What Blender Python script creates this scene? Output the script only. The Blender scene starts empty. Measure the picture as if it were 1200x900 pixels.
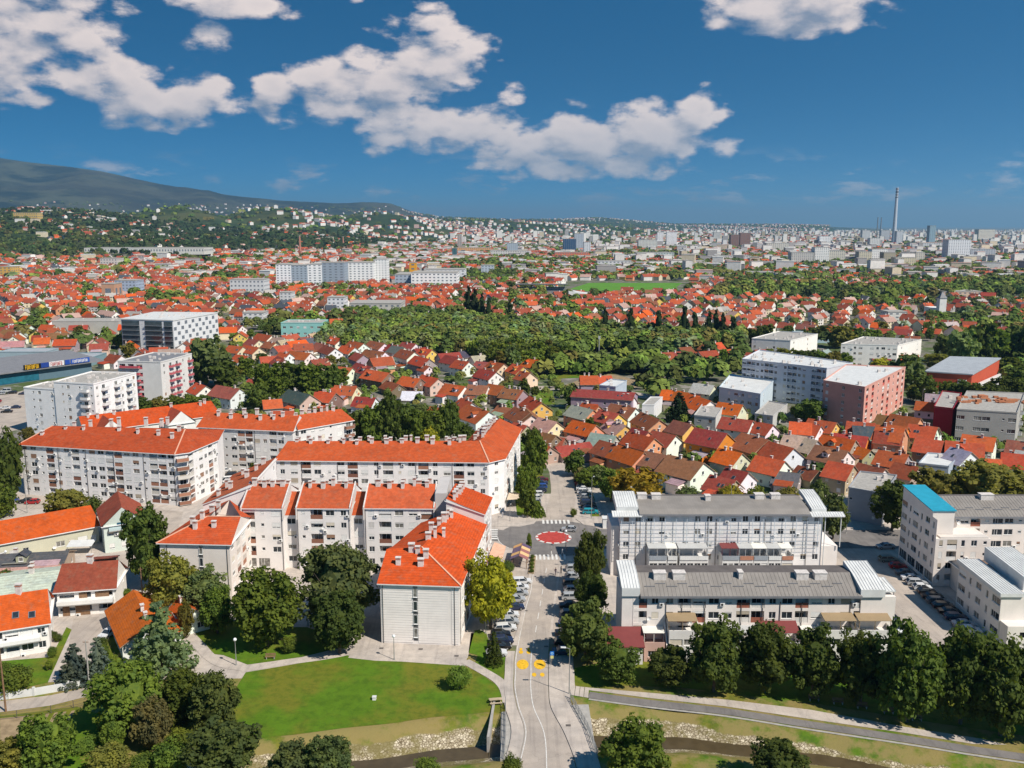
import bpy, bmesh, math, random
import numpy as np
from mathutils import Matrix, Vector
S = bpy.context.scene
COL = S.collection
rnd = random.Random(7)
# ------------------------------------------------------------------ camera, world, sun, exposure
CAMH, FPX, PITCH = 80.0, 1050.0, math.radians(10)
cam = bpy.data.cameras.new("camera"); camo = bpy.data.objects.new("camera", cam); COL.objects.link(camo)
cam.sensor_width = 36; cam.lens = 36*FPX/1200
cam.clip_start = 1; cam.clip_end = 90000
camo.location = (0, 0, CAMH); camo.rotation_euler = (math.pi/2-PITCH, 0, 0)
S.camera = camo
S.render.engine = 'CYCLES'
S.view_settings.view_transform = 'Standard'; S.view_settings.look = 'None'
S.view_settings.exposure = 0.38; S.view_settings.gamma = 1.0
S.cycles.max_bounces = 5; S.cycles.diffuse_bounces = 3; S.cycles.glossy_bounces = 2
S.cycles.transmission_bounces = 2; S.cycles.volume_bounces = 0; S.cycles.transparent_max_bounces = 4
SUNEL, = (math.radians(47),)
SUNDIR = Vector((0.785*math.cos(SUNEL), -0.62*math.cos(SUNEL), math.sin(SUNEL))).normalized()
sun = bpy.data.lights.new("sun", 'SUN'); sun.energy = 4.9; sun.angle = math.radians(0.6); sun.color = (1.0, 0.93, 0.83)
suno = bpy.data.objects.new("sun", sun); COL.objects.link(suno); suno.location = (60, -60, 300)
suno.rotation_euler = SUNDIR.to_track_quat('Z', 'Y').to_euler()

class NB:      # tiny node expression builder
    def __init__(s, nt): s.nt = nt; s.l = nt.links
    def n(s, t, **k):
        x = s.nt.nodes.new(t)
        for a, b in k.items(): setattr(x, a, b)
        return x
    def put(s, sock, v):
        if isinstance(v, bpy.types.NodeSocket): s.l.new(v, sock)
        elif v is not None: sock.default_value = v
    def m(s, op, a, b=None, c=None, clamp=False):
        x = s.n('ShaderNodeMath', operation=op); x.use_clamp = clamp
        s.put(x.inputs[0], a); s.put(x.inputs[1], b)
        if c is not None: s.put(x.inputs[2], c)
        return x.outputs[0]
    def vm(s, op, a, b=None):
        x = s.n('ShaderNodeVectorMath', operation=op); s.put(x.inputs[0], a); s.put(x.inputs[1], b)
        return x.outputs[0]
    def mix(s, f, a, b, mode='MIX'):
        x = s.n('ShaderNodeMix', data_type='RGBA', blend_type=mode); s.put(x.inputs[0], f)
        s.put(x.inputs[6], a if isinstance(a, bpy.types.NodeSocket) else (*a[:3], 1))
        s.put(x.inputs[7], b if isinstance(b, bpy.types.NodeSocket) else (*b[:3], 1))
        return x.outputs[2]
    def noise(s, vec, scale, detail=4, rough=.55):
        x = s.n('ShaderNodeTexNoise'); s.put(x.inputs['Vector'], vec)
        x.inputs['Scale'].default_value = scale; x.inputs['Detail'].default_value = detail
        x.inputs['Roughness'].default_value = rough
        return x.outputs[0]
    def step(s, v, a, b, lo=0., hi=1.):
        x = s.n('ShaderNodeMapRange', interpolation_type='SMOOTHSTEP'); s.put(x.inputs[0], v)
        x.inputs[1].default_value = a; x.inputs[2].default_value = b
        x.inputs[3].default_value = lo; x.inputs[4].default_value = hi
        return x.outputs[0]

W = bpy.data.worlds.new("World"); S.world = W; W.use_nodes = True
def build_world():
    nt = W.node_tree; nt.nodes.clear(); b = NB(nt)
    tc = b.n('ShaderNodeTexCoord'); d = tc.outputs['Generated']
    sp = b.n('ShaderNodeSeparateXYZ'); b.put(sp.inputs[0], d); x, y, z = sp.outputs
    sky = b.n('ShaderNodeTexSky'); sky.sky_type = 'NISHITA'; sky.sun_disc = False
    sky.sun_elevation = SUNEL; sky.sun_rotation = math.atan2(SUNDIR.x, SUNDIR.y)
    sky.air_density = 1.0; sky.dust_density = 0.3; sky.ozone_density = 2.5; sky.altitude = 200
    cv = b.n('ShaderNodeCombineXYZ'); b.put(cv.inputs[0], x); b.put(cv.inputs[1], y)
    b.put(cv.inputs[2], b.m('ADD', b.m('MULTIPLY', z, 3.4), .05))
    b.put(sky.inputs[0], b.vm('NORMALIZE', cv.outputs[0]))
    skyc = b.mix(1.0, sky.outputs[0], SKYTINT, 'MULTIPLY')
    # cloud field in azimuth / elevation of the view direction
    r = b.m('SQRT', b.m('ADD', b.m('MULTIPLY', x, x), b.m('MULTIPLY', y, y)))
    az = b.m('ARCTAN2', x, y); el = b.m('DIVIDE', z, r)
    def field(oa, oe):
        A = b.m('ADD', az, oa); E = b.m('ADD', el, oe)
        q = b.n('ShaderNodeCombineXYZ'); b.put(q.inputs[0], A); b.put(q.inputs[1], b.m('MULTIPLY', E, 1.9)); q.inputs[2].default_value = 3.1
        n1 = b.noise(q.outputs[0], 11.0, 8, .60)
        n2 = b.noise(q.outputs[0], 36.0, 5, .6)
        f = None
        for (u, v, ru, rv, w) in CLOUDS:
            a0 = math.atan((u-600)/1066.); e0 = (265-v)/1050.
            da = b.m('DIVIDE', b.m('SUBTRACT', A, a0), ru/1066.); de = b.m('DIVIDE', b.m('SUBTRACT', E, e0), rv/1050.)
            g = b.m('SUBTRACT', w, b.m('ADD', b.m('MULTIPLY', da, da), b.m('MULTIPLY', de, de)))
            f = g if f is None else b.m('MAXIMUM', f, g)
        f = b.m('MAXIMUM', f, -3.2)
        # beyond the frame: a scattered field of the same clouds
        out = b.m('MAXIMUM', b.step(b.m('ABSOLUTE', az), .56, .75), b.step(el, .30, .42))
        out = b.m('MAXIMUM', out, b.step(el, .0, -.01, 0, 0))
        q2 = b.noise(q.outputs[0], 2.3, 1, .5)
        f = b.m('MAXIMUM', f, b.m('SUBTRACT', b.m('MULTIPLY', out, b.m('MULTIPLY', b.m('SUBTRACT', q2, .42), 11.)), 3.2))
        nn = b.m('ADD', b.m('MULTIPLY', b.m('SUBTRACT', n1, .5), 3.1), b.m('MULTIPLY', b.m('SUBTRACT', n2, .5), 2.5))
        def bill(sc, w):
            vo = b.n('ShaderNodeTexVoronoi', feature='SMOOTH_F1'); vo.inputs['Smoothness'].default_value = .35; vo.inputs['Scale'].default_value = sc
            wv = b.n('ShaderNodeVectorMath', operation='SCALE'); nc = b.n('ShaderNodeTexNoise'); b.put(nc.inputs['Vector'], q.outputs[0]); nc.inputs['Scale'].default_value = sc*.8; nc.inputs['Detail'].default_value = 1
            b.put(wv.inputs[0], nc.outputs[1]); wv.inputs[3].default_value = 1.1/sc
            b.put(vo.inputs['Vector'], b.vm('ADD', q.outputs[0], wv.outputs[0])); return b.m('MULTIPLY', b.m('SUBTRACT', .42, vo.outputs[0]), w)
        nn = b.m('ADD', nn, bill(24., 2.1))
        return b.m('ADD', b.m('ADD', f, nn), .20)
    f0 = field(0., 0.)
    f1 = field(.011, .020)
    # small faint clouds low over the horizon
    dens = b.step(f0, -.35, .7)
    q3 = b.n('ShaderNodeCombineXYZ'); b.put(q3.inputs[0], az); b.put(q3.inputs[1], b.m('MULTIPLY', el, 3.)); q3.inputs[2].default_value = 8.4
    lo = b.step(b.noise(q3.outputs[0], 15., 5, .6), .52, .68)
    lo = b.m('MULTIPLY', lo, b.m('MULTIPLY', b.step(el, .005, .03), b.step(el, .05, .085, 1, 0)))
    lo = b.m('MULTIPLY', lo, .6)
    rel = b.step(b.m('SUBTRACT', f0, f1), -1.6, 1.3)
    thick = b.step(f0, .2, 2.4)
    lit = b.m('SUBTRACT', rel, b.m('MULTIPLY', thick, .22), clamp=True)
    cc = b.mix(lit, CLOUD_DARK, CLOUD_LIT)
    cc = b.mix(b.step(el, .03, .16, .35, 0), cc, (0.36, 0.42, 0.50))
    k = 1.0/SKYSTR
    cs = b.n('ShaderNodeVectorMath', operation='SCALE'); b.put(cs.inputs[0], cc); cs.inputs[3].default_value = k
    dens = b.m('MAXIMUM', b.m('MULTIPLY', dens, .96), lo)
    dens = b.m('MULTIPLY', dens, b.step(el, .0, .01))
    col = b.mix(dens, skyc, cs.outputs[0])
    bg = b.n('ShaderNodeBackground'); b.put(bg.inputs[0], col); bg.inputs[1].default_value = SKYSTR
    o = b.n('ShaderNodeOutputWorld'); b.l.new(bg.outputs[0], o.inputs[0])
SKYSTR = 0.08
HAZE = 5.2e-5
SKYTINT = (0.0, 0.69, 0.97)
CLOUD_LIT = (0.76, 0.65, 0.60); CLOUD_DARK = (0.19, 0.23, 0.31)
CLOUDS = [(40,40,88,62,1.0),(110,78,54,32,.85),(20,100,80,42,1.0),(150,112,46,30,1.0),(20,145,22,12,.5),(175,140,42,22,.95),(245,135,52,26,1.1),(285,30,62,17,1.0),(238,34,26,18,.6),
 (262,72,34,24,.35),(335,132,32,24,1.05),(385,118,54,34,1.15),(450,105,52,30,1.0),(515,72,58,38,1.1),(604,115,24,14,.7),(500,150,70,30,1.0),(560,165,70,26,1.0),(645,180,62,34,1.05),(700,165,80,32,1.05),
 (760,165,78,36,1.1),(810,145,40,26,.9),(720,198,70,18,.8),(915,26,76,34,1.35),(960,15,36,24,1.2),(905,4,40,16,1.0),(395,2,34,9,.6),(425,20,14,7,.3)]
build_world()
try: W.cycles.sampling_method = 'MANUAL'; W.cycles.sample_map_resolution = 512
except Exception: pass

# ------------------------------------------------------------------ geometry helpers
CP, SP = math.cos(PITCH), math.sin(PITCH)
def G(u, v, z=0.):            # ground point (at height z) seen at photo position u, v
    a = (u-600)/FPX; b = (450-v)/FPX
    dy = CP+b*SP; dz = -SP+b*CP; t = (z-CAMH)/dz
    return (a*t, dy*t)
def PX(x, y, z=0.):
    dz = z-CAMH; zc = y*CP-dz*SP
    return (600+FPX*x/zc, 450-FPX*(y*SP+dz*CP)/zc)
def smooth(a, b, x):
    t = min(1., max(0., (x-a)/(b-a))); return t*t*(3-2*t)

class MB:
    def __init__(s): s.v = []; s.f = []; s.m = []
    def face(s, pts, m=0):
        i = len(s.v); s.v += [tuple(p) for p in pts]; s.f.append(tuple(range(i, i+len(pts)))); s.m.append(m)
    def box(s, x0, x1, y0, y1, z0, z1, m=0, bottom=True, mt=None):
        i = len(s.v)
        s.v += [(x0,y0,z0),(x1,y0,z0),(x1,y1,z0),(x0,y1,z0),(x0,y0,z1),(x1,y0,z1),(x1,y1,z1),(x0,y1,z1)]
        fs = [(0,1,5,4),(1,2,6,5),(2,3,7,6),(3,0,4,7),(4,5,6,7)]
        if bottom: fs.append((3,2,1,0))
        for k, f in enumerate(fs):
            s.f.append(tuple(i+q for q in f)); s.m.append(m if (mt is None or k != 4) else mt)
    def prism(s, poly, z0, z1, m=0, mt=None, bottom=True):
        n = len(poly); i = len(s.v)
        zz0 = z0 if hasattr(z0, '__len__') else [z0]*n; zz1 = z1 if hasattr(z1, '__len__') else [z1]*n
        s.v += [(p[0], p[1], zz0[k]) for k, p in enumerate(poly)]+[(p[0], p[1], zz1[k]) for k, p in enumerate(poly)]
        for k in range(n): s.f.append((i+k, i+(k+1) % n, i+n+(k+1) % n, i+n+k)); s.m.append(m)
        s.f.append(tuple(i+n+k for k in range(n))); s.m.append(m if mt is None else mt)
        if bottom: s.f.append(tuple(i+n-1-k for k in range(n))); s.m.append(m)
    def bar(s, a, b, w, h, m=0):      # a box beam from a to b
        a = Vector(a); b = Vector(b); d = (b-a).normalized()
        up = Vector((0,0,1)) if abs(d.z) < .95 else Vector((0,1,0))
        r = d.cross(up).normalized(); u = r.cross(d).normalized(); i = len(s.v)
        for c in (a, b):
            for sx, sy in ((-1,-1),(1,-1),(1,1),(-1,1)): s.v.append(tuple(c+r*(sx*w/2)+u*(sy*h/2)))
        for f in ((0,1,5,4),(1,2,6,5),(2,3,7,6),(3,0,4,7),(4,5,6,7),(3,2,1,0)): s.f.append(tuple(i+q for q in f)); s.m.append(m)
    def tube(s, a, b, r0, r1, n=8, m=0, cap=True):
        a = Vector(a); b = Vector(b); d = (b-a).normalized()
        up = Vector((0,0,1)) if abs(d.z) < .95 else Vector((0,1,0))
        r = d.cross(up).normalized(); u = r.cross(d).normalized(); i = len(s.v)
        for c, q in ((a, r0), (b, r1)):
            for k in range(n):
                t = 2*math.pi*k/n; s.v.append(tuple(c+(r*math.cos(t)+u*math.sin(t))*q))
        for k in range(n): s.f.append((i+k, i+(k+1) % n, i+n+(k+1) % n, i+n+k)); s.m.append(m)
        if cap: s.f.append(tuple(i+n+k for k in range(n))); s.m.append(m); s.f.append(tuple(i+n-1-k for k in range(n))); s.m.append(m)
    def mesh(s, name, mats):
        me = bpy.data.meshes.new(name); me.from_pydata(s.v, [], s.f)
        for q in (mats if isinstance(mats, (list, tuple)) else [mats]): me.materials.append(q)
        if any(s.m): me.polygons.foreach_set('material_index', s.m)
        me.update(); return me
def ob(name, data, parent=None, loc=(0,0,0), rz=0., color=None, kind=None, scale=None):
    o = bpy.data.objects.new(name, data); COL.objects.link(o)
    o.location = loc
    if rz: o.rotation_euler = (0, 0, rz)
    if scale is not None: o.scale = scale if hasattr(scale, '__len__') else (scale,)*3
    if parent is not None: o.parent = parent
    if color is not None: o.color = (*color[:3], 1)
    if kind: o['kind'] = kind
    return o
def bigmesh(name, V, F, mats, colors=None, smoothf=False):     # V (n,3), F (m,3 or 4) numpy; colours per face
    V = np.asarray(V, dtype=np.float32); F = np.asarray(F, dtype=np.int32); k = F.shape[1]
    me = bpy.data.meshes.new(name); me.vertices.add(len(V)); me.vertices.foreach_set('co', V.ravel())
    me.loops.add(F.size); me.loops.foreach_set('vertex_index', F.ravel())
    me.polygons.add(len(F)); me.polygons.foreach_set('loop_start', np.arange(0, F.size, k, dtype=np.int32))
    try: me.polygons.foreach_set('loop_total', np.full(len(F), k, dtype=np.int32))
    except Exception: pass
    for q in (mats if isinstance(mats, (list, tuple)) else [mats]): me.materials.append(q)
    if colors is not None:
        at = me.attributes.new('Col', 'FLOAT_COLOR', 'FACE'); c = np.ones((len(F), 4), dtype=np.float32); c[:, :3] = colors
        at.data.foreach_set('color', c.ravel())
    me.update(calc_edges=True)
    if not smoothf: me.shade_flat()
    if smoothf: me.polygons.foreach_set('use_smooth', np.ones(len(F), dtype=bool))
    return me
# things and their labels: things with the same words are told apart at the end of the script
REG = []
def thing(name, desc, cat, loc, rz=0., zone=None, group=None, data=None, color=None, scale=None, final=None):
    o = ob(name, data, None, loc, rz, color, None, scale)
    o['category'] = cat
    if group: o['group'] = group
    if final: o['label'] = final
    else: REG.append((o, desc, zone))
    return o
def struct(name, me): return ob(name, me, kind='structure')
def copy_tree(o, parent=None):
    c = o.copy(); COL.objects.link(c); c.parent = parent
    for ch in CH.get(o.name, ()): copy_tree(ch, c)
    return c
CH = {}

# ------------------------------------------------------------------ materials
MATS = {}
def lin(r, g, b):
    f = lambda c: (c/255/12.92) if c/255 <= .04045 else ((c/255+.055)/1.055)**2.4
    return (f(r), f(g), f(b))
def mat(name, col=(.5,.5,.5), rough=.8, var=.12, scale=.6, spec=.12, metal=0., objcol=False, kind=None, bump=0.):
    if name in MATS: return MATS[name]
    m = bpy.data.materials.new(name); m.use_nodes = True; nt = m.node_tree; nt.nodes.clear(); b = NB(nt)
    o = b.n('ShaderNodeOutputMaterial'); p = b.n('ShaderNodeBsdfPrincipled'); b.l.new(p.outputs[0], o.inputs[0])
    tc = b.n('ShaderNodeTexCoord'); oc = tc.outputs['Object']; geo = b.n('ShaderNodeNewGeometry'); wp = geo.outputs['Position']
    base = (*col, 1)
    if objcol: oi = b.n('ShaderNodeObjectInfo'); base = oi.outputs['Color']
    n = b.noise(wp, scale, 5, .6)
    c = b.mix(b.step(n, .35, .65), b.mix(1., base, (1-var,)*3, 'MULTIPLY'), b.mix(1., base, (1+var*.6,)*3, 'MULTIPLY'))
    if kind == 'plaster':     # rain streaks
        mp = b.n('ShaderNodeMapping'); b.put(mp.inputs[0], wp); mp.inputs[3].default_value = (2.2, 2.2, .12)
        n2 = b.noise(mp.outputs[0], 1., 4, .6)
        c = b.mix(b.step(n2, .55, .8, 0, .10), c, (.34, .31, .28))
        # joints of the wall panels
    if kind == 'tile':
        wv = b.n('ShaderNodeTexWave', wave_type='BANDS', bands_direction='Z'); b.put(wv.inputs[0], wp)
        wv.inputs['Scale'].default_value = 1.45; wv.inputs['Distortion'].default_value = 1.2; wv.inputs['Detail'].default_value = 2
        c = b.mix(b.m('MULTIPLY', wv.outputs[1], .34), c, b.mix(1., c, (.55, .5, .5), 'MULTIPLY'))
        n2 = b.noise(wp, 5.5, 3, .7); c = b.mix(b.step(n2, .5, .75, 0, .35), c, b.mix(1., c, (.62, .58, .55), 'MULTIPLY'))
        n3 = b.noise(wp, .22, 5, .65); c = b.mix(b.step(n3, .46, .68, 0, .42), c, b.mix(1., c, (.55, .62, .8), 'MULTIPLY')); mq = b.n('ShaderNodeMapping'); b.put(mq.inputs[0], wp); mq.inputs[3].default_value = (.8, .8, .1); c = b.mix(b.step(b.noise(mq.outputs[0], 1., 4, .7), .5, .7, 0, .3), c, (.22, .15, .10))
        oi = b.n('ShaderNodeObjectInfo'); hs = b.n('ShaderNodeHueSaturation'); b.put(hs.inputs['Color'], c)
        b.put(hs.inputs['Value'], b.m('ADD', b.m('MULTIPLY', oi.outputs['Random'], .3), .85)); c = hs.outputs[0]
        bump = .4
    if kind == 'seam':
        wv = b.n('ShaderNodeTexWave', wave_type='BANDS', bands_direction='X'); b.put(wv.inputs[0], wp)
        wv.inputs['Scale'].default_value = .5; c = b.mix(b.step(wv.outputs[1], .75, 1., 0, .1), c, (.12, .11, .1))
    if kind == 'leaf':
        oi = b.n('ShaderNodeObjectInfo')
        nn = b.noise(wp, .55, 4, .6); n5 = b.noise(wp, 3.2, 3, .6)
        c = b.mix(b.step(nn, .3, .7), b.mix(1., base, (.78, .84, .85), 'MULTIPLY'), b.mix(1., base, (1.5, 1.35, .9), 'MULTIPLY'))
        c = b.mix(b.step(n5, .35, .7, 0, .3), c, b.mix(1., c, (.55, .6, .5), 'MULTIPLY'))
        hs = b.n('ShaderNodeHueSaturation'); b.put(hs.inputs['Color'], c)
        b.put(hs.inputs['Hue'], b.m('ADD', b.m('MULTIPLY', oi.outputs['Random'], .03), .485))
        b.put(hs.inputs['Value'], b.m('ADD', b.m('MULTIPLY', oi.outputs['Random'], .5), .75)); c = hs.outputs[0]
        tr = b.n('ShaderNodeBsdfTranslucent'); b.put(tr.inputs[0], b.mix(1., c, (1.3, 1.35, .5), 'MULTIPLY'))
        ms = b.n('ShaderNodeMixShader'); ms.inputs[0].default_value = .42
        b.l.new(p.outputs[0], ms.inputs[1]); b.l.new(tr.outputs[0], ms.inputs[2]); b.l.new(ms.outputs[0], o.inputs[0])
    if kind == 'attr':
        at = b.n('ShaderNodeAttribute'); at.attribute_name = 'Col'
        c = b.mix(b.step(n, .3, .7), b.mix(1., at.outputs[0], (1-var,)*3, 'MULTIPLY'), at.outputs[0])
    if kind == 'asphalt':
        c = b.mix(b.step(b.noise(wp, .12, 4, .6), .4, .65, 0, .6), c, b.mix(1., c, (.72, .74, .78), 'MULTIPLY'))
        c = b.mix(b.step(b.noise(wp, 7., 3, .7), .4, .7, 0, .35), c, b.mix(1., c, (1.35, 1.3, 1.25), 'MULTIPLY'))
        mp = b.n('ShaderNodeMapping'); b.put(mp.inputs[0], wp); mp.inputs[3].default_value = (1.1, .045, 1.); mp.inputs[2].default_value = (0, 0, .1)
        c = b.mix(b.step(b.noise(mp.outputs[0], 1., 4, .6), .48, .68, 0, .45), c, b.mix(1., c, (.66, .66, .68), 'MULTIPLY'))
        vo = b.n('ShaderNodeTexVoronoi', feature='DISTANCE_TO_EDGE'); nw = b.n('ShaderNodeTexNoise'); b.put(nw.inputs['Vector'], wp); nw.inputs['Scale'].default_value = .8
        b.put(vo.inputs['Vector'], b.vm('ADD', wp, nw.outputs[1])); vo.inputs['Scale'].default_value = .14
        c = b.mix(b.step(vo.outputs[0], .004, .008, .22, 0), c, b.mix(1., c, (.4, .4, .4), 'MULTIPLY'))
    if kind == 'grass':
        c = b.mix(b.step(b.noise(wp, .09, 5, .6), .42, .62), c, (.15, .15, .018))
        c = b.mix(b.step(b.noise(wp, .55, 6, .7), .42, .66, 0, .55), c, (.040, .085, .008))
        c = b.mix(b.step(b.noise(wp, 4.5, 4, .7), .5, .72, 0, .5), c, (.12, .17, .015))
        bump = .5
    if kind == 'cobble':
        vo = b.n('ShaderNodeTexVoronoi', feature='DISTANCE_TO_EDGE'); b.put(vo.inputs['Vector'], wp); vo.inputs['Scale'].default_value = 1.7
        c = b.mix(b.step(vo.outputs[0], .02, .12), (.10, .075, .045), c)
        c = b.mix(b.step(b.noise(wp, .45, 5, .65), .5, .62, 0, .9), c, (.12, .10, .04))
        bump = 1.
    b.put(p.inputs['Base Color'], c)
    p.inputs['Roughness'].default_value = rough; p.inputs['Metallic'].default_value = metal
    p.inputs['Specular IOR Level'].default_value = spec
    if bump:
        bp = b.n('ShaderNodeBump'); bp.inputs['Strength'].default_value = bump; bp.inputs['Distance'].default_value = .12
        b.put(bp.inputs['Height'], b.noise(wp, 3.5, 4, .7)); b.l.new(bp.outputs[0], p.inputs['Normal'])
    MATS[name] = m; return m
M_WALL = mat('plaster_wall', rough=.9, var=.05, scale=.35, objcol=True, kind='plaster')
M_TILE = mat('roof_tiles', rough=.85, var=.14, scale=1.1, objcol=True, kind='tile')
M_PAINT = mat('painted_metal', rough=.45, var=.05, objcol=True)
M_WHITE = mat('white_frame', (.74, .73, .71), .5, .05)
M_SHUT = mat('shutter_slats', rough=.6, var=.06, scale=3, objcol=True)
M_CURT = mat('curtained_glass', (.20,.19,.17), .35, .5, 1.2, spec=.5)
M_GLASS = mat('window_glass', (.025, .032, .04), .12, .3, 1.5, spec=.6)
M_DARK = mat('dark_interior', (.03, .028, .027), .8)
M_CONC = mat('concrete', (.36, .34, .31), .9, .15, .8)
M_STONEPALE = mat('pale_paving', (.47, .41, .355), .9, .10, .5, kind='asphalt')
M_ROAD = mat('road_asphalt', (.415, .355, .30), .9, .08, .3, kind='asphalt')
M_ASPH = mat('dark_asphalt', (.19, .175, .165), .9, .10, .4, kind='asphalt')
M_GRASS = mat('grass', (.085, .165, .010), .95, .1, .2, kind='grass')
M_SEAM = mat('seamed_metal_roof', (.245, .222, .20), .6, .10, .3, kind='seam')
M_METW = mat('pale_metal_roof', (.62, .62, .60), .5, .08, .4)
M_LEAF = mat('leaves', rough=.75, objcol=True, kind='leaf', spec=.15)
M_BARK = mat('bark', (.13, .10, .075), .95, .25, 3)
M_ATTR = mat('town_surfaces', rough=.85, var=.15, scale=.3, kind='attr')
M_LEAFA = mat('far_foliage', rough=.9, var=.45, scale=.15, kind='attr', spec=.1)
M_COB = mat('cobble_bank', (.50, .43, .30), .9, .2, 1., kind='cobble')
M_POST = mat('galvanised_post', (.36, .36, .35), .45, .05, metal=.5)
M_PAINTW = mat('road_paint_white', (.66, .64, .60), .7, .2, 3)
M_PAINTY = mat('road_paint_yellow', (.72, .42, .03), .7, .2, 2)
M_RED = mat('red_paving', (.42, .06, .05), .8, .15, 1.)
M_SOIL = mat('garden_soil', (.30, .22, .13), .95, .25, .5)
M_WOOD = mat('weathered_wood', (.22, .13, .075), .8, .2, 2)
M_TYRE = mat('tyre_rubber', (.018, .018, .018), .8)
M_GLOBE = mat('lamp_glass', (.75, .76, .76), .3, .03)
M_SKIN = mat('skin', (.52, .30, .21), .6, .05)
M_CLOTH = mat('clothing', rough=.9, objcol=True)
# ------------------------------------------------------------------ building kit
MESHES = {}
def cached(key, fn):
    if key not in MESHES: MESHES[key] = fn()
    return MESHES[key]
def m_frame(w, h):
    b = MB(); t = .07
    b.box(-w/2, w/2, -.02, .06, 0, t); b.box(-w/2, w/2, -.02, .06, h-t, h)
    b.box(-w/2, -w/2+t, -.02, .06, t, h-t); b.box(w/2-t, w/2, -.02, .06, t, h-t)
    if w > 1.0: b.box(-.035, .035, -.02, .06, t, h-t)
    if w > 2.1: b.box(-w/4-.03, -w/4+.03, -.02, .06, t, h-t)
    b.box(-w/2-.05, w/2+.05, -.16, 0, -.07, -.005)
    return b.mesh('window_frame', M_WHITE)
def m_pane(w, h, cu=0):
    b = MB(); b.box(-w/2+.07, w/2-.07, .02, .04, .07, h-.07); return b.mesh('window_pane', M_CURT if cu else M_GLASS)
def m_shut(w, h, f):
    b = MB(); z0 = h*(1-f)+.01; b.box(-w/2+.04, w/2-.04, -.07, -.03, z0, h-.002)
    n = max(2, int(f*h/.22))
    for k in range(n):
        z = z0+(k+.5)*(h*f-.02)/n; b.box(-w/2+.05, w/2-.05, -.085, -.07, z-.035, z+.035, bottom=True)
    return b.mesh('roller_shutter', M_SHUT)
SHUTC = [(.70,.69,.66)]*7+[(.55,.53,.50),(.42,.36,.28),(.30,.18,.12),(.62,.56,.46)]
def window(parent, x, y, z, ang, w, h, r, shut=.7, name='window', depth=.10):
    nx, ny = math.sin(ang), -math.cos(ang)
    o = ob(name, cached(('f', w, h), lambda: m_frame(w, h)), parent, (x-nx*depth, y-ny*depth, z), ang)
    cu = r.random() < .3; ob('pane', cached(('p', w, h, cu), lambda: m_pane(w, h, cu)), o)
    if r.random() < shut:
        f = r.choice((.25, .4, .6, .8, 1., 1., 1.))
        ob('shutter', cached(('s', w, h, f), lambda: m_shut(w, h, f)), o, color=r.choice(SHUTC))
    return o
def m_parapet(w, d, hgt):           # balcony: slab, parapet on the front and the two sides
    b = MB(); b.box(-w/2, w/2, -d, .0, -.16, 0, 1)
    b.box(-w/2, w/2, -d, -d+.08, 0, hgt); b.box(-w/2, -w/2+.08, -d+.08, 0, 0, hgt); b.box(w/2-.08, w/2, -d+.08, 0, 0, hgt)
    b.box(-w/2-.02, w/2+.02, -d-.02, -d+.1, hgt, hgt+.05, 1)
    return b.mesh('balcony_parapet', [M_PAINT, M_CONC])
def m_panel(w, hgt):
    b = MB(); b.box(-w/2, w/2, -.03, .05, .02, hgt); b.box(-w/2, w/2, -.05, .07, hgt, hgt+.06, 0)
    for k in range(int(w/.5)): b.box(-w/2+.25+k*.5-.02, -w/2+.25+k*.5+.02, -.045, -.03, .02, hgt)
    return b.mesh('loggia_parapet', M_PAINT)
def m_ac():
    b = MB(); b.box(-.42, .42, -.38, -.08, 0, .62); b.box(-.36, .36, -.08, 0, .05, .12, 1)
    b.tube((-.08,-.38,.31), (-.08,-.40,.31), .24, .24, 10, 1); return b.mesh('ac_unit', [M_WHITE, M_DARK])
def m_dish():
    b = MB(); n = 10; c = (0, -.35, 0)
    for k in range(n):
        a0, a1 = 2*math.pi*k/n, 2*math.pi*(k+1)/n
        p = lambda a, r, y: (math.cos(a)*r, y, math.sin(a)*r)
        b.face([p(a0,.45,-.50), p(a1,.45,-.50), p(a1,.2,-.38), p(a0,.2,-.38)]); b.face([p(a0,.2,-.38), p(a1,.2,-.38), c])
        b.face([p(a1,.45,-.52), p(a0,.45,-.52), c])
    b.bar((0,0,0), (0,-.36,0), .05, .05); b.bar((0,-.36,-.4), (0,-.85,0), .03, .03); b.box(-.05, .05, -.9, -.8, -.05, .07)
    return b.mesh('dish', M_WHITE)
def m_chimney(w=.95, d=.7, h=1.7):
    b = MB(); b.box(-w/2, w/2, -d/2, d/2, -1.2, h*.72); b.box(-w/2-.08, w/2+.08, -d/2-.08, d/2+.08, h*.72, h*.78, 1)
    for sx in (-1, 1):
        for sy in (-1, 1): b.box(sx*w*.38-.08, sx*w*.38+.08, sy*d*.36-.08, sy*d*.36+.08, h*.78, h*.9)
    b.box(-w/2-.1, w/2+.1, -d/2-.1, d/2+.1, h*.9, h)
    return b.mesh('chimney', [M_CONCW, M_BRICKC])
M_CONCW = mat('chimney_plaster', (.62, .57, .53), .9, .15, 2)
M_BRICKC = mat('chimney_band', (.42, .19, .13), .9, .15, 2)
def m_pipe(h):
    b = MB(); b.tube((0,-.1,0), (0,-.1,h), .06, .06, 6); b.box(-.09, .09, -.19, -.01, h-.25, h-.02); return b.mesh('downpipe', M_PIPE)
M_PIPE = mat('downpipe_metal', (.12, .105, .095), .6, .05)

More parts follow.
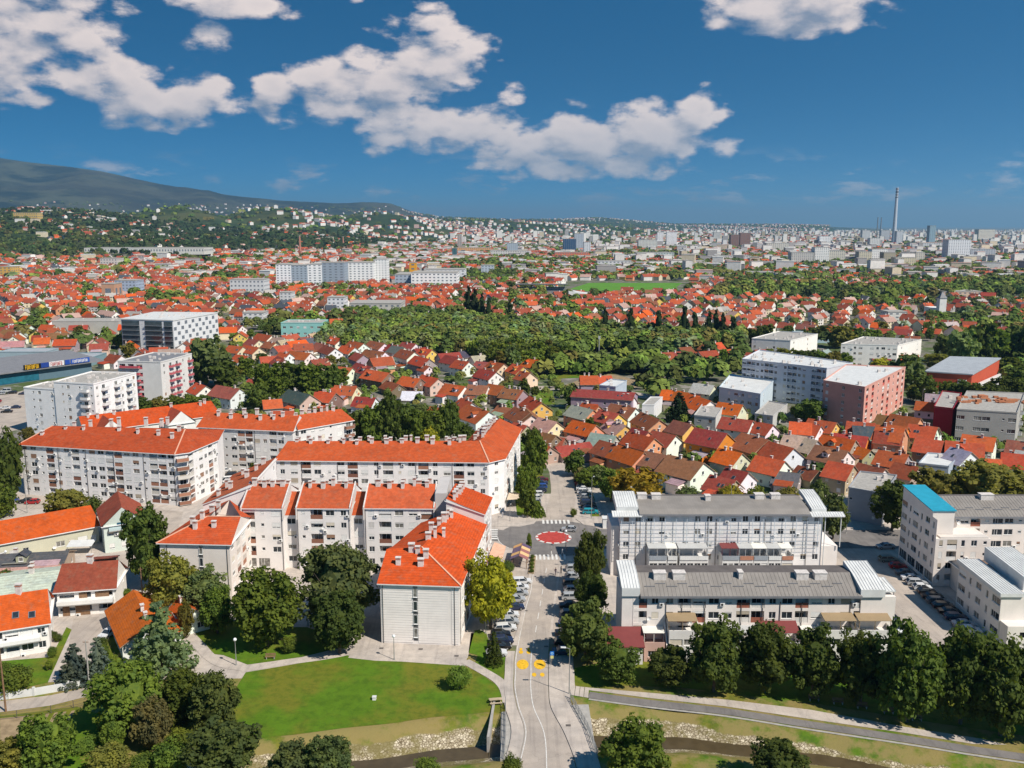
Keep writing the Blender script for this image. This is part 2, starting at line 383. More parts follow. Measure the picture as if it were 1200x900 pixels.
def facewall(mb, p0, p1, z0, z1, ops, m=0, bm=1):     # a wall with real openings: (centre, width, bottom, height, depth)
    dx, dy = p1[0]-p0[0], p1[1]-p0[1]; L = math.hypot(dx, dy); dx /= L; dy /= L; nx, ny = dy, -dx
    zt = z1 if hasattr(z1, '__len__') else (z1, z1); zc = min(zt)
    P = lambda x, z, d=0.: (p0[0]+dx*x-nx*d, p0[1]+dy*x-ny*d, z)
    ops = [o for o in ops if o[0]-o[1]/2 > .05 and o[0]+o[1]/2 < L-.05 and o[2]+o[3] < zc-.02 and o[2] >= z0]
    xs = sorted({0., L, *[round(o[0]-o[1]/2, 3) for o in ops], *[round(o[0]+o[1]/2, 3) for o in ops]})
    cols = {}
    for i in range(len(xs)-1):
        xa, xb = xs[i], xs[i+1]; xm = (xa+xb)/2
        if xb-xa < 1e-4: continue
        cuts = [z0]
        for o in sorted([o for o in ops if abs(o[0]-xm) < o[1]/2], key=lambda o: o[2]): cuts += [o[2], o[2]+o[3]]
        cuts.append(None)
        for k in range(0, len(cuts)-1, 2):
            a, c = cuts[k], cuts[k+1]
            if c is None:
                ta = zt[0]+(zt[1]-zt[0])*xa/L; tb = zt[0]+(zt[1]-zt[0])*xb/L
                mb.face([P(xa, a), P(xb, a), P(xb, tb), P(xa, ta)], m)
            elif c-a > 1e-4: mb.face([P(xa, a), P(xb, a), P(xb, c), P(xa, c)], m)
    for (xc, w, zb, h, d) in ops:
        a, b_, c, e = xc-w/2, xc+w/2, zb, zb+h
        mb.face([P(a,c), P(b_,c), P(b_,c,d), P(a,c,d)], m); mb.face([P(b_,e), P(a,e), P(a,e,d), P(b_,e,d)], m)
        mb.face([P(a,e), P(a,c), P(a,c,d), P(a,e,d)], m); mb.face([P(b_,c), P(b_,e), P(b_,e,d), P(b_,c,d)], m)
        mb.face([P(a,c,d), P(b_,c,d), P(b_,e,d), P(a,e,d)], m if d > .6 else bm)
    return P, math.atan2(dy, dx)

SPEC = {'W': (2.0, 1.35), 'w': (1.3, 1.35), 's': (.75, .75), 'n': (.8, 1.5), 'V': (2.9, 1.45), 'v': (.8, 1.5)}
def facade(root, mb, p0, p1, z0, z1, floors, cols, r, fh=None, base=0., para=(.72,.71,.69), shut=.72, ground=None, ztops=None, extra=True, paras=None):
    """cols: a string, one letter per bay; '.' blank, L loggia, B balcony, S shop glazing (see SPEC)"""
    L = math.hypot(p1[0]-p0[0], p1[1]-p0[1]); fh = fh or (z1-z0-base)/floors
    n = len(cols); ops = []; todo = []
    for k in range(floors):
        zf = z0+base+k*fh; row = ground if (k == 0 and ground) else cols; n = len(row)
        for i, c in enumerate(row):
            x = (i+.5)*L/n
            if c == '.': continue
            if c in SPEC:
                w, h = SPEC[c]; w = min(w, L/n-.15); w = round(w, 1); zb = zf+(.95 if h < 1.4 else .85) if c != 's' else zf+1.35
                if c == 'v': zb = zf+.6
                ops.append((x, w, zb, h, .16)); todo.append(('win', x, zb, w, h, c))
            elif c == 'L':
                w = round(min(2.9, L/n-.25), 1); h = min(2.35, fh-.35); ops.append((x, w, zf+.12, h, 1.25)); todo.append(('log', x, zf+.12, w, h, c))
            elif c == 'B':
                w = 1.8; h = 2.1; ops.append((x, w, zf+.12, h, .16)); todo.append(('bal', x, zf+.12, w, h, c))
            elif c == 'S':
                w = round(L/n-.5, 1); h = 2.2; ops.append((x, w, zf+.2, h, .2)); todo.append(('win', x, zf+.2, w, h, c))
    P, ang = facewall(mb, p0, p1, z0, ztops or z1, ops)
    for (t, x, zb, w, h, c) in todo:
        X, Y, Z = P(x, zb)
        if t == 'win': window(root, X, Y, Z, ang, w, h, r, 0 if c in 'Sv' else shut)
        elif t == 'log':
            bx, by, _ = P(x, zb, 1.25); window(root, bx+math.sin(ang)*.14, by-math.cos(ang)*.14, zb, ang, round(w*.7, 1), round(min(2.1, h), 1), r, .45, 'balcony_door', 0.)
            q = (r.choice(paras) if paras else para)
            fx, fy, _ = P(x, zb, .10); ob('balcony', cached(('lp', w), lambda: m_panel(w-.04, .95)), root, (fx, fy, zb), ang, color=q)
            if r.random() < .35:
                f = r.choice((.2, .3, .45)); ob('awning', cached(('s', w, h, f), lambda: m_shut(w, h, f)), root, (fx, fy, zb), ang, color=r.choice(SHUTC))
        elif t == 'bal':
            window(root, X, Y, Z, ang, w, h, r, .4, 'balcony_door')
            q = (r.choice(paras) if paras else para)
            ob('balcony', cached(('bp', w), lambda: m_parapet(3.3, 1.3, 1.0)), root, (X, Y, Z), ang, color=q)
        if extra and t != 'bal' and r.random() < .13:
            sx, sy, _ = P(min(L-.6, x+w/2+.55), zb); ob('air_conditioner', cached('ac', m_ac), root, (sx, sy, zb-.3), ang)
        elif extra and r.random() < .05:
            sx, sy, _ = P(max(.6, x-w/2-.5), zb); ob('satellite_dish', cached('dish', m_dish), root, (sx, sy, zb+.2), ang)
    return P, ang
def roofmesh(name, faces, eave, t=.22, mats=None):
    """faces: list of 3-D polygons (top side, slope faces); eave: eaves outline for fascia and soffit"""
    b = MB()
    for f in faces: b.face(f, 0)
    if eave:
        n = len(eave)
        for k in range(n):
            a, c = eave[k], eave[(k+1) % n]
            b.face([(a[0],a[1],a[2]-t), (c[0],c[1],c[2]-t), c, a], 1)
        b.face([(p[0],p[1],p[2]-t) for p in reversed(eave)], 1)
    return b.mesh(name, mats or [M_TILE, M_WHITE])
def roof_z(faces, x, y):
    best = None
    for f in faces:
        p = [Vector(q) for q in f]; inside = True; s = 0
        for k in range(len(p)):
            a, c = p[k], p[(k+1) % len(p)]; cr = (c.x-a.x)*(y-a.y)-(c.y-a.y)*(x-a.x)
            if abs(cr) < 1e-9: continue
            if s == 0: s = cr
            elif s*cr < 0: inside = False; break
        if not inside: continue
        nrm = (p[1]-p[0]).cross(p[2]-p[0])
        if abs(nrm.z) < 1e-6: continue
        z = p[0].z-(nrm.x*(x-p[0].x)+nrm.y*(y-p[0].y))/nrm.z
        best = z if best is None else max(best, z)
    return best
def caps(root, lines, w=.34, col=(.66,.36,.24)):
    for a, c in lines:
        b = MB(); a = Vector(a)+Vector((0,0,.06)); c = Vector(c)+Vector((0,0,.06)); b.bar(a, c, w, .14)
        ob('ridge_cap', b.mesh('ridge_cap', M_PAINT), root, color=col)
def chimneys(root, faces, pts, r, key='ch', fn=m_chimney):
    for (x, y) in pts:
        z = roof_z(faces, x, y)
        if z is None: continue
        o = ob('chimney', cached(key, fn), root, (x, y, z+.1), r.choice((0, 0, math.pi/2)))
        s = r.uniform(.85, 1.2); o.scale = (s, s, r.uniform(.8, 1.15))
def expand(poly, d):          # offset a convex-ish CCW polygon outward
    n = len(poly); out = []
    for k in range(n):
        a, p, c = Vector(poly[k-1][:2]), Vector(poly[k][:2]), Vector(poly[(k+1) % n][:2])
        e1 = (p-a).normalized(); e2 = (c-p).normalized(); n1 = Vector((e1.y, -e1.x)); n2 = Vector((e2.y, -e2.x))
        m = (n1+n2); q = p+m*(d/max(.3, 1+n1.dot(n2))); out.append((q.x, q.y))
    return out
ORANGE = (.46,.083,.024); ORANGE2 = (.51,.072,.014); RUST = (.33,.065,.032)
def block(name, desc, zone, cat, poly, zt, floors, faces, ridge=None, asg=None, wall=(.62,.60,.58), roofcol=ORANGE, seed=1, chim=(), gables=(), over=.55, capl=(), base=0., flat=False, pipes=(), group=None, blank=None, kw=None, final=None):
    """poly: CCW outline from the front-left corner (world x, y); faces: {edge: bays}; ridge: points; asg: ridge index per corner"""
    r = random.Random(seed); cx = sum(p[0] for p in poly)/len(poly); cy = sum(p[1] for p in poly)/len(poly)
    L = [(p[0]-cx, p[1]-cy) for p in poly]
    root = thing(name, desc, cat, (cx, cy, 0), zone=zone, group=group, final=final)
    mb = MB(); n = len(L); rp = [(q[0]-cx, q[1]-cy, q[2]) for q in (ridge or [])]
    ztl = zt if hasattr(zt, '__len__') else [zt]*n
    for k in range(n):
        a, c = L[k], L[(k+1) % n]; tops = (ztl[k], ztl[(k+1) % n])
        if k in faces:
            kk = dict(kw or {}); kk.update((kw or {}).get(k, {})); kk = {q: v for q, v in kk.items() if not isinstance(q, int)}
            facade(root, mb, a, c, 0, min(tops), floors, faces[k], r, base=base, ztops=tops, **kk)
        else: facewall(mb, a, c, 0, tops, [])
        if k in gables and rp:
            mb.face([(a[0],a[1],ztl[k]), (c[0],c[1],ztl[(k+1) % n]), rp[asg[(k+1) % n]]], 0)
    if flat or not ridge: mb.face([(L[k][0], L[k][1], ztl[k]-.02) for k in range(n)], 1 if flat else 0)
    ob('wall', mb.mesh('wall', [M_WALL, M_DARK]), root, color=wall)
    RF = []
    if ridge:
        ex = expand(L, over); E3 = []
        for k in range(n):       # eaves drop with the overhang
            E3.append((ex[k][0], ex[k][1], ztl[k]-.12))
        for k in range(n):
            i, j = asg[k], asg[(k+1) % n]
            pts = [E3[k], E3[(k+1) % n], rp[j]] + ([rp[i]] if i != j else [])
            if k in gables: continue
            RF.append(pts)
        # stretch ridge ends over the gables
        b = roofmesh('roof', RF, E3)
        ob('roof', b, root, color=roofcol)
        if capl: caps(root, [((p := (E3[i] if s == 'e' else rp[i])), (E3[j] if t == 'e' else rp[j])) for (s, i, t, j) in capl])
        if chim: chimneys(root, RF, [(x-cx, y-cy) for x, y in chim], r)
    for (k, t) in pipes:
        a, c = L[k], L[(k+1) % n]; ang = math.atan2(c[1]-a[1], c[0]-a[0]); h = ztl[k]-.1
        ob('downpipe', cached(('dp', round(h, 1)), lambda: m_pipe(h)), root, (a[0]+(c[0]-a[0])*t, a[1]+(c[1]-a[1])*t, 0), ang)
    return root, (cx, cy), RF
def m_flatbox(x0, x1, y0, y1, z0, z1, m=M_WHITE, name='roof_box'):
    b = MB(); b.box(x0, x1, y0, y1, z0, z1); return b.mesh(name, m)
def tile(root, name, data, loc=(0,0,0), ang=0., color=None): return ob(name, data, root, loc, ang, color)
def vents(root, pts, z, r):
    for (x, y) in pts: ob('roof_vent', cached('rv', lambda: m_flatbox(-.5, .5, -.4, .4, -.3, .9, M_CONCW, 'roof_vent')), root, (x, y, z), 0, scale=r.uniform(.7, 1.4))
def flatblock(name, desc, zone, cat, poly, h, floors, faces, wall=(.62,.60,.58), roofm=None, seed=1, parapet=.5, vent=8, group=None, kw=None, final=None):
    r = random.Random(seed); root, c, _ = block(name, desc, zone, cat, poly, h, floors, faces, wall=wall, seed=seed, group=group, kw=kw, final=final)
    L = [(p[0]-c[0], p[1]-c[1]) for p in poly]; b = MB(); b.prism(L, h, h+.12, 0)
    ob('roof', b.mesh('roof', roofm or M_CONC), root)
    b = MB(); n = len(L)
    for k in range(n): b.bar((*L[k], h+parapet/2+.1), (*L[(k+1) % n], h+parapet/2+.1), .25, parapet)
    ob('parapet', b.mesh('parapet', M_PAINT), root, color=wall)
    xs = [p[0] for p in L]; ys = [p[1] for p in L]; pts = []
    for _ in range(vent*6):
        x, y = r.uniform(min(xs), max(xs)), r.uniform(min(ys), max(ys))
        if len(pts) < vent and roof_z([[(p[0], p[1], 0) for p in expand(L, -1.3)]], x, y) is not None: pts.append((x, y))
    vents(root, pts, h+.15, r)
    return root, c
# ------------------------------------------------------------------ terrain, river channel, roads, paths
STREAM = [(-400,80),(-120,104),(-60,118),(-40,122.5),(-22.6,126.2),(-10,129.3),(0,130.8),(12,133.0),(27,132.4),(37,129.6),(47,127.0),(64,121.5),(90,113.),(140,98),(420,60)]
def stream_y(x):
    for (a, ya), (b, yb) in zip(STREAM, STREAM[1:]):
        if a <= x <= b: return ya+(yb-ya)*smooth(0, 1, (x-a)/(b-a))*.5+(yb-ya)*((x-a)/(b-a))*.5
    return 60.
RIDGE = [(-3000,120),(-700,150),(-300,168),(0,190),(60,197),(130,206),(200,221),(270,231),(330,237),(400,240),(430,238.5),(462,240),(475,249),(520,255),(600,258),(660,257.5),(700,256),(740,259),(790,263),(900,263.5),(1000,265),(1400,265),(3500,240)]
HILLS = [(-30,3000,248,190,900),(60,3600,244,200,900),(190,4200,240,130,1000),(330,4600,243,120,1100),(430,5200,249,130,1200),(120,2500,268,120,600),(300,3000,270,130,600),(560,6500,256,200,1500),(-500,3500,235,400,1400)]
def hn(x, y):      # cheap smooth noise
    return (math.sin(x*.0031+1.3)*math.cos(y*.0027+.4)+.5*math.sin(x*.0083+y*.0061)+.3*math.sin(x*.019-y*.015+2.))/1.8
def terr(x, y):
    if y < 900: 
        z = 0.
        if 60 < y < 160 and abs(x) < 420:
            d = abs(y-stream_y(x))
            k = smooth(20, 45, x); D = 2.75-.85*k; Wd = 7.6-2.3*k
            if d < Wd: z = -D+.9*min(1, max(0, (d-1.1)/1.5))+(D-.9)*smooth(2.5, Wd, d)
        return z
    a = x/y; u = 600+1066*a; z = 0.
    for (uc, yc, v, wu, wy) in HILLS:
        e = math.exp(-((u-uc)/wu)**2)*math.exp(-((y-yc)/wy)**2)
        z = max(z, e*(80+yc*.00097*(265-v)))
    z *= .86+.16*hn(x*1.6, y*1.6)
    z *= smooth(1200, 2200, y)
    for (p, vp), (q, vq) in zip(RIDGE, RIDGE[1:]):
        if p <= u <= q: v = vp+(vq-vp)*(u-p)/(q-p); break
    else: v = 255
    R = 12500.; hm = (80+R*.00097*(265-v))
    k = smooth(5200, R, y)
    fold = 1+.10*hn(x*.55+300, y*.6)*(1-smooth(R*.93, R, y))-.16*(abs(math.sin(x*.0021+y*.0007))**.6)*smooth(6000, 9000, y)*(1-smooth(10500, R, y))
    if hm > 85: z = max(z, hm*k*k*fold)
    if y > R: z *= 1-smooth(R, 30000, y)*.7
    return z+smooth(1500, 4000, y)*4*hn(x*3, y*3)
M_TERR = bpy.data.materials.new('ground'); M_TERR.use_nodes = True
def build_ground_mat():
    nt = M_TERR.node_tree; nt.nodes.clear(); b = NB(nt)
    o = b.n('ShaderNodeOutputMaterial'); p = b.n('ShaderNodeBsdfPrincipled'); b.l.new(p.outputs[0], o.inputs[0])
    g = b.n('ShaderNodeNewGeometry'); wp = g.outputs['Position']; sp = b.n('ShaderNodeSeparateXYZ'); b.put(sp.inputs[0], wp); x, y, z = sp.outputs
    grass = b.mix(b.step(b.noise(wp, .09, 5, .6), .42, .62), (.085, .155, .012), (.17, .155, .022))
    grass = b.mix(b.step(b.noise(wp, .6, 6, .7), .42, .66, 0, .6), grass, (.045, .085, .016))
    grass = b.mix(b.step(b.noise(wp, .17, 5, .7), .38, .56, 0, .85), grass, (.25, .19, .075))
    # stone facing low on the bank
    vo = b.n('ShaderNodeTexVoronoi', feature='DISTANCE_TO_EDGE'); b.put(vo.inputs['Vector'], wp); vo.inputs['Scale'].default_value = 2.1
    vc = b.n('ShaderNodeTexVoronoi'); b.put(vc.inputs['Vector'], wp); vc.inputs['Scale'].default_value = 2.1
    sx = b.n('ShaderNodeSeparateXYZ'); b.put(sx.inputs[0], vc.outputs['Color'])
    st = b.mix(b.step(vo.outputs[0], .02, .14), (.12, .09, .05), b.mix(b.step(sx.outputs[0], 0., 1.), (.33, .27, .18), (.60, .52, .38)))
    st = b.mix(b.step(b.noise(wp, .35, 5, .65), .42, .58, 0, .85), st, (.17, .14, .05))
    zb = b.m('ADD', z, b.m('MULTIPLY', b.m('SUBTRACT', b.noise(wp, .22, 4, .6), .5), 1.6))
    near = b.mix(b.step(zb, -1.2, -1.0), st, grass)
    # the lived-in ground between the houses
    town = b.mix(b.step(b.noise(wp, .035, 4, .6), .42, .58), (.16, .145, .12), (.075, .105, .035))
    town = b.mix(b.step(b.noise(wp, .12, 5, .6), .52, .66), town, (.26, .235, .21))
    forest = b.mix(b.step(b.noise(wp, .012, 6, .7), .35, .65), (.018, .034, .014), (.042, .066, .024))
    forest = b.mix(b.step(b.noise(wp, .0016, 5, .6), .52, .62, 0, .6), forest, (.10, .10, .04))
    mount = b.mix(b.step(b.noise(wp, .0015, 8, .66), .42, .60), (.006, .015, .014), (.065, .072, .045)); mount = b.mix(b.step(b.noise(wp, .0006, 4, .5), .5, .6, 0, .5), mount, (.05, .045, .035))
    far = b.mix(b.step(z, 14, 30), town, forest)
    far = b.mix(b.step(z, 150, 260), far, mount)
    c = b.mix(b.step(y, 158, 164), near, far)
    rz = b.n('ShaderNodeBump'); rz.inputs['Distance'].default_value = .15; rz.inputs['Strength'].default_value = .5
    b.put(rz.inputs['Height'], b.noise(wp, 2.5, 4, .7)); b.l.new(rz.outputs[0], p.inputs['Normal'])
    b.put(p.inputs['Base Color'], c); p.inputs['Roughness'].default_value = .95; p.inputs['Specular IOR Level'].default_value = .1
build_ground_mat()
def axis(segs):
    out = []
    for a, b, st in segs:
        n = max(1, round((b-a)/st)); out += [a+(b-a)*k/n for k in range(n)]
    out.append(segs[-1][1]); return out
xs = axis([(0,60,1.5),(60,120,3),(120,420,15),(420,1500,60),(1500,6000,180),(6000,16000,500),(16000,40000,4000)])
xs = [-q for q in reversed(xs[1:])]+xs
ys = axis([(-400,60,60),(60,112,6),(112,145,.9),(145,170,2.5),(170,900,40),(900,6000,90),(6000,13000,175),(13000,60000,4500)])
V = np.array([(x, y, terr(x, y)) for y in ys for x in xs], dtype=np.float32); nx = len(xs)
I = np.arange(len(ys)-1)[:, None]*nx+np.arange(nx-1)[None, :]; I = I.ravel()
gme = bigmesh('ground', V, np.stack([I, I+1, I+1+nx, I+nx], 1), M_TERR, smoothf=True)
struct('ground', gme)

M_WATER = mat('river_water', (.085, .062, .032), .18, .15, .4, spec=.35)
b = MB(); pts = [x for x in range(-120, 141, 4)]
for x0, x1 in zip(pts, pts[1:]): z0, z1 = [-2.35+.75*smooth(20, 45, q) for q in (x0, x1)]; b.face([(x0, stream_y(x0)-3, z0), (x1, stream_y(x1)-3, z1), (x1, stream_y(x1)+3, z1), (x0, stream_y(x0)+3, z0)])
struct('river_water', b.mesh('river_water', M_WATER))

LAY = .012
def sheet(name, pts, m, layer=1, world=False, z=0.):
    P = pts if world else [G(*q, z) for q in pts]
    b = MB(); zz = z+LAY*layer
    b.face([(p[0], p[1], zz) for p in P]); me = b.mesh(name, m)
    if me.polygons[0].normal.z < 0: me.flip_normals()
    return struct(name, me)
def slab(name, pts, m, h=.12, world=False, layer=0):
    P = pts if world else [G(*q, h) for q in pts]
    A = sum(P[k][0]*P[(k+1) % len(P)][1]-P[(k+1) % len(P)][0]*P[k][1] for k in range(len(P)))
    if A < 0: P = P[::-1]
    b = MB(); b.prism(P, -.05, h+LAY*layer, 1, 0); return struct(name, b.mesh(name, [m, M_CONC]))
def strip(pts, w, zf=lambda x, y: 0., m=0, b=None, off=0.):
    b = b or MB(); L = []
    for k, p in enumerate(pts):
        a = pts[max(0, k-1)]; c = pts[min(len(pts)-1, k+1)]; d = Vector((c[0]-a[0], c[1]-a[1])).normalized(); nn = Vector((-d.y, d.x))
        L.append(((p[0]+nn.x*(off+w/2), p[1]+nn.y*(off+w/2)), (p[0]+nn.x*(off-w/2), p[1]+nn.y*(off-w/2))))
    for (a, c), (e, f) in zip(L, L[1:]):
        b.face([(c[0],c[1],zf(*c)), (f[0],f[1],zf(*f)), (e[0],e[1],zf(*e)), (a[0],a[1],zf(*a))], m)
    return b
def smoothline(pts, n=6):
    out = []
    for k in range(len(pts)-1):
        p0 = pts[max(0, k-1)]; p1 = pts[k]; p2 = pts[k+1]; p3 = pts[min(len(pts)-1, k+2)]
        for i in range(n):
            t = i/n; out.append(tuple(.5*((2*p1[j])+(-p0[j]+p2[j])*t+(2*p0[j]-5*p1[j]+4*p2[j]-p3[j])*t*t+(-p0[j]+3*p1[j]-3*p2[j]+p3[j])*t**3) for j in range(2)))
    out.append(pts[-1]); return out
# the whole near quarter is paved or lawned: base sheets first
sheet('yard_paving', [(-130,146),(-30,150),(-9,147.5),(-8,165),(80,168),(150,160),(150,262),(-3,262),(-10,300),(-200,310),(-230,240),(-140,160)], M_STONEPALE, 1, True)
# main street
LE = [(0.5,100),(0.6,112),(0.9,122.3),(2.0,132),(.9,139.5),(.3,146),(.4,151),(.5,157),(1.3,166),(2.8,180),(3.9,188),(4.8,200),(5.4,208)]
RE = [(8.2,100),(9.0,112),(9.6,121.8),(8.4,131),(6.5,139.3),(6.4,146),(6.6,151),(6.8,157),(7.6,168),(9.0,183),(10.0,192),(11.2,203),(11.8,208)]
LEs, REs = smoothline(LE), smoothline(RE)
sheet('street', LEs+REs[::-1], M_ROAD, 4, True)
RC = (10.8, 223.1)
sheet('roundabout_road', [(RC[0]+14.5*math.cos(a)*1., RC[1]+13.5*math.sin(a)) for a in [k*math.pi/24 for k in range(48)]], M_ASPH, 5, True)
sheet('west_street', [(-60,221),(-6,221),(0,219),(4,226),(-4,229.5),(-60,231)], M_ASPH, 3, True)
sheet('east_street', [(20,214.5),(34,214.8),(60,215),(170,215),(170,229),(40,229),(20,230)], M_ASPH, 3, True)
NL = [(6.5,232),(8.8,238),(10.2,250),(11.8,262),(12.2,276),(12,290),(9,300),(0,312),(-20,330),(-50,352)]
NR = [(17.2,232),(16.6,238),(18.2,250),(19.3,262),(19.6,276),(19.5,288),(18.5,300),(13,312),(-6,330),(-36,362)]
sheet('north_street', smoothline(NL)+smoothline(NR)[::-1], M_ROAD, 4, True)
sheet('left_parking_bays', [(-4.5,166),(1.2,166),(4.2,200),(-.5,200)], M_ROAD, 2, True)
sheet('right_parking_bays', [(7.8,165),(16.5,165),(19,205),(11.8,205)], M_ROAD, 2, True)
# red disc of the mini roundabout with its dashed white ring
b = MB(); n = 40
b.face([(RC[0]+4.05*math.cos(2*math.pi*k/n), RC[1]+4.05*math.sin(2*math.pi*k/n), .10) for k in range(n)])
for k in range(n):
    a0, a1 = 2*math.pi*k/n, 2*math.pi*(k+1)/n; q = lambda r, a, z: (RC[0]+r*math.cos(a), RC[1]+r*math.sin(a), z)
    b.face([q(4.7,a0,.065), q(4.7,a1,.065), q(4.05,a1,.10), q(4.05,a0,.10)], 1 if k % 3 != 2 else 0)
struct('roundabout_disc', b.mesh('roundabout_disc', [M_RED, M_PAINTW]))
def marks(name, quads, m, z=.075):
    b = MB()
    for q in quads: b.face([(p[0], p[1], z) for p in q])
    me = b.mesh(name, m); return struct(name, me)
def rect(cx, cy, w, l, a=0.):
    c, s = math.cos(a), math.sin(a); return [(cx+x*c-y*s, cy+x*s+y*c) for x, y in ((-w/2,-l/2),(w/2,-l/2),(w/2,l/2),(-w/2,l/2))]
for k in range(8): marks('crossing_bar', [rect(5.9+k*1.0, 208.9+k*.02, .52, 3.4)], M_PAINTW)
for k in range(7): marks('crossing_bar', [rect(8.6+k*1.15, 235.6, .6, 3.2)], M_PAINTW)
for k in range(5): marks('crossing_bar', [rect(-5.3, 222.2+k*1.7, 3., .9)], M_PAINTW)
mid = [((a[0]+c[0])/2-.05, (a[1]+c[1])/2) for a, c in zip(LEs, REs)]
b = strip([p for p in mid if 100 < p[1] < 160], .14, lambda x, y: .075); struct('centre_line', b.mesh('centre_line', M_PAINTW))
for k in range(7): y = 163+k*6.2; marks('lane_dash', [rect(4.2+(y-163)*.103, y, .14, 3., -.1)], M_PAINTW)
b = strip([(p[0]+.25, p[1]) for p in LEs if p[1] < 200], .12, lambda x, y: .075); struct('edge_line', b.mesh('edge_line', M_PAINTW))
b = strip([(RC[0]+13.5*math.cos(a)-1., RC[1]+12.6*math.sin(a)) for a in [math.pi*(1.0+k*.02) for k in range(16)]], .2, lambda x, y: .08); struct('edge_line', b.mesh('edge_line', M_PAINTW))
def disc(cx, cy, rx, ry, n=20): return [(cx+rx*math.cos(2*math.pi*k/n), cy+ry*math.sin(2*math.pi*k/n)) for k in range(n)]
yc = [disc(*G(612.5,779), 1.12, 1.9), disc(*G(632.5,779), 1.12, 1.9)]
for q in yc: marks('yellow_disc', [q], M_PAINTY)
for u, v in ((610.5,764.5),(619.5,764.5),(626,791),(635.5,791)): marks('yellow_spot', [disc(*G(u, v), .42, .75, 12)], M_PAINTY)
for u, v in ((610.5,764.5),(619.5,764.5)): marks('yellow_spot', [disc(*G(u, v-3.5), .3, .5, 10)], M_PAINTY)
# pavements beside the street and over the bridge (real kerbs)
def ribbon(name, A, B, m, h=.13): return slab(name, list(A)+list(B)[::-1], m, h, True)
PL = [p for p in LEs if p[1] < 161]; ribbon('left_pavement', [(p[0]-.1-(2.0 if p[1] < 141 else 1.6), p[1]) for p in PL], [(p[0]-.1, p[1]) for p in PL], M_STONEPALE)
PR = [p for p in REs if p[1] < 159]; ribbon('right_pavement', [(p[0]+.1, p[1]) for p in PR], [(p[0]+.1+(3.6 if p[1] < 146 else 4.6), p[1]) for p in PR], M_STONEPALE)
ribbon('left_pavement', [(.0,162),(1.2,170),(3.2,190),(4.4,203)], [(.9,162),(2.0,170),(3.9,190),(5.0,203)], M_STONEPALE)
slab('corner_pavement', [(-6,232),(2,231.5),(6,234),(7.5,239),(7,240.8),(-4,240.8),(-5.8,240)], M_STONEPALE, .13, True)
slab('corner_pavement', [(19.5,233),(24,231),(30,232),(30,240),(21,240),(17.6,238)], M_STONEPALE, .13, True)
slab('corner_pavement', [(20,214),(15.5,210),(13.6,206),(22.5,206),(22.5,214)], M_STONEPALE, .13, True)
slab('corner_pavement', [(-5,216.5),(0,215),(3.4,209),(1.5,204),(-3.5,204),(-4.8,214)], M_STONEPALE, .13, True)
slab('north_pavement', [(24.5,241),(28.5,241),(28.5,272),(24.5,272)], M_STONEPALE, .13, True)
# lawns
lawnp = [(288,788),(330,781),(405,768),(440,773),(470,774),(536,779),(556,786),(585,805),(590,822)]
lawnw = [G(*q) for q in lawnp]+[(x, stream_y(x)+7.7) for x in (-3,-8,-14,-20,-27,-35,-42,-50)]+[G(262,830)]
sheet('lawn', lawnw, M_GRASS, 3, True)
sheet('lawn', [(222,745),(232,727),(262,725),(300,735),(360,735),(400,748),(412,753),(404,758),(350,771),(290,779),(262,768),(246,766),(232,756)], M_GRASS, 3)
sheet('lawn', [(556,780),(560,768),(548,765),(551,740),(562,738),(570,742),(577,765),(600,772),(598,792),(592,797)], M_GRASS, 3)
sheet('lawn', [(549,765),(552,742),(566,742),(562,768)], M_GRASS, 4)
sheet('lawn', [(663,797),(672,783),(700,778),(760,775),(900,775),(1240,775),(1240,868),(1100,848),(960,825),(800,806),(720,803),(680,805)], M_GRASS, 2)
sheet('lawn', [(-20,842),(90,828),(140,845),(130,910),(-30,910)], M_GRASS, 2)
sheet('lawn', [(693,560),(704,560),(705,611),(692,611)], M_GRASS, 5)
sheet('lawn', [(620,552),(636,556),(632,606),(618,605),(606,604),(603,580)], M_GRASS, 3)
sheet('lawn', [(186,700),(240,706),(270,705),(262,725),(222,745),(180,770),(178,730)], M_GRASS, 2)
# footpaths
def path(name, pts, w, m, layer=5): b = strip(smoothline([G(*q) for q in pts]), w, lambda x, y: LAY*layer); return struct(name, b.mesh(name, m))
path('footpath', [(283,785),(330,777),(380,770),(410,764),(430,757)], 2.3, M_STONEPALE, 5)
path('footpath', [(286,783),(262,779),(246,770),(234,757),(222,744),(214,730)], 2.2, M_STONEPALE, 6)
path('footpath', [(545,775),(565,786),(583,797),(592,808),(596,824)], 2.0, M_STONEPALE, 6)
sheet('paved_square', [(412,765),(408,771),(440,774.5),(470,775.5),(536,780),(548,771),(556,740),(545,735),(430,740)], M_STONEPALE, 4)
path('cycle_track', [(690,814.5),(760,824),(850,834),(950,849.5),(1060,866),(1140,879),(1260,896)], 2.1, M_ASPH, 5)
sheet('gravel_strip', [(690,806),(760,812),(850,820),(950,832),(1060,852),(1150,866),(1180,873),(1140,872),(1060,859),(950,843),(850,828),(760,818),(690,809)], M_STONEPALE, 4)
path('track_edging', [(690,819.5),(760,829),(850,839.5),(950,855.5),(1060,872),(1140,885),(1260,903)], .5, M_CONC, 5)
for k in range(5): sheet('concrete_slab', [(664+k*5.4,803.2+k*.6),(668.8+k*5.4,803.8+k*.6),(667.5+k*5.4,814.5+k*.9),(662.5+k*5.4,813.6+k*.9)], M_STONEPALE, 6)
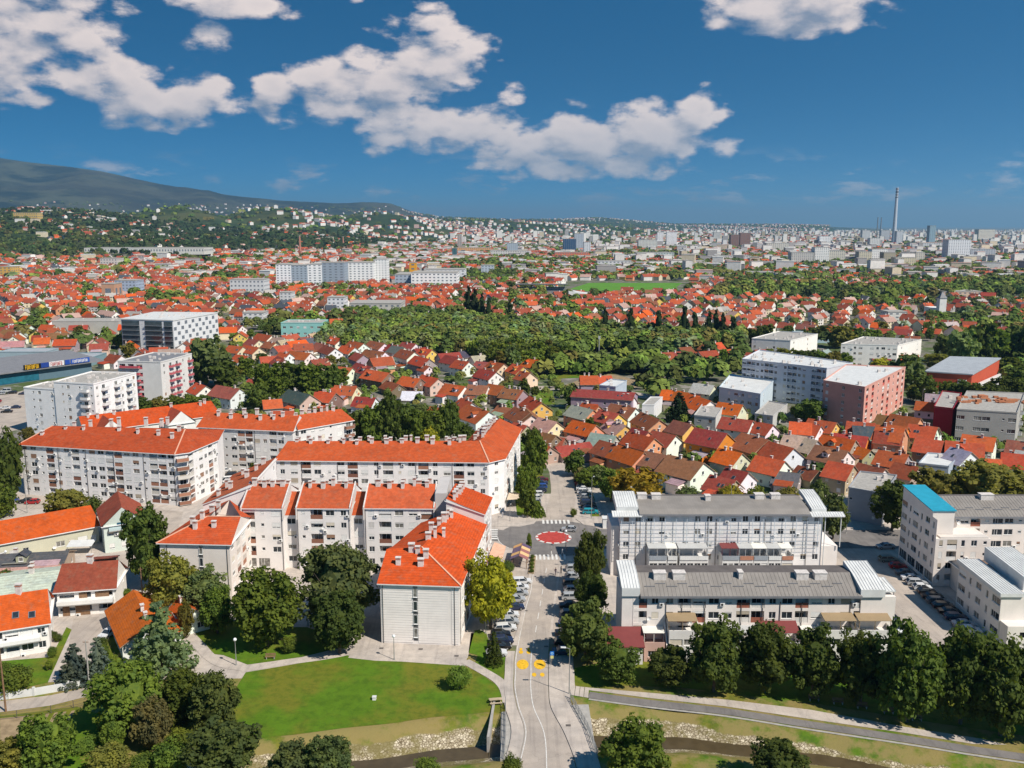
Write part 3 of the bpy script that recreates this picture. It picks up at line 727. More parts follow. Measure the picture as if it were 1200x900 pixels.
# side street by the white garden wall, plots of bare soil
sheet('side_street', [(-60,826),(0,822),(60,815),(133,799),(175,790),(186,776),(196,786),(180,800),(120,812),(60,827),(0,835),(-60,842)], M_ROAD, 4)
sheet('soil_plot', [(0,842),(40,838),(30,866),(0,872)], M_SOIL, 4)
for k in range(5): sheet('soil_bed', [(44+k*10,838-k*1.2),(48+k*10,837.5-k*1.2),(40+k*10,853-k*1.5),(35+k*10,854-k*1.5)], M_SOIL, 4)
sheet('driveway', [(86,725),(130,722),(122,755),(80,800),(62,805),(80,760)], M_ROAD, 3)
sheet('garden', [(0,775),(60,770),(78,735),(84,738),(56,800),(0,812)], M_GRASS, 3)
sheet('garden', [(116,745),(140,740),(150,770),(128,790),(105,792)], M_GRASS, 3)
sheet('left_street', [(-60,578),(30,580),(180,596),(215,600),(206,628),(160,650),(150,640),(190,605),(60,597),(-60,592)], M_ROAD, 3)
sheet('left_yard', [(100,655),(165,648),(190,668),(150,690),(140,700),(120,690)], M_ROAD, 3)
sheet('middle_parking', [(255,552),(330,549),(330,600),(255,575)], M_ROAD, 4)
# parking street right of the grey blocks
sheet('parking_street', [(79,160),(96,160),(96,214.7),(75,214.7)], M_ROAD, 3, True)
sheet('store_parking', [(-60,470),(10,462),(100,440),(150,436),(40,500),(-60,520)], M_ROAD, 3)
sheet('store_road', [(-80,530),(0,512),(60,500),(60,506),(0,522),(-80,545)], M_ASPH, 4)
sheet('lawn', [(622,458),(648,458),(650,474),(628,474)], M_GRASS, 3)
sheet('small_road', [(600,453),(700,452),(760,462),(830,470),(830,474),(760,468),(700,457),(600,457)], M_ROAD, 3)
sheet('open_ground', [(640,434),(700,418),(760,420),(755,432),(700,442),(650,444)], M_GRASS, 2)
sheet('rubble_ground', [(660,452),(705,436),(760,448),(740,456)], M_SOIL, 3)
sheet('stadium_pitch', [(668,338.5),(690,331.5),(800,331.5),(790,338.5),(740,341.5),(690,341.5)], mat('pitch_grass', (.10,.24,.03), .9, .1, .05), 3)
# patches of dry grass high on the bank are in the ground material; drain covers
for u, v in ((613.5,713),(666,851),(640,758),(493,761),(447,760),(535,769),(616,716)):
    x, y = G(u, v); marks('drain_cover', [rect(x, y, .8, .6)], M_PIPE, .16 if v > 845 else .085)
# bridge: deck, parapets and rail
b = MB(); b.box(-1.8, 13.0, 124.5, 141.2, -.9, -.02); b.box(-1.6, 12.6, 139.5, 141.0, -3.2, -.9); b.box(-1.6, 12.6, 124.6, 126.0, -3.2, -.9); struct('bridge_deck', b.mesh('bridge_deck', M_CONC))
def railing(desc, pts, zone, final):
    x0, y0 = pts[0]; o = thing('bridge_railing', desc, 'railing', (x0, y0, 0), zone=zone, final=final)
    rel = [(p[0]-x0, p[1]-y0) for p in pts]; tot = sum(math.dist(a, c) for a, c in zip(rel, rel[1:])); n = int(tot/1.6)
    for (a, c) in zip(rel, rel[1:]):
        for h in (1.1, .75, .4, .15):
            b = MB(); b.bar((*a, h+.1), (*c, h+.1), .06, .06); ob('rail', b.mesh('rail', M_POST), o)
        k = max(1, int(math.dist(a, c)/1.6))
        for i in range(k+1):
            t = i/k; ob('post', cached('rp', lambda: m_flatbox(-.05, .05, -.05, .05, 0, 1.25, M_POST, 'rail_post')), o, (a[0]+(c[0]-a[0])*t, a[1]+(c[1]-a[1])*t, .1))
    return o
railing('', [(-1.1,140.5),(-1.0,132),(-1.2,124.5)], '', 'grey metal railing along the left edge of the bridge over the stream')
railing('', [(10.0,142.2),(12.2,132.5),(13.1,124.8)], '', 'grey metal railing along the right pavement edge of the bridge')
b = MB(); b.prism([(-3.2,141.4),(-2.8,141.4),(-3.6,130),(-4.0,130)], -2.6, .35, 0); o_ = thing('abutment_wall', '', 'wall', (0,0,0), data=b.mesh('abutment_wall', M_CONC), final='pale concrete wing wall curving beside the dark gap left of the bridge')
# ------------------------------------------------------------------ apartment blocks of the foreground
PARA_MIX = [(.70,.69,.66),(.70,.69,.66),(.22,.10,.07),(.25,.12,.08),(.55,.52,.47),(.35,.17,.11)]
R_ = random.Random(3)
M_GREYT0 = mat('stair_glazing_grey', (.10,.10,.10), .6, .1, .5)  # dark glazing strip behind the stair windows
def rowpts(a, c, n, off=0., jit=.8):
    out = []
    for k in range(n):
        t = (k+.5)/n+R_.uniform(-.02, .02); out.append((a[0]+(c[0]-a[0])*t+R_.uniform(-jit, jit)*.4, a[1]+(c[1]-a[1])*t+off+R_.uniform(-jit, jit)))
    return out
FRONT_TAG = 'apartment block'
# A: the white end block with the blank panelled gable facing the lawn
root_A, cA, rfA = block('apartment_block', '', None, FRONT_TAG, [(-25.4,163.2),(-10.1,161.9),(-6.3,196.8),(-20.7,198),(-25,183)], 12.5, 4, {1: 'wWsLWsWLWsWw'}, base=.6,
  ridge=[(-25.4,172.8,15.6),(-18.4,174,15.6),(-13.5,197.2,15.6)], asg=[0,1,2,2,1], gables=(2,), seed=11, roofcol=ORANGE2, wall=(.78,.72,.67),
  chim=[(-22.5,168.5),(-19,172),(-18,168),(-17.2,170.5),(-20.3,172.5),(-17.5,179),(-16.2,180.5),(-14.5,182),(-17.5,186),(-16,188.5),(-15,190),(-14.6,192),(-13.6,193.5),(-14.2,195.3)],
  capl=[('e',1,'r',1)], pipes=[(0,.94),(0,.03),(1,.02)], final='white four storey end block with orange hipped roof and blank ribbed wall facing the lawn', kw={'paras': PARA_MIX, 'shut': .8})
root_A_h = 12.5
b = MB()       # ribbed cladding panels of the blank wall, the stair slot between them
for (x0, x1) in ((-25.2,-19.1),(-18.1,-12.2),(-11.6,-10.3)):
    for k in range(23):
        z = .35+k*.51; yy = 163.2-(x0+25.4)/15.3*1.3; y1 = 163.2-(x1+25.4)/15.3*1.3
        b.face([(x0-cA[0], yy-cA[1]-.07, z), (x1-cA[0], y1-cA[1]-.07, z), (x1-cA[0], y1-cA[1]-.02, z+.51), (x0-cA[0], yy-cA[1]-.02, z+.51)])
o = ob('cladding', b.mesh('cladding', M_WALL), root_A, color=(.78,.72,.67)); o['kind'] = 'stuff'
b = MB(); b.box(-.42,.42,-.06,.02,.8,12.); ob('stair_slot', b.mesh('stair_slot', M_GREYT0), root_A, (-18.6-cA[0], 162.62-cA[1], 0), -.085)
for k in range(4): window(root_A, -18.6-cA[0], 162.60-cA[1], 1.5+k*2.75, -.085, .8, 1.9, R_, 0, depth=-.12)
block('apartment_block', '', None, FRONT_TAG, [(-15.1,197.4),(-6.4,197.2),(-5,210),(-13.7,210)], [18.3,15,15,18.3], 5, {1: 'wLWw'}, base=.6,
  ridge=[(-15.1,197.4,18.5),(-13.7,210,18.5)], asg=[0,0,1,1], gables=(0,2,3), seed=12, roofcol=ORANGE2, wall=(.64,.60,.57),
  chim=[(-13.3,199),(-13,201.5),(-12.5,204),(-12.2,206),(-12,208.5)], over=.3, final='narrow orange roofed corner section stepping up behind the long right wall of the end block', kw={'paras': PARA_MIX})
# B4: three stepped sections with stair bays between them
def b4(x0, x1, cols, seed, final, z=15.3, y0=201., chn=4, ground=None):
    return block('apartment_block', '', None, FRONT_TAG, [(x0,y0),(x1,y0-.3),(x1,216),(x0,216)], z, 5, {0: cols}, base=.5,
      ridge=[(x0,208.5,z+3.6),(x1,208.2,z+3.6)], asg=[0,1,1,0], gables=(1,3), seed=seed, roofcol=(.47,.095,.035), over=.35, wall=(.74,.70,.67),
      chim=rowpts((x0+.5,208), (x1-.5,208), chn, -.6, .5)+rowpts((x0+.5,212), (x1-.5,212), chn), final=final, kw={'paras': PARA_MIX, 'ground': ground, 'shut': .75}, pipes=[(0,.02),(0,.98)])
b4(-63.2, -53.6, 'LsW', 21, 'leftmost orange roofed section of the front terrace, over a glazed shop floor', ground='SS.')
b4(-50.4, -37.8, 'sLWw', 22, 'middle orange roofed section of the front terrace with brown balconies, between two stair bays')
b4(-34.6, -18.2, 'wLWWL', 23, 'rightmost and widest orange roofed section of the stepped front terrace', chn=5)
for x0, x1, sd, w in ((-53.6,-50.4,24,'left'), (-37.8,-34.6,25,'right')):
    block('stair_bay', '', None, 'stair tower', [(x0+.02,202.4),(x1-.02,202.4),(x1-.02,215),(x0+.02,215)], 12.9, 4, {0: 'W'}, base=.6, ridge=[(x0+.02,209.6,16.6),(x1-.02,209.6,16.6)], asg=[0,1,1,0], gables=(1,3), seed=sd,
      roofcol=(.45,.09,.03), over=.02, wall=(.72,.68,.65), final=f'{w} of two recessed stair bays with lower orange roofs in the stepped terrace')
for x, yo in ((-63.2,0),(-53.5,0),(-50.3,0),(-37.8,0),(-34.6,0),(-18.2,0)):
    b = MB(); b.prism([(-.14,-8.9),(.14,-8.9),(.14,-.3),(-.14,-.3)], [12.4,12.4,16.,16.], [15.55,15.55,19.35,19.35]); 
    thing('firewall', 'pale sloping parapet wall', 'parapet wall', (x, 209.3, 0), data=b.mesh('firewall', M_CONCW), zone='on the stepped terrace roofs')
block('apartment_block', '', None, FRONT_TAG, [(-18.0,202),(-15.3,202),(-15.3,216),(-18.0,216)], 18.4, 5, {}, seed=26, wall=(.50,.47,.45), final='tall plain grey wall slab closing the right end of the stepped front terrace', flat=False)
# D4: blank-fronted left block and the wing that climbs behind it
rD, cD, _ = block('apartment_block', '', None, FRONT_TAG, [(-76.5,185.5),(-61,184.5),(-61.4,202),(-64,203),(-74,206)], 12.5, 4, {1: 'WLLW'}, base=.5,
  ridge=[(-61,193.3,15.6),(-68.6,193.5,15.6),(-67.5,206,15.6)], asg=[1,0,0,2,2], gables=(1,3), seed=31, roofcol=(.46,.075,.022), wall=(.72,.65,.59),
  chim=[(-71,191),(-69.5,193),(-70,189.5),(-66,190),(-65,193.8),(-69,198),(-68.5,201)], capl=[('e',0,'r',1),('r',0,'r',1)], pipes=[(0,.1),(0,.96)], final='orange roofed block with blank beige front wall, left of the stepped terrace', kw={'paras': PARA_MIX})
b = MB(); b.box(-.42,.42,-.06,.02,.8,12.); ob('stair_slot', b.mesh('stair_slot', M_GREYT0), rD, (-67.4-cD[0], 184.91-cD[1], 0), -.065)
for k in range(4): window(rD, -67.4-cD[0], 184.90-cD[1], 1.7+k*2.75, -.065, .8, 1.9, R_, 0, depth=-.12)
block('apartment_block', '', None, FRONT_TAG, [(-74,206.3),(-62.5,206.3),(-63,232),(-74.5,232)], [14.5,19.,19.,14.5], 5, {1: 'w.w.w'}, base=.5,
  ridge=[(-62.5,206.3,19.2),(-63,232,19.2)], asg=[0,0,1,1], gables=(0,2,1), seed=32, roofcol=(.55,.13,.05), wall=(.78,.74,.71), over=.3,
  chim=[(-71,209),(-69,212),(-71,216),(-67,219),(-66,224),(-70,226),(-65.5,229)], final='white block with slanting top edge and narrow red roof, behind the beige fronted block')
# B3: long middle block turning back along the street
block('apartment_block', '', None, FRONT_TAG, [(-66,243.3),(-6.5,241),(-2.2,245),(2.7,282),(-10.5,283),(-14,260),(-66,260)], 15.6, 6, {0: 'wWLWsWLWwLsWLwWLWw', 1: '.w.', 2: 'wWLwWWsLWwLW'}, base=.4,
  ridge=[(-64.6,251.4,19.),(-9.3,251.6,19.),(-3.9,282.4,19.)], asg=[0,1,1,2,2,1,0], gables=(3,), seed=41, roofcol=ORANGE, wall=(.78,.74,.71),
  chim=rowpts((-64,250.6),(-12,250.6),12)+rowpts((-63,253.5),(-12,253.5),17)+rowpts((-9,256),(-5.5,281),10)+rowpts((-11,258),(-8,280),6), capl=[('e',1,'r',1)], pipes=[(0,.12),(0,.29),(0,.48),(0,.66),(0,.83)],
  final='long six storey white block with orange roof turning a corner back along the street', kw={'paras': PARA_MIX, 'shut': .85})
# B1: big left block
block('apartment_block', '', None, FRONT_TAG, [(-147.5,261.5),(-96.8,250),(-93.8,252),(-90.3,267),(-93,281),(-144,279)], 15.6, 6, {0: 'wWsLwWLsWWLLWWsLLW', 1: 'B', 2: 'LsWwLw'}, base=.3,
  ridge=[(-142,270.5,19.2),(-99,265,19.4)], asg=[0,1,1,1,1,0], seed=51, roofcol=(.42,.07,.022), wall=(.74,.71,.69),
  chim=[(-143,266),(-137,268.5),(-131,267.5),(-130,270),(-120.5,268.5),(-119.5,266),(-113,264),(-112,268),(-106,262),(-105,267),(-101,259.5),(-100.5,264),(-108,270),(-124,271),(-136,272)],
  capl=[('e',0,'r',0),('e',1,'r',1)], pipes=[(0,.03),(0,.25),(0,.43),(0,.61),(0,.8),(0,.99),(1,.99)], final='large six storey white block with dark orange hipped roof at the left', kw={'paras': PARA_MIX, 'shut': .7})
block('apartment_block', '', None, FRONT_TAG, [(-104.2,290.5),(-71.4,284.4),(-69.5,297.5),(-102,303)], 14.4, 5, {0: 'wWLsWLLWwLWw', 1: '..'}, base=.5, ridge=[(-103.3,297,18),(-70.5,291,18)], asg=[0,1,1,0], gables=(1,3), seed=61,
  chim=rowpts((-102,297),(-73,291.5),6)+rowpts((-101,294.5),(-76,290),5), final='white orange roofed block behind the small car park, left of a bent pair', kw={'paras': PARA_MIX, 'shut': .8}, pipes=[(0,.2),(0,.6)])
block('apartment_block', '', None, FRONT_TAG, [(-69.9,286.6),(-54.8,301),(-63,311),(-78,296)], 14.4, 5, {0: 'WwWsWB', 1: 'B.B'}, base=.5, ridge=[(-73,292,17.8),(-59.5,305.5,17.4)], asg=[0,1,1,0], gables=(3,), seed=62,
  chim=rowpts((-73,292.5),(-61,304.5),7), final='white block with orange hipped roof and end balconies, right wing of the bent pair', kw={'paras': PARA_MIX, 'shut': .8})
# B0: low building with two cross gables
ax = Vector((-120.7+158.7, 351-321)).normalized(); nr = Vector((ax.y, -ax.x))
def loc2(s, t): p = Vector((-158.7,321))+ax*s+nr*t; return (p.x, p.y)
block('terraced_building', '', None, 'apartment block', [loc2(0,8), loc2(49,8), loc2(49,-8), loc2(0,-8)], 7., 2, {0: 'wWwWwWwWwWwW'}, ridge=[(*loc2(0,0),11.3),(*loc2(49,0),11.3)], asg=[0,1,1,0], gables=(1,3), seed=71, roofcol=ORANGE2, wall=(.66,.64,.60),
  chim=[loc2(3,1),loc2(6,2),loc2(12,1),loc2(20,-1),loc2(33,1),loc2(44,2),loc2(46,1)], final='low orange roofed building with white cross gables behind the large left block')
for s, sd, nm in ((8,72,'left'),(33,73,'right')):
    block('gabled_wing', '', None, 'gabled wing', [loc2(s-5,12.5), loc2(s+5,12.5), loc2(s+5,7.9), loc2(s-5,7.9)], 6.6, 2, {0: '.w.'}, ridge=[(*loc2(s,12.5),11.),(*loc2(s,1),11.)], asg=[0,0,1,1], gables=(0,), seed=sd, roofcol=RUST, wall=(.70,.69,.66),
      final=f'{nm} white cross gable with rust roof on the low building behind the large left block')

# ---- C1 and C2: grey metal-roofed terraces with white end caps
def greyblock(name, x0, x1, y0, y1, ze, zr, final, seed, floors, cols, capL, capR, yr=None, boxes=(), ribs=True, wall=(.75,.69,.64), seam=True):
    r = random.Random(seed); root = thing(name, '', 'apartment block', ((x0+x1)/2, (y0+y1)/2, 0), final=final); cx, cy = (x0+x1)/2, (y0+y1)/2
    a0, a1, b0, b1 = x0-cx, x1-cx, y0-cy, y1-cy
    yr = (yr or (y0+7.4))-cy
    mb = MB(); facade(root, mb, (a0,b0), (a1,b0), 0, ze, floors, cols, r, base=.2, paras=[(.66,.63,.59),(.66,.63,.59),(.32,.12,.08),(.5,.5,.48)], shut=.55)
    facade(root, mb, (a1,b0), (a1,b1), 0, ze, floors, '.s.', r, base=.2); facade(root, mb, (a0,b1), (a0,b0), 0, ze, floors, '.v.s', r, base=.2)
    facewall(mb, (a1,b1), (a0,b1), 0, ze, [])
    ob('wall', mb.mesh('wall', [M_WALL, M_DARK]), root, color=wall)
    # roof: shallow lower apron, main slope, then a flat darker deck
    P = [(b0-.9, ze-.05), (b0+.9, ze+.75), (yr, zr), (b1+.3, zr-.35)]
    faces = [[(a0+capL, P[k][0], P[k][1]), (a1-capR, P[k][0], P[k][1]), (a1-capR, P[k+1][0], P[k+1][1]), (a0+capL, P[k+1][0], P[k+1][1])] for k in range(3)]
    b = MB(); b.face(faces[0]); b.face(faces[1]); b.face(faces[2], 1)
    b.box(a0+capL, a1-capR, b0-.98, b0-.9, ze-.45, ze-.02, 2); b.face([(a0+capL,b0-.9,ze-.4),(a0+capL,b0,ze-.4),(a1-capR,b0,ze-.4),(a1-capR,b0-.9,ze-.4)], 2)
    b.face([(a0+capL,b0,ze-.4),(a0+capL,b0+.9,ze+.75),(a0+capL,yr,zr),(a0+capL,b1+.3,zr-.35),(a0+capL,b1+.3,ze-.4)], 2); b.face([(a1-capR,b1+.3,ze-.4),(a1-capR,b1+.3,zr-.35),(a1-capR,yr,zr),(a1-capR,b0+.9,ze+.75),(a1-capR,b0,ze-.4)], 2)
    b.face([(a1-capR,b1+.3,ze-.4),(a0+capL,b1+.3,ze-.4),(a0+capL,b1+.3,zr-.35),(a1-capR,b1+.3,zr-.35)], 2)
    ob('roof', b.mesh('roof', [M_SEAM, M_DECK, M_GREYT]), root)
    if seam:
        b = MB(); n = int((a1-capR-a0-capL)/.75)
        for k in range(1, n):
            x = a0+capL+(a1-capR-a0-capL)*k/n
            for q in range(2): b.face([(x-.03,P[q][0],P[q][1]+.05),(x+.03,P[q][0],P[q][1]+.05),(x+.03,P[q+1][0],P[q+1][1]+.05),(x-.03,P[q+1][0],P[q+1][1]+.05)]); b.face([(x-.03,P[q][0],P[q][1]),(x-.03,P[q][0],P[q][1]+.05),(x-.03,P[q+1][0],P[q+1][1]+.05),(x-.03,P[q+1][0],P[q+1][1])]); b.face([(x+.03,P[q][0],P[q][1]+.05),(x+.03,P[q][0],P[q][1]),(x+.03,P[q+1][0],P[q+1][1]),(x+.03,P[q+1][0],P[q+1][1]+.05)])
        ob('roof_seams', b.mesh('roof_seams', M_SEAM), root, kind='stuff')
        b = MB(); n2 = int((a1-a0-capL-capR)/4.2)      # crenellated snow guard
        for k in range(n2):
            x = a0+capL+1+k*4.2
            t = lambda yy: ze+.75+(zr-ze-.75)*(yy-b0-.9)/(yr-b0-.9)
            b.bar((x,b0+1.3,t(b0+1.3)+.12),(x+2,b0+1.3,t(b0+1.3)+.12),.1,.16); b.bar((x+2.2,b0+2.,t(b0+2.)+.12),(x+4,b0+2.,t(b0+2.)+.12),.1,.16)
        ob('snow_guard', b.mesh('snow_guard', M_GREYT), root)
    for (bx, by, w) in boxes:
        z = roof_z(faces, bx-cx, by-cy) or zr
        ob('roof_box', cached(('rb', w), lambda: m_roofbox(w)), root, (bx-cx, by-cy, z))
    return root, (cx, cy)
M_DECK = mat('dark_roof_deck', (.135,.118,.11), .8, .15, .4)
M_GREYT = mat('grey_trim', (.20,.20,.21), .5, .1, .5)
def m_roofbox(w):
    b = MB(); b.box(-w/2, w/2, -.8, .8, -.6, 1.05); b.box(-w/2-.1, w/2+.1, -.9, .9, 1.05, 1.17); return b.mesh('roof_box', [M_CONCW])
def endcap(root, x0, x1, pts, col=(.68,.68,.66), name='end_cap', zb=None, skirt=1.6):
    """white sheet-metal roof over the end bay: pts = [(y, z)] profile front to back"""
    b = MB()
    for (ya, za), (yb, zb_) in zip(pts, pts[1:]):
        b.face([(x0,ya,za),(x1,ya,za),(x1,yb,zb_),(x0,yb,zb_)]); 
        n = int((x1-x0)/.55)
        for k in range(n+1):
            x = x0+(x1-x0)*k/n; b.bar((x,ya,za+.04),(x,yb,zb_+.04),.06,.09)
        for x, s in ((x0,0),(x1,1)):
            q = [(x,ya,za-skirt),(x,ya,za),(x,yb,zb_),(x,yb,zb_-skirt)]; b.face(q if s == 0 else q[::-1])
    y0, z0 = pts[0]; y1, z1 = pts[-1]
    b.face([(x0,y0,z0-skirt),(x1,y0,z0-skirt),(x1,y0,z0),(x0,y0,z0)]); b.face([(x1,y1,z1-skirt),(x0,y1,z1-skirt),(x0,y1,z1),(x1,y1,z1)])
    ob(name, b.mesh(name, M_METW), root)
def endwalls(root, x0, x1, y0, y1, h, wall=(.75,.69,.64), name='end_wall'):
    b = MB(); b.box(x0, x1, y0, y1, 0, h); ob(name, b.mesh(name, M_WALL), root, color=wall)
def terrace(root, x0, x1, y0, dep, z, roofm, col, r, nwin, zb=0., slope=.5, glass=.0, para=(.68,.66,.63), screens=True):
    """projecting terrace: room below, parapet, awning roof above, windows set in"""
    b = MB(); facewall_ops = []
    w = (x1-x0)/nwin
    ops = [((k+.5)*w, min(w-.25, 2.4), z-2.0, 1.25, .25) for k in range(nwin)]
    P, ang = facewall(b, (x0,y0-dep), (x1,y0-dep), zb, z+.95, ops)
    for (x, ww, zz, h, d) in ops:
        X, Y, _ = P(x, zz); window(root, X, Y, zz, ang, round(ww, 1), 1.25, r, .25, 'window', .2)
    b.face([(x1,y0-dep,zb),(x1,y0,zb),(x1,y0,z+.95),(x1,y0-dep,z+.95)]); b.face([(x0,y0,zb),(x0,y0-dep,zb),(x0,y0-dep,z+.95),(x0,y0,z+.95)])
    b.face([(x0+.12,y0-dep+.12,z+.95),(x0,y0-dep,z+.95),(x1,y0-dep,z+.95),(x1-.12,y0-dep+.12,z+.95)][::-1])
    b.face([(x0+.12,y0-dep+.12,z),(x1-.12,y0-dep+.12,z),(x1-.12,y0-dep+.12,z+.95),(x0+.12,y0-dep+.12,z+.95)][::-1])
    b.face([(x0,y0-dep,z),(x1,y0-dep,z),(x1,y0,z),(x0,y0,z)])
    ob('terrace', b.mesh('terrace', [M_WALL, M_DARK]), root, color=para)
    b = MB(); b.prism([(x0-.1,y0-dep*.75),(x1+.1,y0-dep*.75),(x1+.1,y0),(x0-.1,y0)], [z+2.35,z+2.35,z+2.35+slope,z+2.35+slope], [z+2.43,z+2.43,z+2.43+slope,z+2.43+slope])
    if screens:
        for x in (x0+.1, (x0+x1)/2, x1-.1): b.box(x-.05, x+.05, y0-dep*.72, y0-dep*.72+.1, z, z+2.36)
    ob('terrace_roof', b.mesh('terrace_roof', roofm), root, color=col)
TAN = (.30,.22,.13); DRED = (.19,.05,.048); LG = (.45,.45,.44); OW = (.70,.68,.62)
r1 = random.Random(91)
C1, c1 = greyblock('grey_terrace', 22.8, 69.8, 158.9, 168.1, 11.9, 14.25, 'nearer long grey metal roofed terrace with white end caps, behind the row of trees', 81, 4,
   'LwwLLWwLLwWLWwWLW', 1.25, 4.3, yr=163.8, boxes=[(28.2,162.6,2.3),(31.9,162.6,2.3),(43.7,162.8,.8),(55.4,162.6,2.3),(58.9,162.6,2.3)])
X = lambda x: x-c1[0]; Yl = lambda y: y-c1[1]
endcap(C1, X(20.6), X(24.0), [(Yl(158.6),13.2),(Yl(163),14.4),(Yl(168),15.1)], skirt=1.6)
endwalls(C1, X(20.7), X(23.9), Yl(158.95), Yl(167.9), 11.7)
endcap(C1, X(65.3), X(69.9), [(Yl(158.3),13.0),(Yl(163),14.3),(Yl(168),15.0)], skirt=1.5)
endwalls(C1, X(65.6), X(72.1), Yl(158.75), Yl(167.9), 11.45)
endcap(C1, X(69.9), X(72.3), [(Yl(159.4),12.3),(Yl(165),12.8)], skirt=.25, name='side_canopy')
b = MB(); b.tube((X(72),Yl(159.6),10.7),(X(72),Yl(159.6),12.),.09,.09); b.tube((X(72),Yl(164.6),10.7),(X(72),Yl(164.6),12.),.09,.09); ob('canopy_post', b.mesh('canopy_post', M_GREYT), C1)
for (a, e, rm, col, z, dep) in ((33.1-4,39-4.6,M_PAINT,TAN,5.3,3.6),(62.3-4,67.2-3.2,M_PAINT,TAN,5.3,3.4),(68.2-3.6,73.2-2.6,M_PAINT,TAN,5.3,3.4)):
    terrace(C1, X(a), X(e), Yl(158.9), dep, z, rm, col, r1, 2)
terrace(C1, X(46.5), X(53.5), Yl(158.9), 3.4, 2.9, M_PAINT, DRED, r1, 3, slope=1.3)
terrace(C1, X(35.4), X(45.5), Yl(158.9), 3.0, 2.9, M_PAINT, LG, r1, 4, slope=.4)
terrace(C1, X(54.4), X(57.8), Yl(158.9), 3.0, 2.9, M_PAINT, OW, r1, 1, slope=.3)
terrace(C1, X(24.6), X(28.4), Yl(158.9), 3.4, 2.9, M_PAINT, OW, r1, 1, slope=.2, para=(.55,.36,.30))
b = MB(); b.box(X(17.8), X(24.2), Yl(154.4), Yl(158.6), 0, 3.6); ob('annex_wall', b.mesh('annex_wall', M_WALL), C1, color=(.66,.63,.60))
b = MB(); b.prism([(X(17.5),Yl(154)),(X(24.5),Yl(154)),(X(24.5),Yl(158.9)),(X(17.5),Yl(158.9))], [3.5,3.5,5.3,5.3], [3.65,3.65,5.45,5.45]); ob('annex_roof', b.mesh('annex_roof', M_PAINT), C1, color=DRED)
window(C1, X(21.8), Yl(154.4), 1.7, 0, 2.0, 1.2, r1, 0, depth=.02)
for (x0, ya, za, yb, zb_) in ((34.9,158.9,6.4,152.6,.3),(57.7,158.9,6.,152.5,.3),(64.2,158.9,6.3,152.4,.2),(28.8,158.9,6.2,153,.4)):     # sloping fin walls between the gardens
    b = MB(); b.bar((X(x0),Yl(ya),za),(X(x0),Yl(yb),zb_),.25,.9); ob('sloping_fin', b.mesh('sloping_fin', M_WALL), C1, color=(.75,.69,.64))
for x in (32.0,36.3,43.2,50.5,63.7,54.6,47.2,29.0): ob('downpipe', cached(('dp', 10.4), lambda: m_pipe(10.4)), C1, (X(x), Yl(158.9), 0))

C2, c2 = greyblock('grey_terrace', 24.8, 71.2, 196.6, 206.9, 15.4, 16.95, 'farther long grey roofed terrace with blue white trellis facade, by the roundabout', 82, 5,
   'wwwwwwwwwwwwwwwww', 4.25, 3.2, yr=204.9, boxes=[(30.6,203.6,2.1),(33.9,203.4,2.1),(45.9,202.6,1.2),(58.2,203.5,2.1),(62.,203.5,2.1)], wall=(.72,.69,.67), seam=False)
X = lambda x: x-c2[0]; Yl = lambda y: y-c2[1]
endcap(C2, X(24.0), X(29.0), [(Yl(197.6),16.5),(Yl(203),17.5),(Yl(206),17.75)], skirt=1.6)
endcap(C2, X(22.9), X(29.6), [(Yl(195.4),15.0),(Yl(197.6),15.6)], skirt=.2)
endwalls(C2, X(22.9), X(24.8), Yl(197.6), Yl(206.7), 12)
endcap(C2, X(68.7), X(72.1), [(Yl(197.2),16.1),(Yl(203),17.4),(Yl(207),17.9)], skirt=.9)
endcap(C2, X(68.2), X(75.8), [(Yl(195.4),15.0),(Yl(197.2),15.5)], skirt=.2)
endwalls(C2, X(71.2), X(75), Yl(196.8), Yl(206.5), 7.4)
for x in (71.6, 75.2): b = MB(); b.tube((X(x),Yl(196.2),0 if x < 72 else 7.4),(X(x),Yl(196.2),14.8),.12,.12); ob('canopy_post', b.mesh('canopy_post', M_METW), C2)
b = MB()       # blue-white access trellis in front of the two upper storeys
for k in range(19): x = 25.+k*2.5; b.box(X(x)-.05, X(x)+.05, Yl(196.05), Yl(196.15), 5.8, 14.3)
for z in (6.0,6.9,7.8,8.7,9.6,10.5,11.4,12.3,13.4): b.box(X(25), X(70.5), Yl(196.02), Yl(196.07), z, z+.05)
for x in (25,28.6,32,46,50,55,60,65,70): b.bar((X(x),Yl(196.1),8.6),(X(x),Yl(196.6),8.6),.06,.06)
M_TREL = mat('blue_white_steel', (.52,.57,.62), .4, .05)
ob('trellis', b.mesh('trellis', M_TREL), C2)
for (a, e, nw, col, z) in ((31.0,35.0,2,LG,5.6),(35.2,37.4,1,OW,5.6),(37.9,44.4,4,LG,5.6),(47.6,51.4,3,DRED,5.6),(51.5,54.6,2,LG,5.6),(54.7,57.9,2,OW,5.6),(58.0,60.9,2,LG,5.6),(61.0,63.6,1,OW,5.6)):
    terrace(C2, X(a), X(e), Yl(196.6), 4.0, z, M_PAINT, col, r1, nw, slope=.25, para=(.66,.65,.63))
    for k in range(nw): window(C2, X(a+(k+.5)*(e-a)/nw), Yl(192.6), .9, 0, round(min(2.2, (e-a)/nw-.5), 1), 1.3, r1, .3, depth=.02)
    ob('parapet_screen', cached(('ps', round(e-a, 1)), lambda: m_panel(e-a-.1, .9)), C2, (X((a+e)/2), Yl(192.45), 5.65), color=r1.choice([(.66,.66,.64),(.30,.33,.36),(.42,.20,.13)]))
for x in (28.5,30.8,45.,46.8,58.,67.7): ob('downpipe', cached(('dp', 13.9), lambda: m_pipe(13.9)), C2, (X(x), Yl(196.55), 0))
M_TEAL = mat('teal_sheet_roof', (.03,.30,.42), .45, .08)
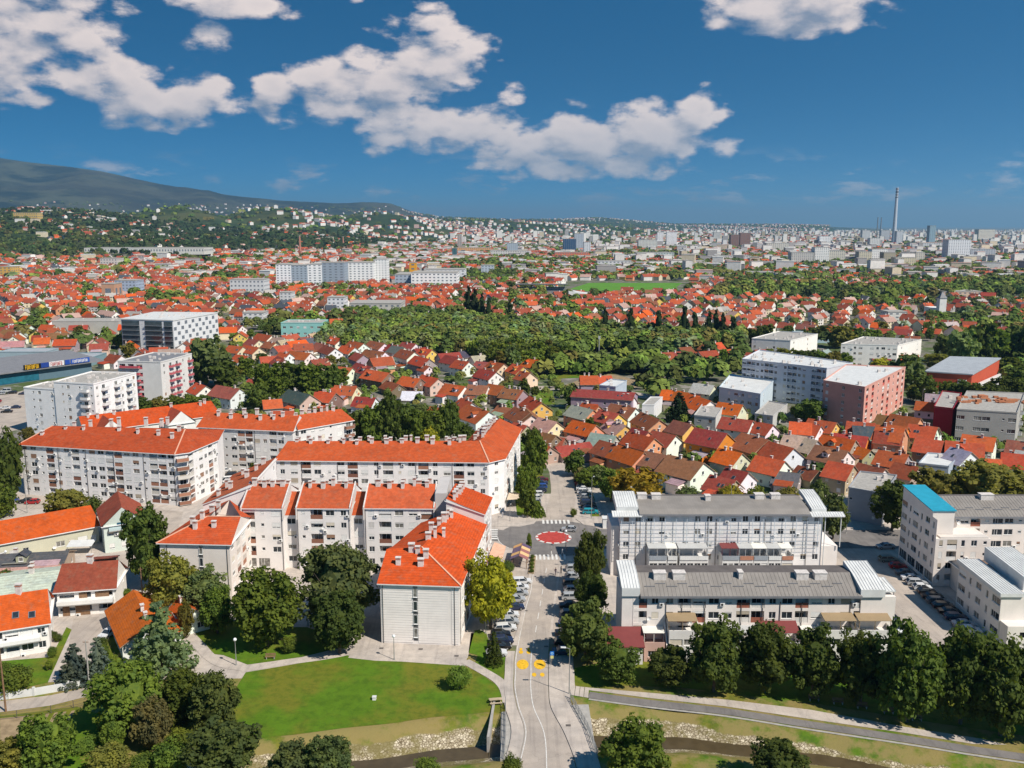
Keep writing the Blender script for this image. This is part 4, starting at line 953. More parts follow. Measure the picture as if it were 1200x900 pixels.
# C3: right block with the teal roof tower
C3, c3 = greyblock('grey_terrace', 98, 160, 198.2, 207, 14.3, 16.9, 'grey roofed apartment block behind the teal topped stair tower at the right', 83, 5, 'VsWLsVWsLLWVsWLsVWsLLWVs', 0, 0, yr=205, boxes=[(112,204,3)], wall=(.73,.66,.60), seam=True)
def tower():
    h = 16.; o = thing('corner_tower', '', 'tower', (97, 200, 0), final='beige corner tower with sloping teal roof at the right of the parking street'); r = random.Random(5)
    L = [(-2.3,-8.9),(2.,-8.9),(3.,-1.9),(3.,9),(-2.3,9)]
    b = MB(); facade(o, b, (-2.3,9), (-2.3,-8.9), 0, 15.6, 5, 'VvVvWv', r, base=.4, shut=.1, ground='SSSS', extra=False)
    facade(o, b, (-2.3,-8.9), (10,-8.9), 0, 11.2, 4, 'nLnws', r, base=.4, shut=.4)
    for q in (((10,-8.9),(10,-1)),): facewall(b, *q, 0, 11.2, [])
    b.face([(-2.3,-8.9,11.2),(10,-8.9,11.2),(10,-1,11.2),(-2.3,-1,11.2)])
    facewall(b, (-2.3,-6.6), (2.6,-6.6), 11.2, (17.,17.), []); facewall(b, (2.6,-6.6), (2.6,9), 11.2, (17.,18.2), []); facewall(b, (-2.3,9), (-2.3,-6.6), 15.55, (18.2,17.), [])
    ob('wall', b.mesh('wall', [M_WALL, M_DARK]), o, color=(.73,.66,.60))
    b = MB(); b.prism([(-2.6,-6.9),(2.9,-6.9),(2.9,9.2),(-2.6,9.2)], [16.9,16.9,18.2,18.2], [17.1,17.1,18.4,18.4]); ob('roof', b.mesh('roof', M_TEAL), o)
    b = MB(); b.box(-1.2, 9.5, -8.8, -6.9, 11.2, 11.5); ob('roof_terrace_planter', b.mesh('planter', M_WALL), o, color=(.6,.55,.5))
    return o
tower()
# brown roofed gatehouse and C4 white-roofed block
block('gatehouse', '', None, 'small building', [(98.6,184),(112,184),(112,191),(98.6,191)], 6, 2, {0: '.w.w.'}, ridge=[(98.6,187.5,7.6),(112,187.5,7.6)], asg=[0,1,1,0], gables=(1,3), seed=84, roofcol=(.17,.11,.08), wall=(.60,.56,.52), final='small beige house with brown roof between the teal tower and the white roofed block')
def c4():
    o = thing('white_roofed_block', '', 'apartment block', (105, 172, 0), final='beige block with white metal roofs at the right edge, beside the parked cars'); r = random.Random(8)
    b = MB(); facade(o, b, (-10.4,8), (-10.4,-8.6), 0, 9.6, 3, 'VvWvV', r, base=.3, shut=.2, extra=False)
    facade(o, b, (-10.4,-8.6), (-4.4,-8.6), 0, 9.6, 3, '...', r); facade(o, b, (-4.4,-4), (22,-4), 0, 9.6, 3, 'WLWLWL', r, base=.3)
    facewall(b, (-4.4,-8.6), (-4.4,-4), 0, 9.6, []); facewall(b, (22,8), (-10.4,8), 0, 9.6, []); facewall(b, (22,-4), (22,8), 0, 9.6, [])
    b.face([(-10.4,-8.6,9.6),(-4.4,-8.6,9.6),(-4.4,8,9.6),(-10.4,8,9.6)]); b.face([(-4.4,-4,9.6),(22,-4,9.6),(22,8,9.6),(-4.4,8,9.6)])
    facewall(b, (-10.2,-11.4), (14,-11.4), 0, 4.6, [(3,1.2,2.2,1.2,.3),(9,1.2,1,2,.3)]); facewall(b, (14,-11.4), (14,-8), 0, 4.6, []); facewall(b, (-10.2,-8.6), (-10.2,-11.4), 0, 4.6, []); b.face([(-10.2,-11.4,4.6),(14,-11.4,4.6),(14,-4,4.6),(-10.2,-4,4.6)])
    ob('wall', b.mesh('wall', [M_WALL, M_DARK]), o, color=(.73,.67,.61))
    endcap(o, -10.8, -6.2, [(-9,10.2),(8.4,10.6)], skirt=.7); endcap(o, -4.8, 1.0, [(-6,12.3),(9,13)], skirt=2.9); endcap(o, 1.4, 22, [(-5,10.6),(9,11.4)], skirt=1.)
    return o
c4()
# ------------------------------------------------------------------ family houses
OCC = []           # occupied spots (x, y, radius)
def free(x, y, r):
    for (a, b_, q) in OCC:
        if abs(a-x) < q+r and abs(b_-y) < q+r and (a-x)**2+(b_-y)**2 < (q+r)**2: return False
    return True
RC_ = {'or': ((.43,.088,.032), 'orange'), 'bo': ((.56,.095,.016), 'bright orange'), 'ru': ((.30,.072,.04), 'rust red'), 'br': ((.26,.10,.055), 'brown'), 'dr': ((.29,.05,.035), 'dark red'),
       'gy': ((.36,.33,.30), 'grey'), 'sl': ((.07,.08,.095), 'dark slate'), 'pk': ((.46,.30,.25), 'faded pink'), 'gg': ((.13,.14,.115), 'grey green'), 'wt': ((.62,.62,.60), 'white'), 'pg': ((.46,.51,.41), 'pale green')}
WC_ = {'w': ((.78,.74,.69), 'white'), 'c': ((.68,.58,.42), 'cream'), 'y': ((.70,.48,.12), 'yellow'), 's': ((.64,.30,.17), 'salmon'), 'o': ((.62,.20,.03), 'orange'), 'g': ((.36,.34,.33), 'grey'),
       't': ((.40,.33,.22), 'tan'), 'm': ((.33,.27,.30), 'mauve'), 'b': ((.22,.14,.10), 'brown'), 'p': ((.60,.42,.38), 'pale pink')}
LANDM = [(-17,180,'white end block'),(-40,208,'stepped terrace'),(-120,265,'large left block'),(-40,250,'long middle block'),(45,166,'nearer grey terrace'),(48,204,'farther grey terrace'),
 (110,200,'teal topped tower'),(11,223,'red roundabout'),(-160,350,'angular white block'),(-165,410,'pink balconied block'),(-225,590,'glass office block'),(150,400,'pink end block'),(120,440,'long pale block'),
 (175,350,'unfinished building'),(210,460,'red sports hall'),(60,370,'dark fir'),(-10,560,'central wood'),(40,470,'lone mast'),(160,600,'white villa pair'),(10,360,'mauve hall'),(85,395,'blue white building'),
 (-120,640,'teal office building'),(30,420,'cube building'),(60,700,'poplar row'),(-330,1300,'hospital slabs'),(-80,1250,'long white office'),(90,1330,'green pitch'),(350,820,'little church'),(-70,360,'dark tree belt'),(-330,800,'brick tower'),(20,205,'silver car row'),(15,290,'north street bend'),(-60,180,'beige fronted block'),(-75,160,'low orange house'),(-90,140,'white garden wall'),(-40,140,'lawn'),(0,133,'bridge'),(60,150,'cycle track'),(190,480,'school yard'),(-60,440,'yellow gabled house'),(-110,430,'slate roofed house'),(110,300,'grey gabled house'),(60,290,'big brown roof'),(140,330,'red box building')]
def gable_mesh(w, l, ez, rz, over=.45):     # ridge along x; wall with gables, and roof
    b = MB(); x0, x1, y0, y1 = -l/2, l/2, -w/2, w/2
    return b
def m_housewall(w, l, ez, rz, ops):
    b = MB(); x0, x1, y0, y1 = -l/2, l/2, -w/2, w/2
    facewall(b, (x0,y0), (x1,y0), 0, ez, ops[0]); facewall(b, (x1,y0), (x1,y1), 0, ez, ops[1]); facewall(b, (x1,y1), (x0,y1), 0, ez, ops[2]); facewall(b, (x0,y1), (x0,y0), 0, ez, ops[3])
    b.face([(x1,y0,ez),(x1,y1,ez),(x1,0,rz)]); b.face([(x0,y1,ez),(x0,y0,ez),(x0,0,rz)])
    return b
def m_houseroof(w, l, ez, rz, over=.5, hip=0.):
    sl = (rz-ez)/(w/2); y0 = -w/2-over; z0 = ez-sl*over; x0, x1 = -l/2-over*.8, l/2+over*.8; t = .2
    a0, a1 = x0+hip, x1-hip
    F = [[(x0,y0,z0),(x1,y0,z0),(a1,0,rz),(a0,0,rz)], [(x1,-y0,z0),(x0,-y0,z0),(a0,0,rz),(a1,0,rz)]]
    if hip: F += [[(x1,y0,z0),(x1,-y0,z0),(a1,0,rz)], [(x0,-y0,z0),(x0,y0,z0),(a0,0,rz)]]
    b = MB()
    for f in F: b.face(f, 0)
    if not hip:
        for f in F[:2]: b.face([(p[0],p[1],p[2]-t) for p in reversed(f)], 1)
        for s, x in ((1,x1),(-1,x0)):
            q = [(x,y0,z0-t),(x,0,rz-t),(x,0,rz),(x,y0,z0)]; q2 = [(x,0,rz-t),(x,-y0,z0-t),(x,-y0,z0),(x,0,rz)]
            b.face(q[::-s] if s == 1 else q, 1); b.face(q2[::-s] if s == 1 else q2, 1)
    for y in (y0, -y0): b.face([(x0,y,z0-t),(x1,y,z0-t),(x1,y,z0),(x0,y,z0)], 1)
    if hip:
        for x in (x0, x1): b.face([(x,y0,z0-t),(x,-y0,z0-t),(x,-y0,z0),(x,y0,z0)], 1)
        b.face([(x0,y0,z0-t),(x0,-y0,z0-t),(x1,-y0,z0-t),(x1,y0,z0-t)], 1)
    return b.mesh('roof', [M_TILE, M_FASC]), F
M_FASC = mat('timber_fascia', (.30,.22,.16), .8, .2, 1)
def m_skylight():
    b = MB(); b.box(-.4,.4,-.6,.6,0,.12); b.box(-.33,.33,-.53,.53,.12,.14,1); return b.mesh('skylight', [M_GREYT, M_GLASS])
M_GREYT = mat('grey_trim', (.20,.20,.21), .5, .1, .5)
NHOUSE = [0]
def house(x, y, l, w, ang, rc, wc, rz=8.3, ez=None, detail=2, hip=0., cat='house', final=None, name='house', zg=0., zone=None):
    r = random.Random(int(x*7+y*13+5)); NHOUSE[0] += 1
    ez = ez if ez is not None else rz-min(4., w*.5*.72)
    OCC.append((x, y, (w+l)*.27))
    col, rn = RC_[rc]; wcol, wn = WC_[wc]
    j = lambda c, k=.12: tuple(q*r.uniform(1-k, 1+k) for q in c)
    desc = f'{rn} roofed {wn} house'
    o = thing(name, desc, cat, (x, y, zg), ang, zone=zone, final=final, group=None)
    ops = [[], [], [], []]; wins = []
    fl = 2 if ez > 4.3 else 1
    if detail >= 1:
        for side, L in ((0, l), (1, w), (2, l), (3, w)):
            # only the sides that face the camera need openings built in
            a = ang+side*math.pi/2; nx_, ny_ = math.sin(a), -math.cos(a)
            if nx_*(-x)+ny_*(-y) < .05*math.hypot(x, y): continue
            n = max(2, int(L/3.2))
            for k in range(fl):
                for i in range(n):
                    if r.random() < .12: continue
                    ww = r.choice((1.0, 1.3)); zz = .8+k*2.7 if fl == 2 else .9
                    if zz+1.3 > ez-.1: continue
                    ops[side].append(((i+.5)*L/n, ww, zz, 1.2, .14)); wins.append((side, (i+.5)*L/n, ww, zz))
    b = m_housewall(w, l, ez, rz-.05, ops)
    ob('wall', b.mesh('wall', [M_WALL, M_DARK]), o, color=j(wcol))
    if detail >= 1:
        for (side, xx, ww, zz) in wins:
            c = [(-l/2,-w/2),(l/2,-w/2),(l/2,w/2),(-l/2,w/2)][side]; a = side*math.pi/2
            window(o, c[0]+math.cos(a)*xx, c[1]+math.sin(a)*xx, zz, a, ww, 1.2, r, .45 if detail > 1 else 0)
        for s in (1, -1):      # gable window
            a = ang+(math.pi/2 if s == 1 else -math.pi/2); nx_, ny_ = math.sin(a), -math.cos(a)
            if nx_*(-x)+ny_*(-y) > 0 and not hip and rz-ez > 2.2 and r.random() < .8:
                window(o, s*(l/2), 0, ez+.1, s*math.pi/2, 1.0, 1.2, r, 0, depth=-.03)
    rm, F = m_houseroof(w, l, ez, rz, .5, hip)
    ob('roof', rm, o, color=j(col, .2))
    for _q in range(2 if detail >= 1 else 0):       # lean-to
        if r.random() < .35: continue
        s = r.choice((1, -1)); aw, al, ah = r.uniform(2.5, 4), r.uniform(3.5, 6), r.uniform(2.4, 3.2); bx = r.uniform(-l/2+al/2, l/2-al/2) if l > al else 0
        b = MB(); y0_ = w/2*s; ya, yb = sorted((y0_, y0_+aw*s)); b.box(bx-al/2, bx+al/2, ya+.01, yb, 0, ah); ob('annex_wall', b.mesh('annex_wall', M_WALL), o, color=j(wcol))
        q = [ah+.05, ah+.05, ah+.9, ah+.9] if s < 0 else [ah+.9, ah+.9, ah+.05, ah+.05]
        b = MB(); b.prism([(bx-al/2-.3, ya-(.4 if s < 0 else 0)), (bx+al/2+.3, ya-(.4 if s < 0 else 0)), (bx+al/2+.3, yb+(.4 if s > 0 else 0)), (bx-al/2-.3, yb+(.4 if s > 0 else 0))], q, [t+.15 for t in q]); ob('annex_roof', b.mesh('annex_roof', M_TILE), o, color=j(RC_[r.choice(('ru','br','gy','or','gy','pk'))][0], .2))
    if detail >= 1 and not hip and l > 10 and w > 8.8 and r.random() < .3:      # dormer
        bx = r.uniform(-l*.25, l*.25); sl_ = (rz-ez)/(w/2); yd = -w*.36; zt = ez+(w/2+yd)*sl_; b = MB(); b.box(bx-1.1, bx+1.1, yd, -.5, zt-.3, zt+1.4); ob('dormer', b.mesh('dormer', M_WALL), o, color=j(wcol))
        b = MB(); b.face([(bx-1.4,yd-.3,zt+1.3),(bx,yd-.3,zt+2.2),(bx,0,zt+2.2),(bx-1.4,0,zt+1.3)]); b.face([(bx,yd-.3,zt+2.2),(bx+1.4,yd-.3,zt+1.3),(bx+1.4,0,zt+1.3),(bx,0,zt+2.2)]); b.face([(bx-1.1,yd-.01,zt+1.4),(bx+1.1,yd-.01,zt+1.4),(bx,yd-.01,zt+2.15)]); ob('dormer_roof', b.mesh('dormer_roof', M_TILE), o, color=j(col, .15))
        window(o, bx, yd, zt+.25, 0, 1.0, 1.0, r, 0, depth=-.03)
    for k in range(r.choice((1, 1, 2))):
        cx_, cy_ = r.uniform(-l*.35, l*.35), r.uniform(-.6, 1.2); z = roof_z(F, cx_, cy_)
        c = ob('chimney', cached('hch', lambda: m_chimney(.7, .6, 1.3)), o, (cx_, cy_, z or rz))
    if detail >= 2:
        for k in range(r.choice((0, 0, 1, 2))):
            cx_ = r.uniform(-l*.35, l*.35); cy_ = -w*.28; z = roof_z(F, cx_, cy_)
            s = ob('skylight', cached('sky', m_skylight), o, (cx_, cy_, z+.02)); s.rotation_euler = (math.atan((rz-ez)/(w/2)), 0, 0)
        if r.random() < .25: 
            b = MB(); b.tube((0,0,-.4),(0,0,2.2),.03,.02,5); b.bar((-.5,0,1.9),(.5,0,1.9),.03,.03); b.bar((-.35,0,1.6),(.35,0,1.6),.03,.03)
            ob('aerial', cached('aer', lambda: b.mesh('aerial', M_POST)), o, (r.uniform(-l*.3, l*.3), 0, rz))
    return o
def H(off, sc, cx1, cy1, cx2, cy2, rc, wc, w=9.4, rz=8.3, **k):
    """a house from the two ends of its ridge as read off an enlarged crop of the photo"""
    u1, v1, u2, v2 = off[0]+cx1/sc, off[1]+cy1/sc, off[0]+cx2/sc, off[1]+cy2/sc
    a = G(u1, v1, rz); b_ = G(u2, v2, rz); L = math.dist(a, b_); ang = math.atan2(b_[1]-a[1], b_[0]-a[0])
    l = min(max(L, 7.5), 17.5)
    return house((a[0]+b_[0])/2, (a[1]+b_[1])/2, l, w, ang, rc, wc, rz, **k)
P_ = ((600,440),6); Q_ = ((740,440),6); RR = ((900,470),6); S5 = ((1040,420),5); T_ = ((370,380),4.8); U_ = ((230,380),6.316)
for z in [(P_,430,312,590,347,'bo','s'),(P_,425,205,570,240,'gy','s'),(P_,125,142,210,190,'or','y'),(P_,75,207,150,285,'br','w'),(P_,190,292,315,325,'pk','c'),
 (P_,500,190,610,212,'or','s',7,6.5),(P_,620,238,750,268,'ru','y'),(P_,690,305,800,350,'pk','y'),(P_,560,400,730,425,'gy','g',10,6.5),(P_,310,500,540,465,'dr','g',8,5.),(P_,620,452,760,490,'ru','s'),
 (P_,740,485,925,540,'bo','s'),(P_,830,395,1000,440,'or','s'),(P_,990,385,1150,420,'ru','w'),(P_,910,255,1040,310,'ru','s'),(P_,700,195,870,228,'br','w'),(P_,750,140,850,150,'br','w',8,7),
 (P_,1060,98,1200,110,'bo','g'),(P_,940,530,1090,560,'br','w'),(P_,850,365,960,395,'dr','s'),(P_,160,385,310,420,'br','b',9,6.),(P_,255,425,350,435,'ru','b',6,4.5),(P_,190,470,270,500,'or','t',8,6.),(P_,0,92,60,100,'ru','m'),
 (P_,20,330,100,350,'ru','t',8,6),(P_,480,0,600,0,'or','m'),(P_,600,5,690,0,'or','m',8,7),
 (Q_,262,555,505,612,'br','w',12.5,9.),(Q_,300,312,425,342,'br','y'),(Q_,450,365,670,405,'dr','o',12,10.),(Q_,620,508,775,545,'bo','c'),(Q_,250,97,400,120,'bo','c'),(Q_,400,125,560,178,'bo','w',11,8.3),
 (Q_,615,185,780,205,'bo','c',10,8),(Q_,440,52,580,68,'gy','c'),(Q_,640,288,850,315,'ru','w'),(Q_,860,318,995,345,'or','w',9,7.5),(Q_,780,400,960,450,'br','t',13,8.6),(Q_,970,462,1140,510,'or','w',10.5,8.6),
 (Q_,880,560,1075,600,'or','w',10,8),(Q_,700,650,790,672,'dr','w'),(Q_,560,695,730,735,'ru','t',9,7),(Q_,1010,668,1180,690,'gg','g',9,5.2),(Q_,1110,412,1200,425,'pk','g'),(Q_,1150,325,1230,330,'or','w'),
 (RR,290,120,480,150,'or','y',9,8),(RR,225,150,370,172,'or','w',9,7.5),(RR,165,235,345,275,'pk','g',10,8),(RR,385,235,612,272,'bo','t',10,8.6),(RR,340,305,560,350,'br','w',10,8.6),(RR,560,138,750,155,'or','g'),
 (RR,610,172,740,178,'sl','g',8,7.5),(RR,470,222,700,250,'dr','o',9,8),(RR,610,312,710,340,'bo','t',7,6.),(RR,775,92,1010,125,'br','g',10,8),(RR,870,88,1070,120,'or','s',9,9),
 (RR,770,165,960,190,'or','s',11,11.),(RR,760,205,950,225,'dr','s',9,9.5),(RR,785,340,985,375,'or','m',10,8),(RR,430,418,600,450,'or','t',10,8.6),(RR,640,432,820,475,'ru','w',10,8.),(RR,925,432,1030,455,'ru','t',9,7.5),
 (RR,1050,162,1190,182,'br','w'),(RR,225,452,345,485,'ru','t',7,5.5),(RR,0,285,60,300,'or','w',9,8),
 (S5,170,462,325,482,'or','s',10,8.5),(S5,385,520,480,545,'gy','w',10,8.5),(S5,445,442,632,465,'or','w',10,8.5),(S5,345,480,565,500,'or','c',11,8.5),(S5,535,582,640,590,'or','t',9,6),(S5,700,552,800,562,'or','w',10,7.5),
 (S5,130,382,290,402,'or','w',10,9),(S5,745,480,810,488,'br','t',9,6),(S5,340,218,430,225,'gy','t',9,7.5),(S5,500,262,630,270,'pk','t',8,7),(S5,640,275,720,285,'or','t',9,7),(S5,230,205,330,212,'gy','w',9,7),(S5,185,250,270,258,'or','w',8,6.5),
 (S5,20,325,140,345,'or','s',9,8),(S5,0,385,110,400,'or','o',9,9),
 (T_,60,62,165,85,'or','w'),(T_,150,118,220,130,'or','w'),(T_,190,90,275,108,'or','w'),(T_,300,90,395,108,'br','w'),(T_,430,118,500,130,'gg','w',9,10.5),(T_,480,138,555,155,'ru','w',10,10.5),(T_,280,140,390,155,'br','w',9,8),
 (T_,590,132,655,142,'or','y',9,9),(T_,560,175,640,195,'or','m',10,9),(T_,730,172,805,185,'dr','w'),(T_,790,198,862,210,'or','w'),(T_,985,206,1060,222,'or','c'),(T_,905,206,985,215,'br','t',8,7),(T_,1110,220,1170,238,'or','y'),
 (T_,925,248,1015,268,'dr','w'),(T_,130,237,205,245,'or','w',10,8.3),(T_,225,213,320,240,'dr','g',9,9.5),(T_,280,250,425,275,'or','b',10,8.5),(T_,400,315,470,338,'ru','b',8,6),(T_,490,290,590,305,'or','b'),(T_,600,282,690,305,'or','p'),
 (T_,730,332,840,348,'or','w',10,8),(T_,860,338,970,345,'br','w'),(T_,975,333,1060,348,'or','b'),(T_,1060,357,1150,368,'br','b'),(T_,20,375,110,385,'or','b'),(T_,110,342,230,350,'or','c',9,7.5),(T_,225,405,335,412,'dr','w',9,6.5),
 (T_,820,412,880,440,'or','w',9,8),(T_,850,448,975,490,'or','w',12,8.6),(T_,1120,462,1200,500,'br','w'),(T_,655,462,720,470,'or','w',8,5),(T_,490,375,600,378,'wt','c',9,4.5),(T_,355,398,430,410,'gy','g',7,4),(T_,1030,458,1090,470,'br','b',7,5.5),
 (T_,0,100,80,118,'br','w',9,7),(T_,340,185,430,180,'pk','w',8,7),(T_,20,190,70,200,'ru','c',9,7),(T_,600,225,640,235,'or','w',7,6),(T_,1160,262,1200,270,'or','c'),
 (U_,440,64,575,85,'or','w'),(U_,245,155,345,165,'or','c'),(U_,350,150,470,172,'or','c'),(U_,295,222,385,235,'or','g',8,6.5),(U_,470,240,600,232,'or','w',11,7.5),(U_,590,225,670,270,'ru','w'),(U_,695,195,845,212,'or','w'),(U_,850,262,970,252,'ru','c',9,7.5),
 (U_,150,448,320,475,'br','w',10.5,8.8),(U_,680,480,845,520,'sl','p',10.5,8.8),(U_,500,560,620,552,'or','g',8,7),(U_,560,640,720,640,'or','w',9,7),(U_,1000,470,1180,455,'or','c',8,7),(U_,880,500,1010,500,'or','w',9,7),(U_,0,430,70,455,'or','w'),
 (U_,240,0,340,8,'dr','w'),(U_,720,145,860,140,'ru','w'),(U_,620,205,690,215,'or','w'),(U_,940,150,1040,180,'ru','w'),(U_,400,405,470,410,'ru','w',5,4)]:
    (of, sc), c, rest = z[0], z[1:5], z[5:]
    k = {}; 
    if len(rest) > 2: k['w'] = rest[2]
    if len(rest) > 3: k['rz'] = rest[3]
    H(of, sc, *c, rest[0], rest[1], **k)
# the houses bottom left, larger in the picture
def bighouse(name, final, poly, z, fl, faces, ridge, asg, gables, rc, wc, seed, **k):
    cat = 'house'; cx = sum(p[0] for p in poly)/len(poly); cy = sum(p[1] for p in poly)/len(poly)
    OCC.append((cx, cy, 10)); chim = k.pop('chim', [(cx, cy)])
    return block(name, '', None, cat, poly, z, fl, faces, ridge=ridge, asg=asg, gables=gables, roofcol=RC_[rc][0], wall=wc if isinstance(wc, tuple) else WC_[wc][0], seed=seed, chim=chim, final=final, over=.6, **k)
def quad(p, q, dep):      # front-left, front-right ground points, depth backwards
    d = Vector((q[0]-p[0], q[1]-p[1])).normalized(); n = Vector((-d.y, d.x))*dep
    return [p, q, (q[0]+n.x, q[1]+n.y), (p[0]+n.x, p[1]+n.y)]
M_TEALG0 = mat('blue_loggia_panel', (.03,.10,.16), .4, .2, 1)  # flat blue panel for the loggia in the gable
def ridged(name, final, uvl, uvr, ze, rise, dep, fl, cols, rc, wc, seed, side=None, **k):
    p, q = G(*uvl, ze), G(*uvr, ze); po = quad(p, q, dep); m0 = ((po[0][0]+po[3][0])/2, (po[0][1]+po[3][1])/2, ze+rise); m1 = ((po[1][0]+po[2][0])/2, (po[1][1]+po[2][1])/2, ze+rise)
    f = {0: cols}
    if side: f[1] = side
    return bighouse(name, final, po, ze, fl, f, [m0, m1], [0,1,1,0], (1,3), rc, wc, seed, **k)
M_LOWR = None
ridged('long_house', 'long low house with bright orange roof and beige and green walls, bottom left', (-6,638), (115,615.5), 4.6, 3.6, 14, 1, 'wWw..WwLw', 'bo', (.52,.50,.38), 201, chim=[])
p, q = G(121,616,7.2), G(170,609,7.2)
po = quad(p, q, 15); po = [(a, b_) for a, b_ in po]
hD = bighouse('gabled_house', 'pale green and white house with rust gable roof and blue balcony opening', po, 7.2, 2, {0: 'wWw', 1: 'w.w'}, [((po[0][0]+po[1][0])/2, (po[0][1]+po[1][1])/2-.9, 11.4), ((po[2][0]+po[3][0])/2, (po[2][1]+po[3][1])/2, 11.4)], [0,0,1,1], (0,2), 'ru', (.56,.62,.56), 202, chim=[])
ridged('pale_green_roofed_house', 'low house with pale green weathered roof between the orange roofed houses at left', (-10,700), (72,690), 3.4, 1.6, 15, 1, 'ww.ww', 'pg', 'w', 203)
hF2 = ridged('white_house', 'white two storey house with rust roof, three skylights and long balcony, garage below', (66,693), (134,688), 5.6, 4.0, 10.5, 2, 'LWL', 'ru', 'w', 204, side='.w', kw={'para': (.68,.67,.65), 'shut': .1})
hF1 = ridged('white_house', 'white house with bright orange roof and two skylights at the left edge', (-14,740), (56,729), 5.9, 4.4, 12, 2, 'WLWw', 'bo', 'w', 205, side='.w.', kw={'para': (.68,.67,.65)})
ridged('white_house', 'white house cut off by the left edge of the picture, beside the bright orange roof', (-90,748), (-17,741), 5.9, 4.4, 12, 2, 'WLWw', 'bo', 'w', 206)
# the low orange roof pair beside the cedar
house(-73.2, 166.8, 18.5, 10.5, math.radians(-58), 'bo', 'w', 6.0, 3.0, name='low_house', final='small low house with two bright orange roof slopes, next to the cedar')
house(-66.5, 170.5, 9, 7, math.radians(-50), 'bo', 'w', 5.6, 3.2, name='outbuilding')
for (a, c) in (((118,668),(150,664)),):
    x, y = G(118,664,3); house(x, y, 7, 6, .2, 'pk', 'c', 4.2, 2.6)
def skylights(h, pts):
    root, c, RF = h
    for (u, v, zz) in pts:
        x, y = G(u, v, zz); x -= c[0]; y -= c[1]
        f = RF[0]; p = [Vector(q) for q in f]; n = (p[1]-p[0]).cross(p[2]-p[0]).normalized(); n = n if n.z > 0 else -n
        z = roof_z([f], x, y)
        if z is None: continue
        o = ob('skylight', cached('sky', m_skylight), root, (x, y, z+.03)); o.rotation_mode = 'QUATERNION'; o.rotation_quaternion = n.to_track_quat('Z', 'Y'); o.scale = (1.5, 1.2, 1)
skylights(hF2, [(74,681,8),(96,680,8),(111,679,8)]); skylights(hF1, [(18,718,8),(37,716,8)])
def front_extras(h, poly0, poly1, items):
    root, c, _ = h; a = Vector((poly0[0]-c[0], poly0[1]-c[1])); e = Vector((poly1[0]-c[0], poly1[1]-c[1])); d = e-a; L = d.length; d.normalize(); ang = math.atan2(d.y, d.x)
    for (nm, t0, t1, z0, z1, dep, m, col) in items:
        b = MB(); w = (t1-t0)*L; b.box(-w/2, w/2, -dep, .0 if dep > .3 else -.01, z0, z1); q = a+d*((t0+t1)/2*L); ob(nm, b.mesh(nm, m), root, (q.x, q.y, 0), ang, color=col)
front_extras(hF2, G(66,693,5.6), G(134,688,5.6), [('balcony_slab',.02,.98,2.75,2.95,1.5,M_CONC,None),('balcony_parapet',.02,.98,2.95,3.75,1.55,M_PAINT,(.74,.72,.68)),('garage_door',.30,.55,.05,2.3,.06,M_WOOD,None),('garage_door',.08,.2,.05,2.3,.06,M_WOOD,None),('shutters',.38,.52,3.3,4.9,.08,M_WOOD,None),('shutters',.66,.9,3.3,4.9,.08,M_WOOD,None)])
front_extras(hF1, G(-14,740,5.9), G(56,729,5.9), [('balcony_slab',.15,.85,2.7,2.9,1.1,M_CONC,None),('balcony_parapet',.15,.85,2.9,3.6,1.15,M_PAINT,(.76,.74,.71))])
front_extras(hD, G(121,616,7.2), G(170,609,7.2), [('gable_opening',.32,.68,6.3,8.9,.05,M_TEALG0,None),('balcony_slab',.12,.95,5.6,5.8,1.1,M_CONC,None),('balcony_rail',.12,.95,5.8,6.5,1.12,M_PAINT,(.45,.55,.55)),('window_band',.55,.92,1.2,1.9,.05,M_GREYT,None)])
x, y = G(35,655,3); house(x, y, 17, 9, .16, 'sl', 't', 4.6, 3., detail=1)
x, y = G(30,668,3); house(x, y, 20, 6, .16, 'pk', 't', 3.8, 2.6, detail=1)
OCC += [(p[0], p[1], 14) for p in ((-17,170),(-14,188),(-10,204),(-60,208),(-45,208),(-30,208),(-67,192),(-67,215),(-60,250),(-40,250),(-20,250),(-5,250),(-3,270),(-140,270),(-120,265),(-100,262),(-95,290),(-80,290),(-62,300),(30,165),(45,165),(60,165),(70,165),(30,203),(45,203),(60,203),(70,203),(97,200),(115,205),(135,205),(105,172),(-150,330),(-135,342),(-120,352))]
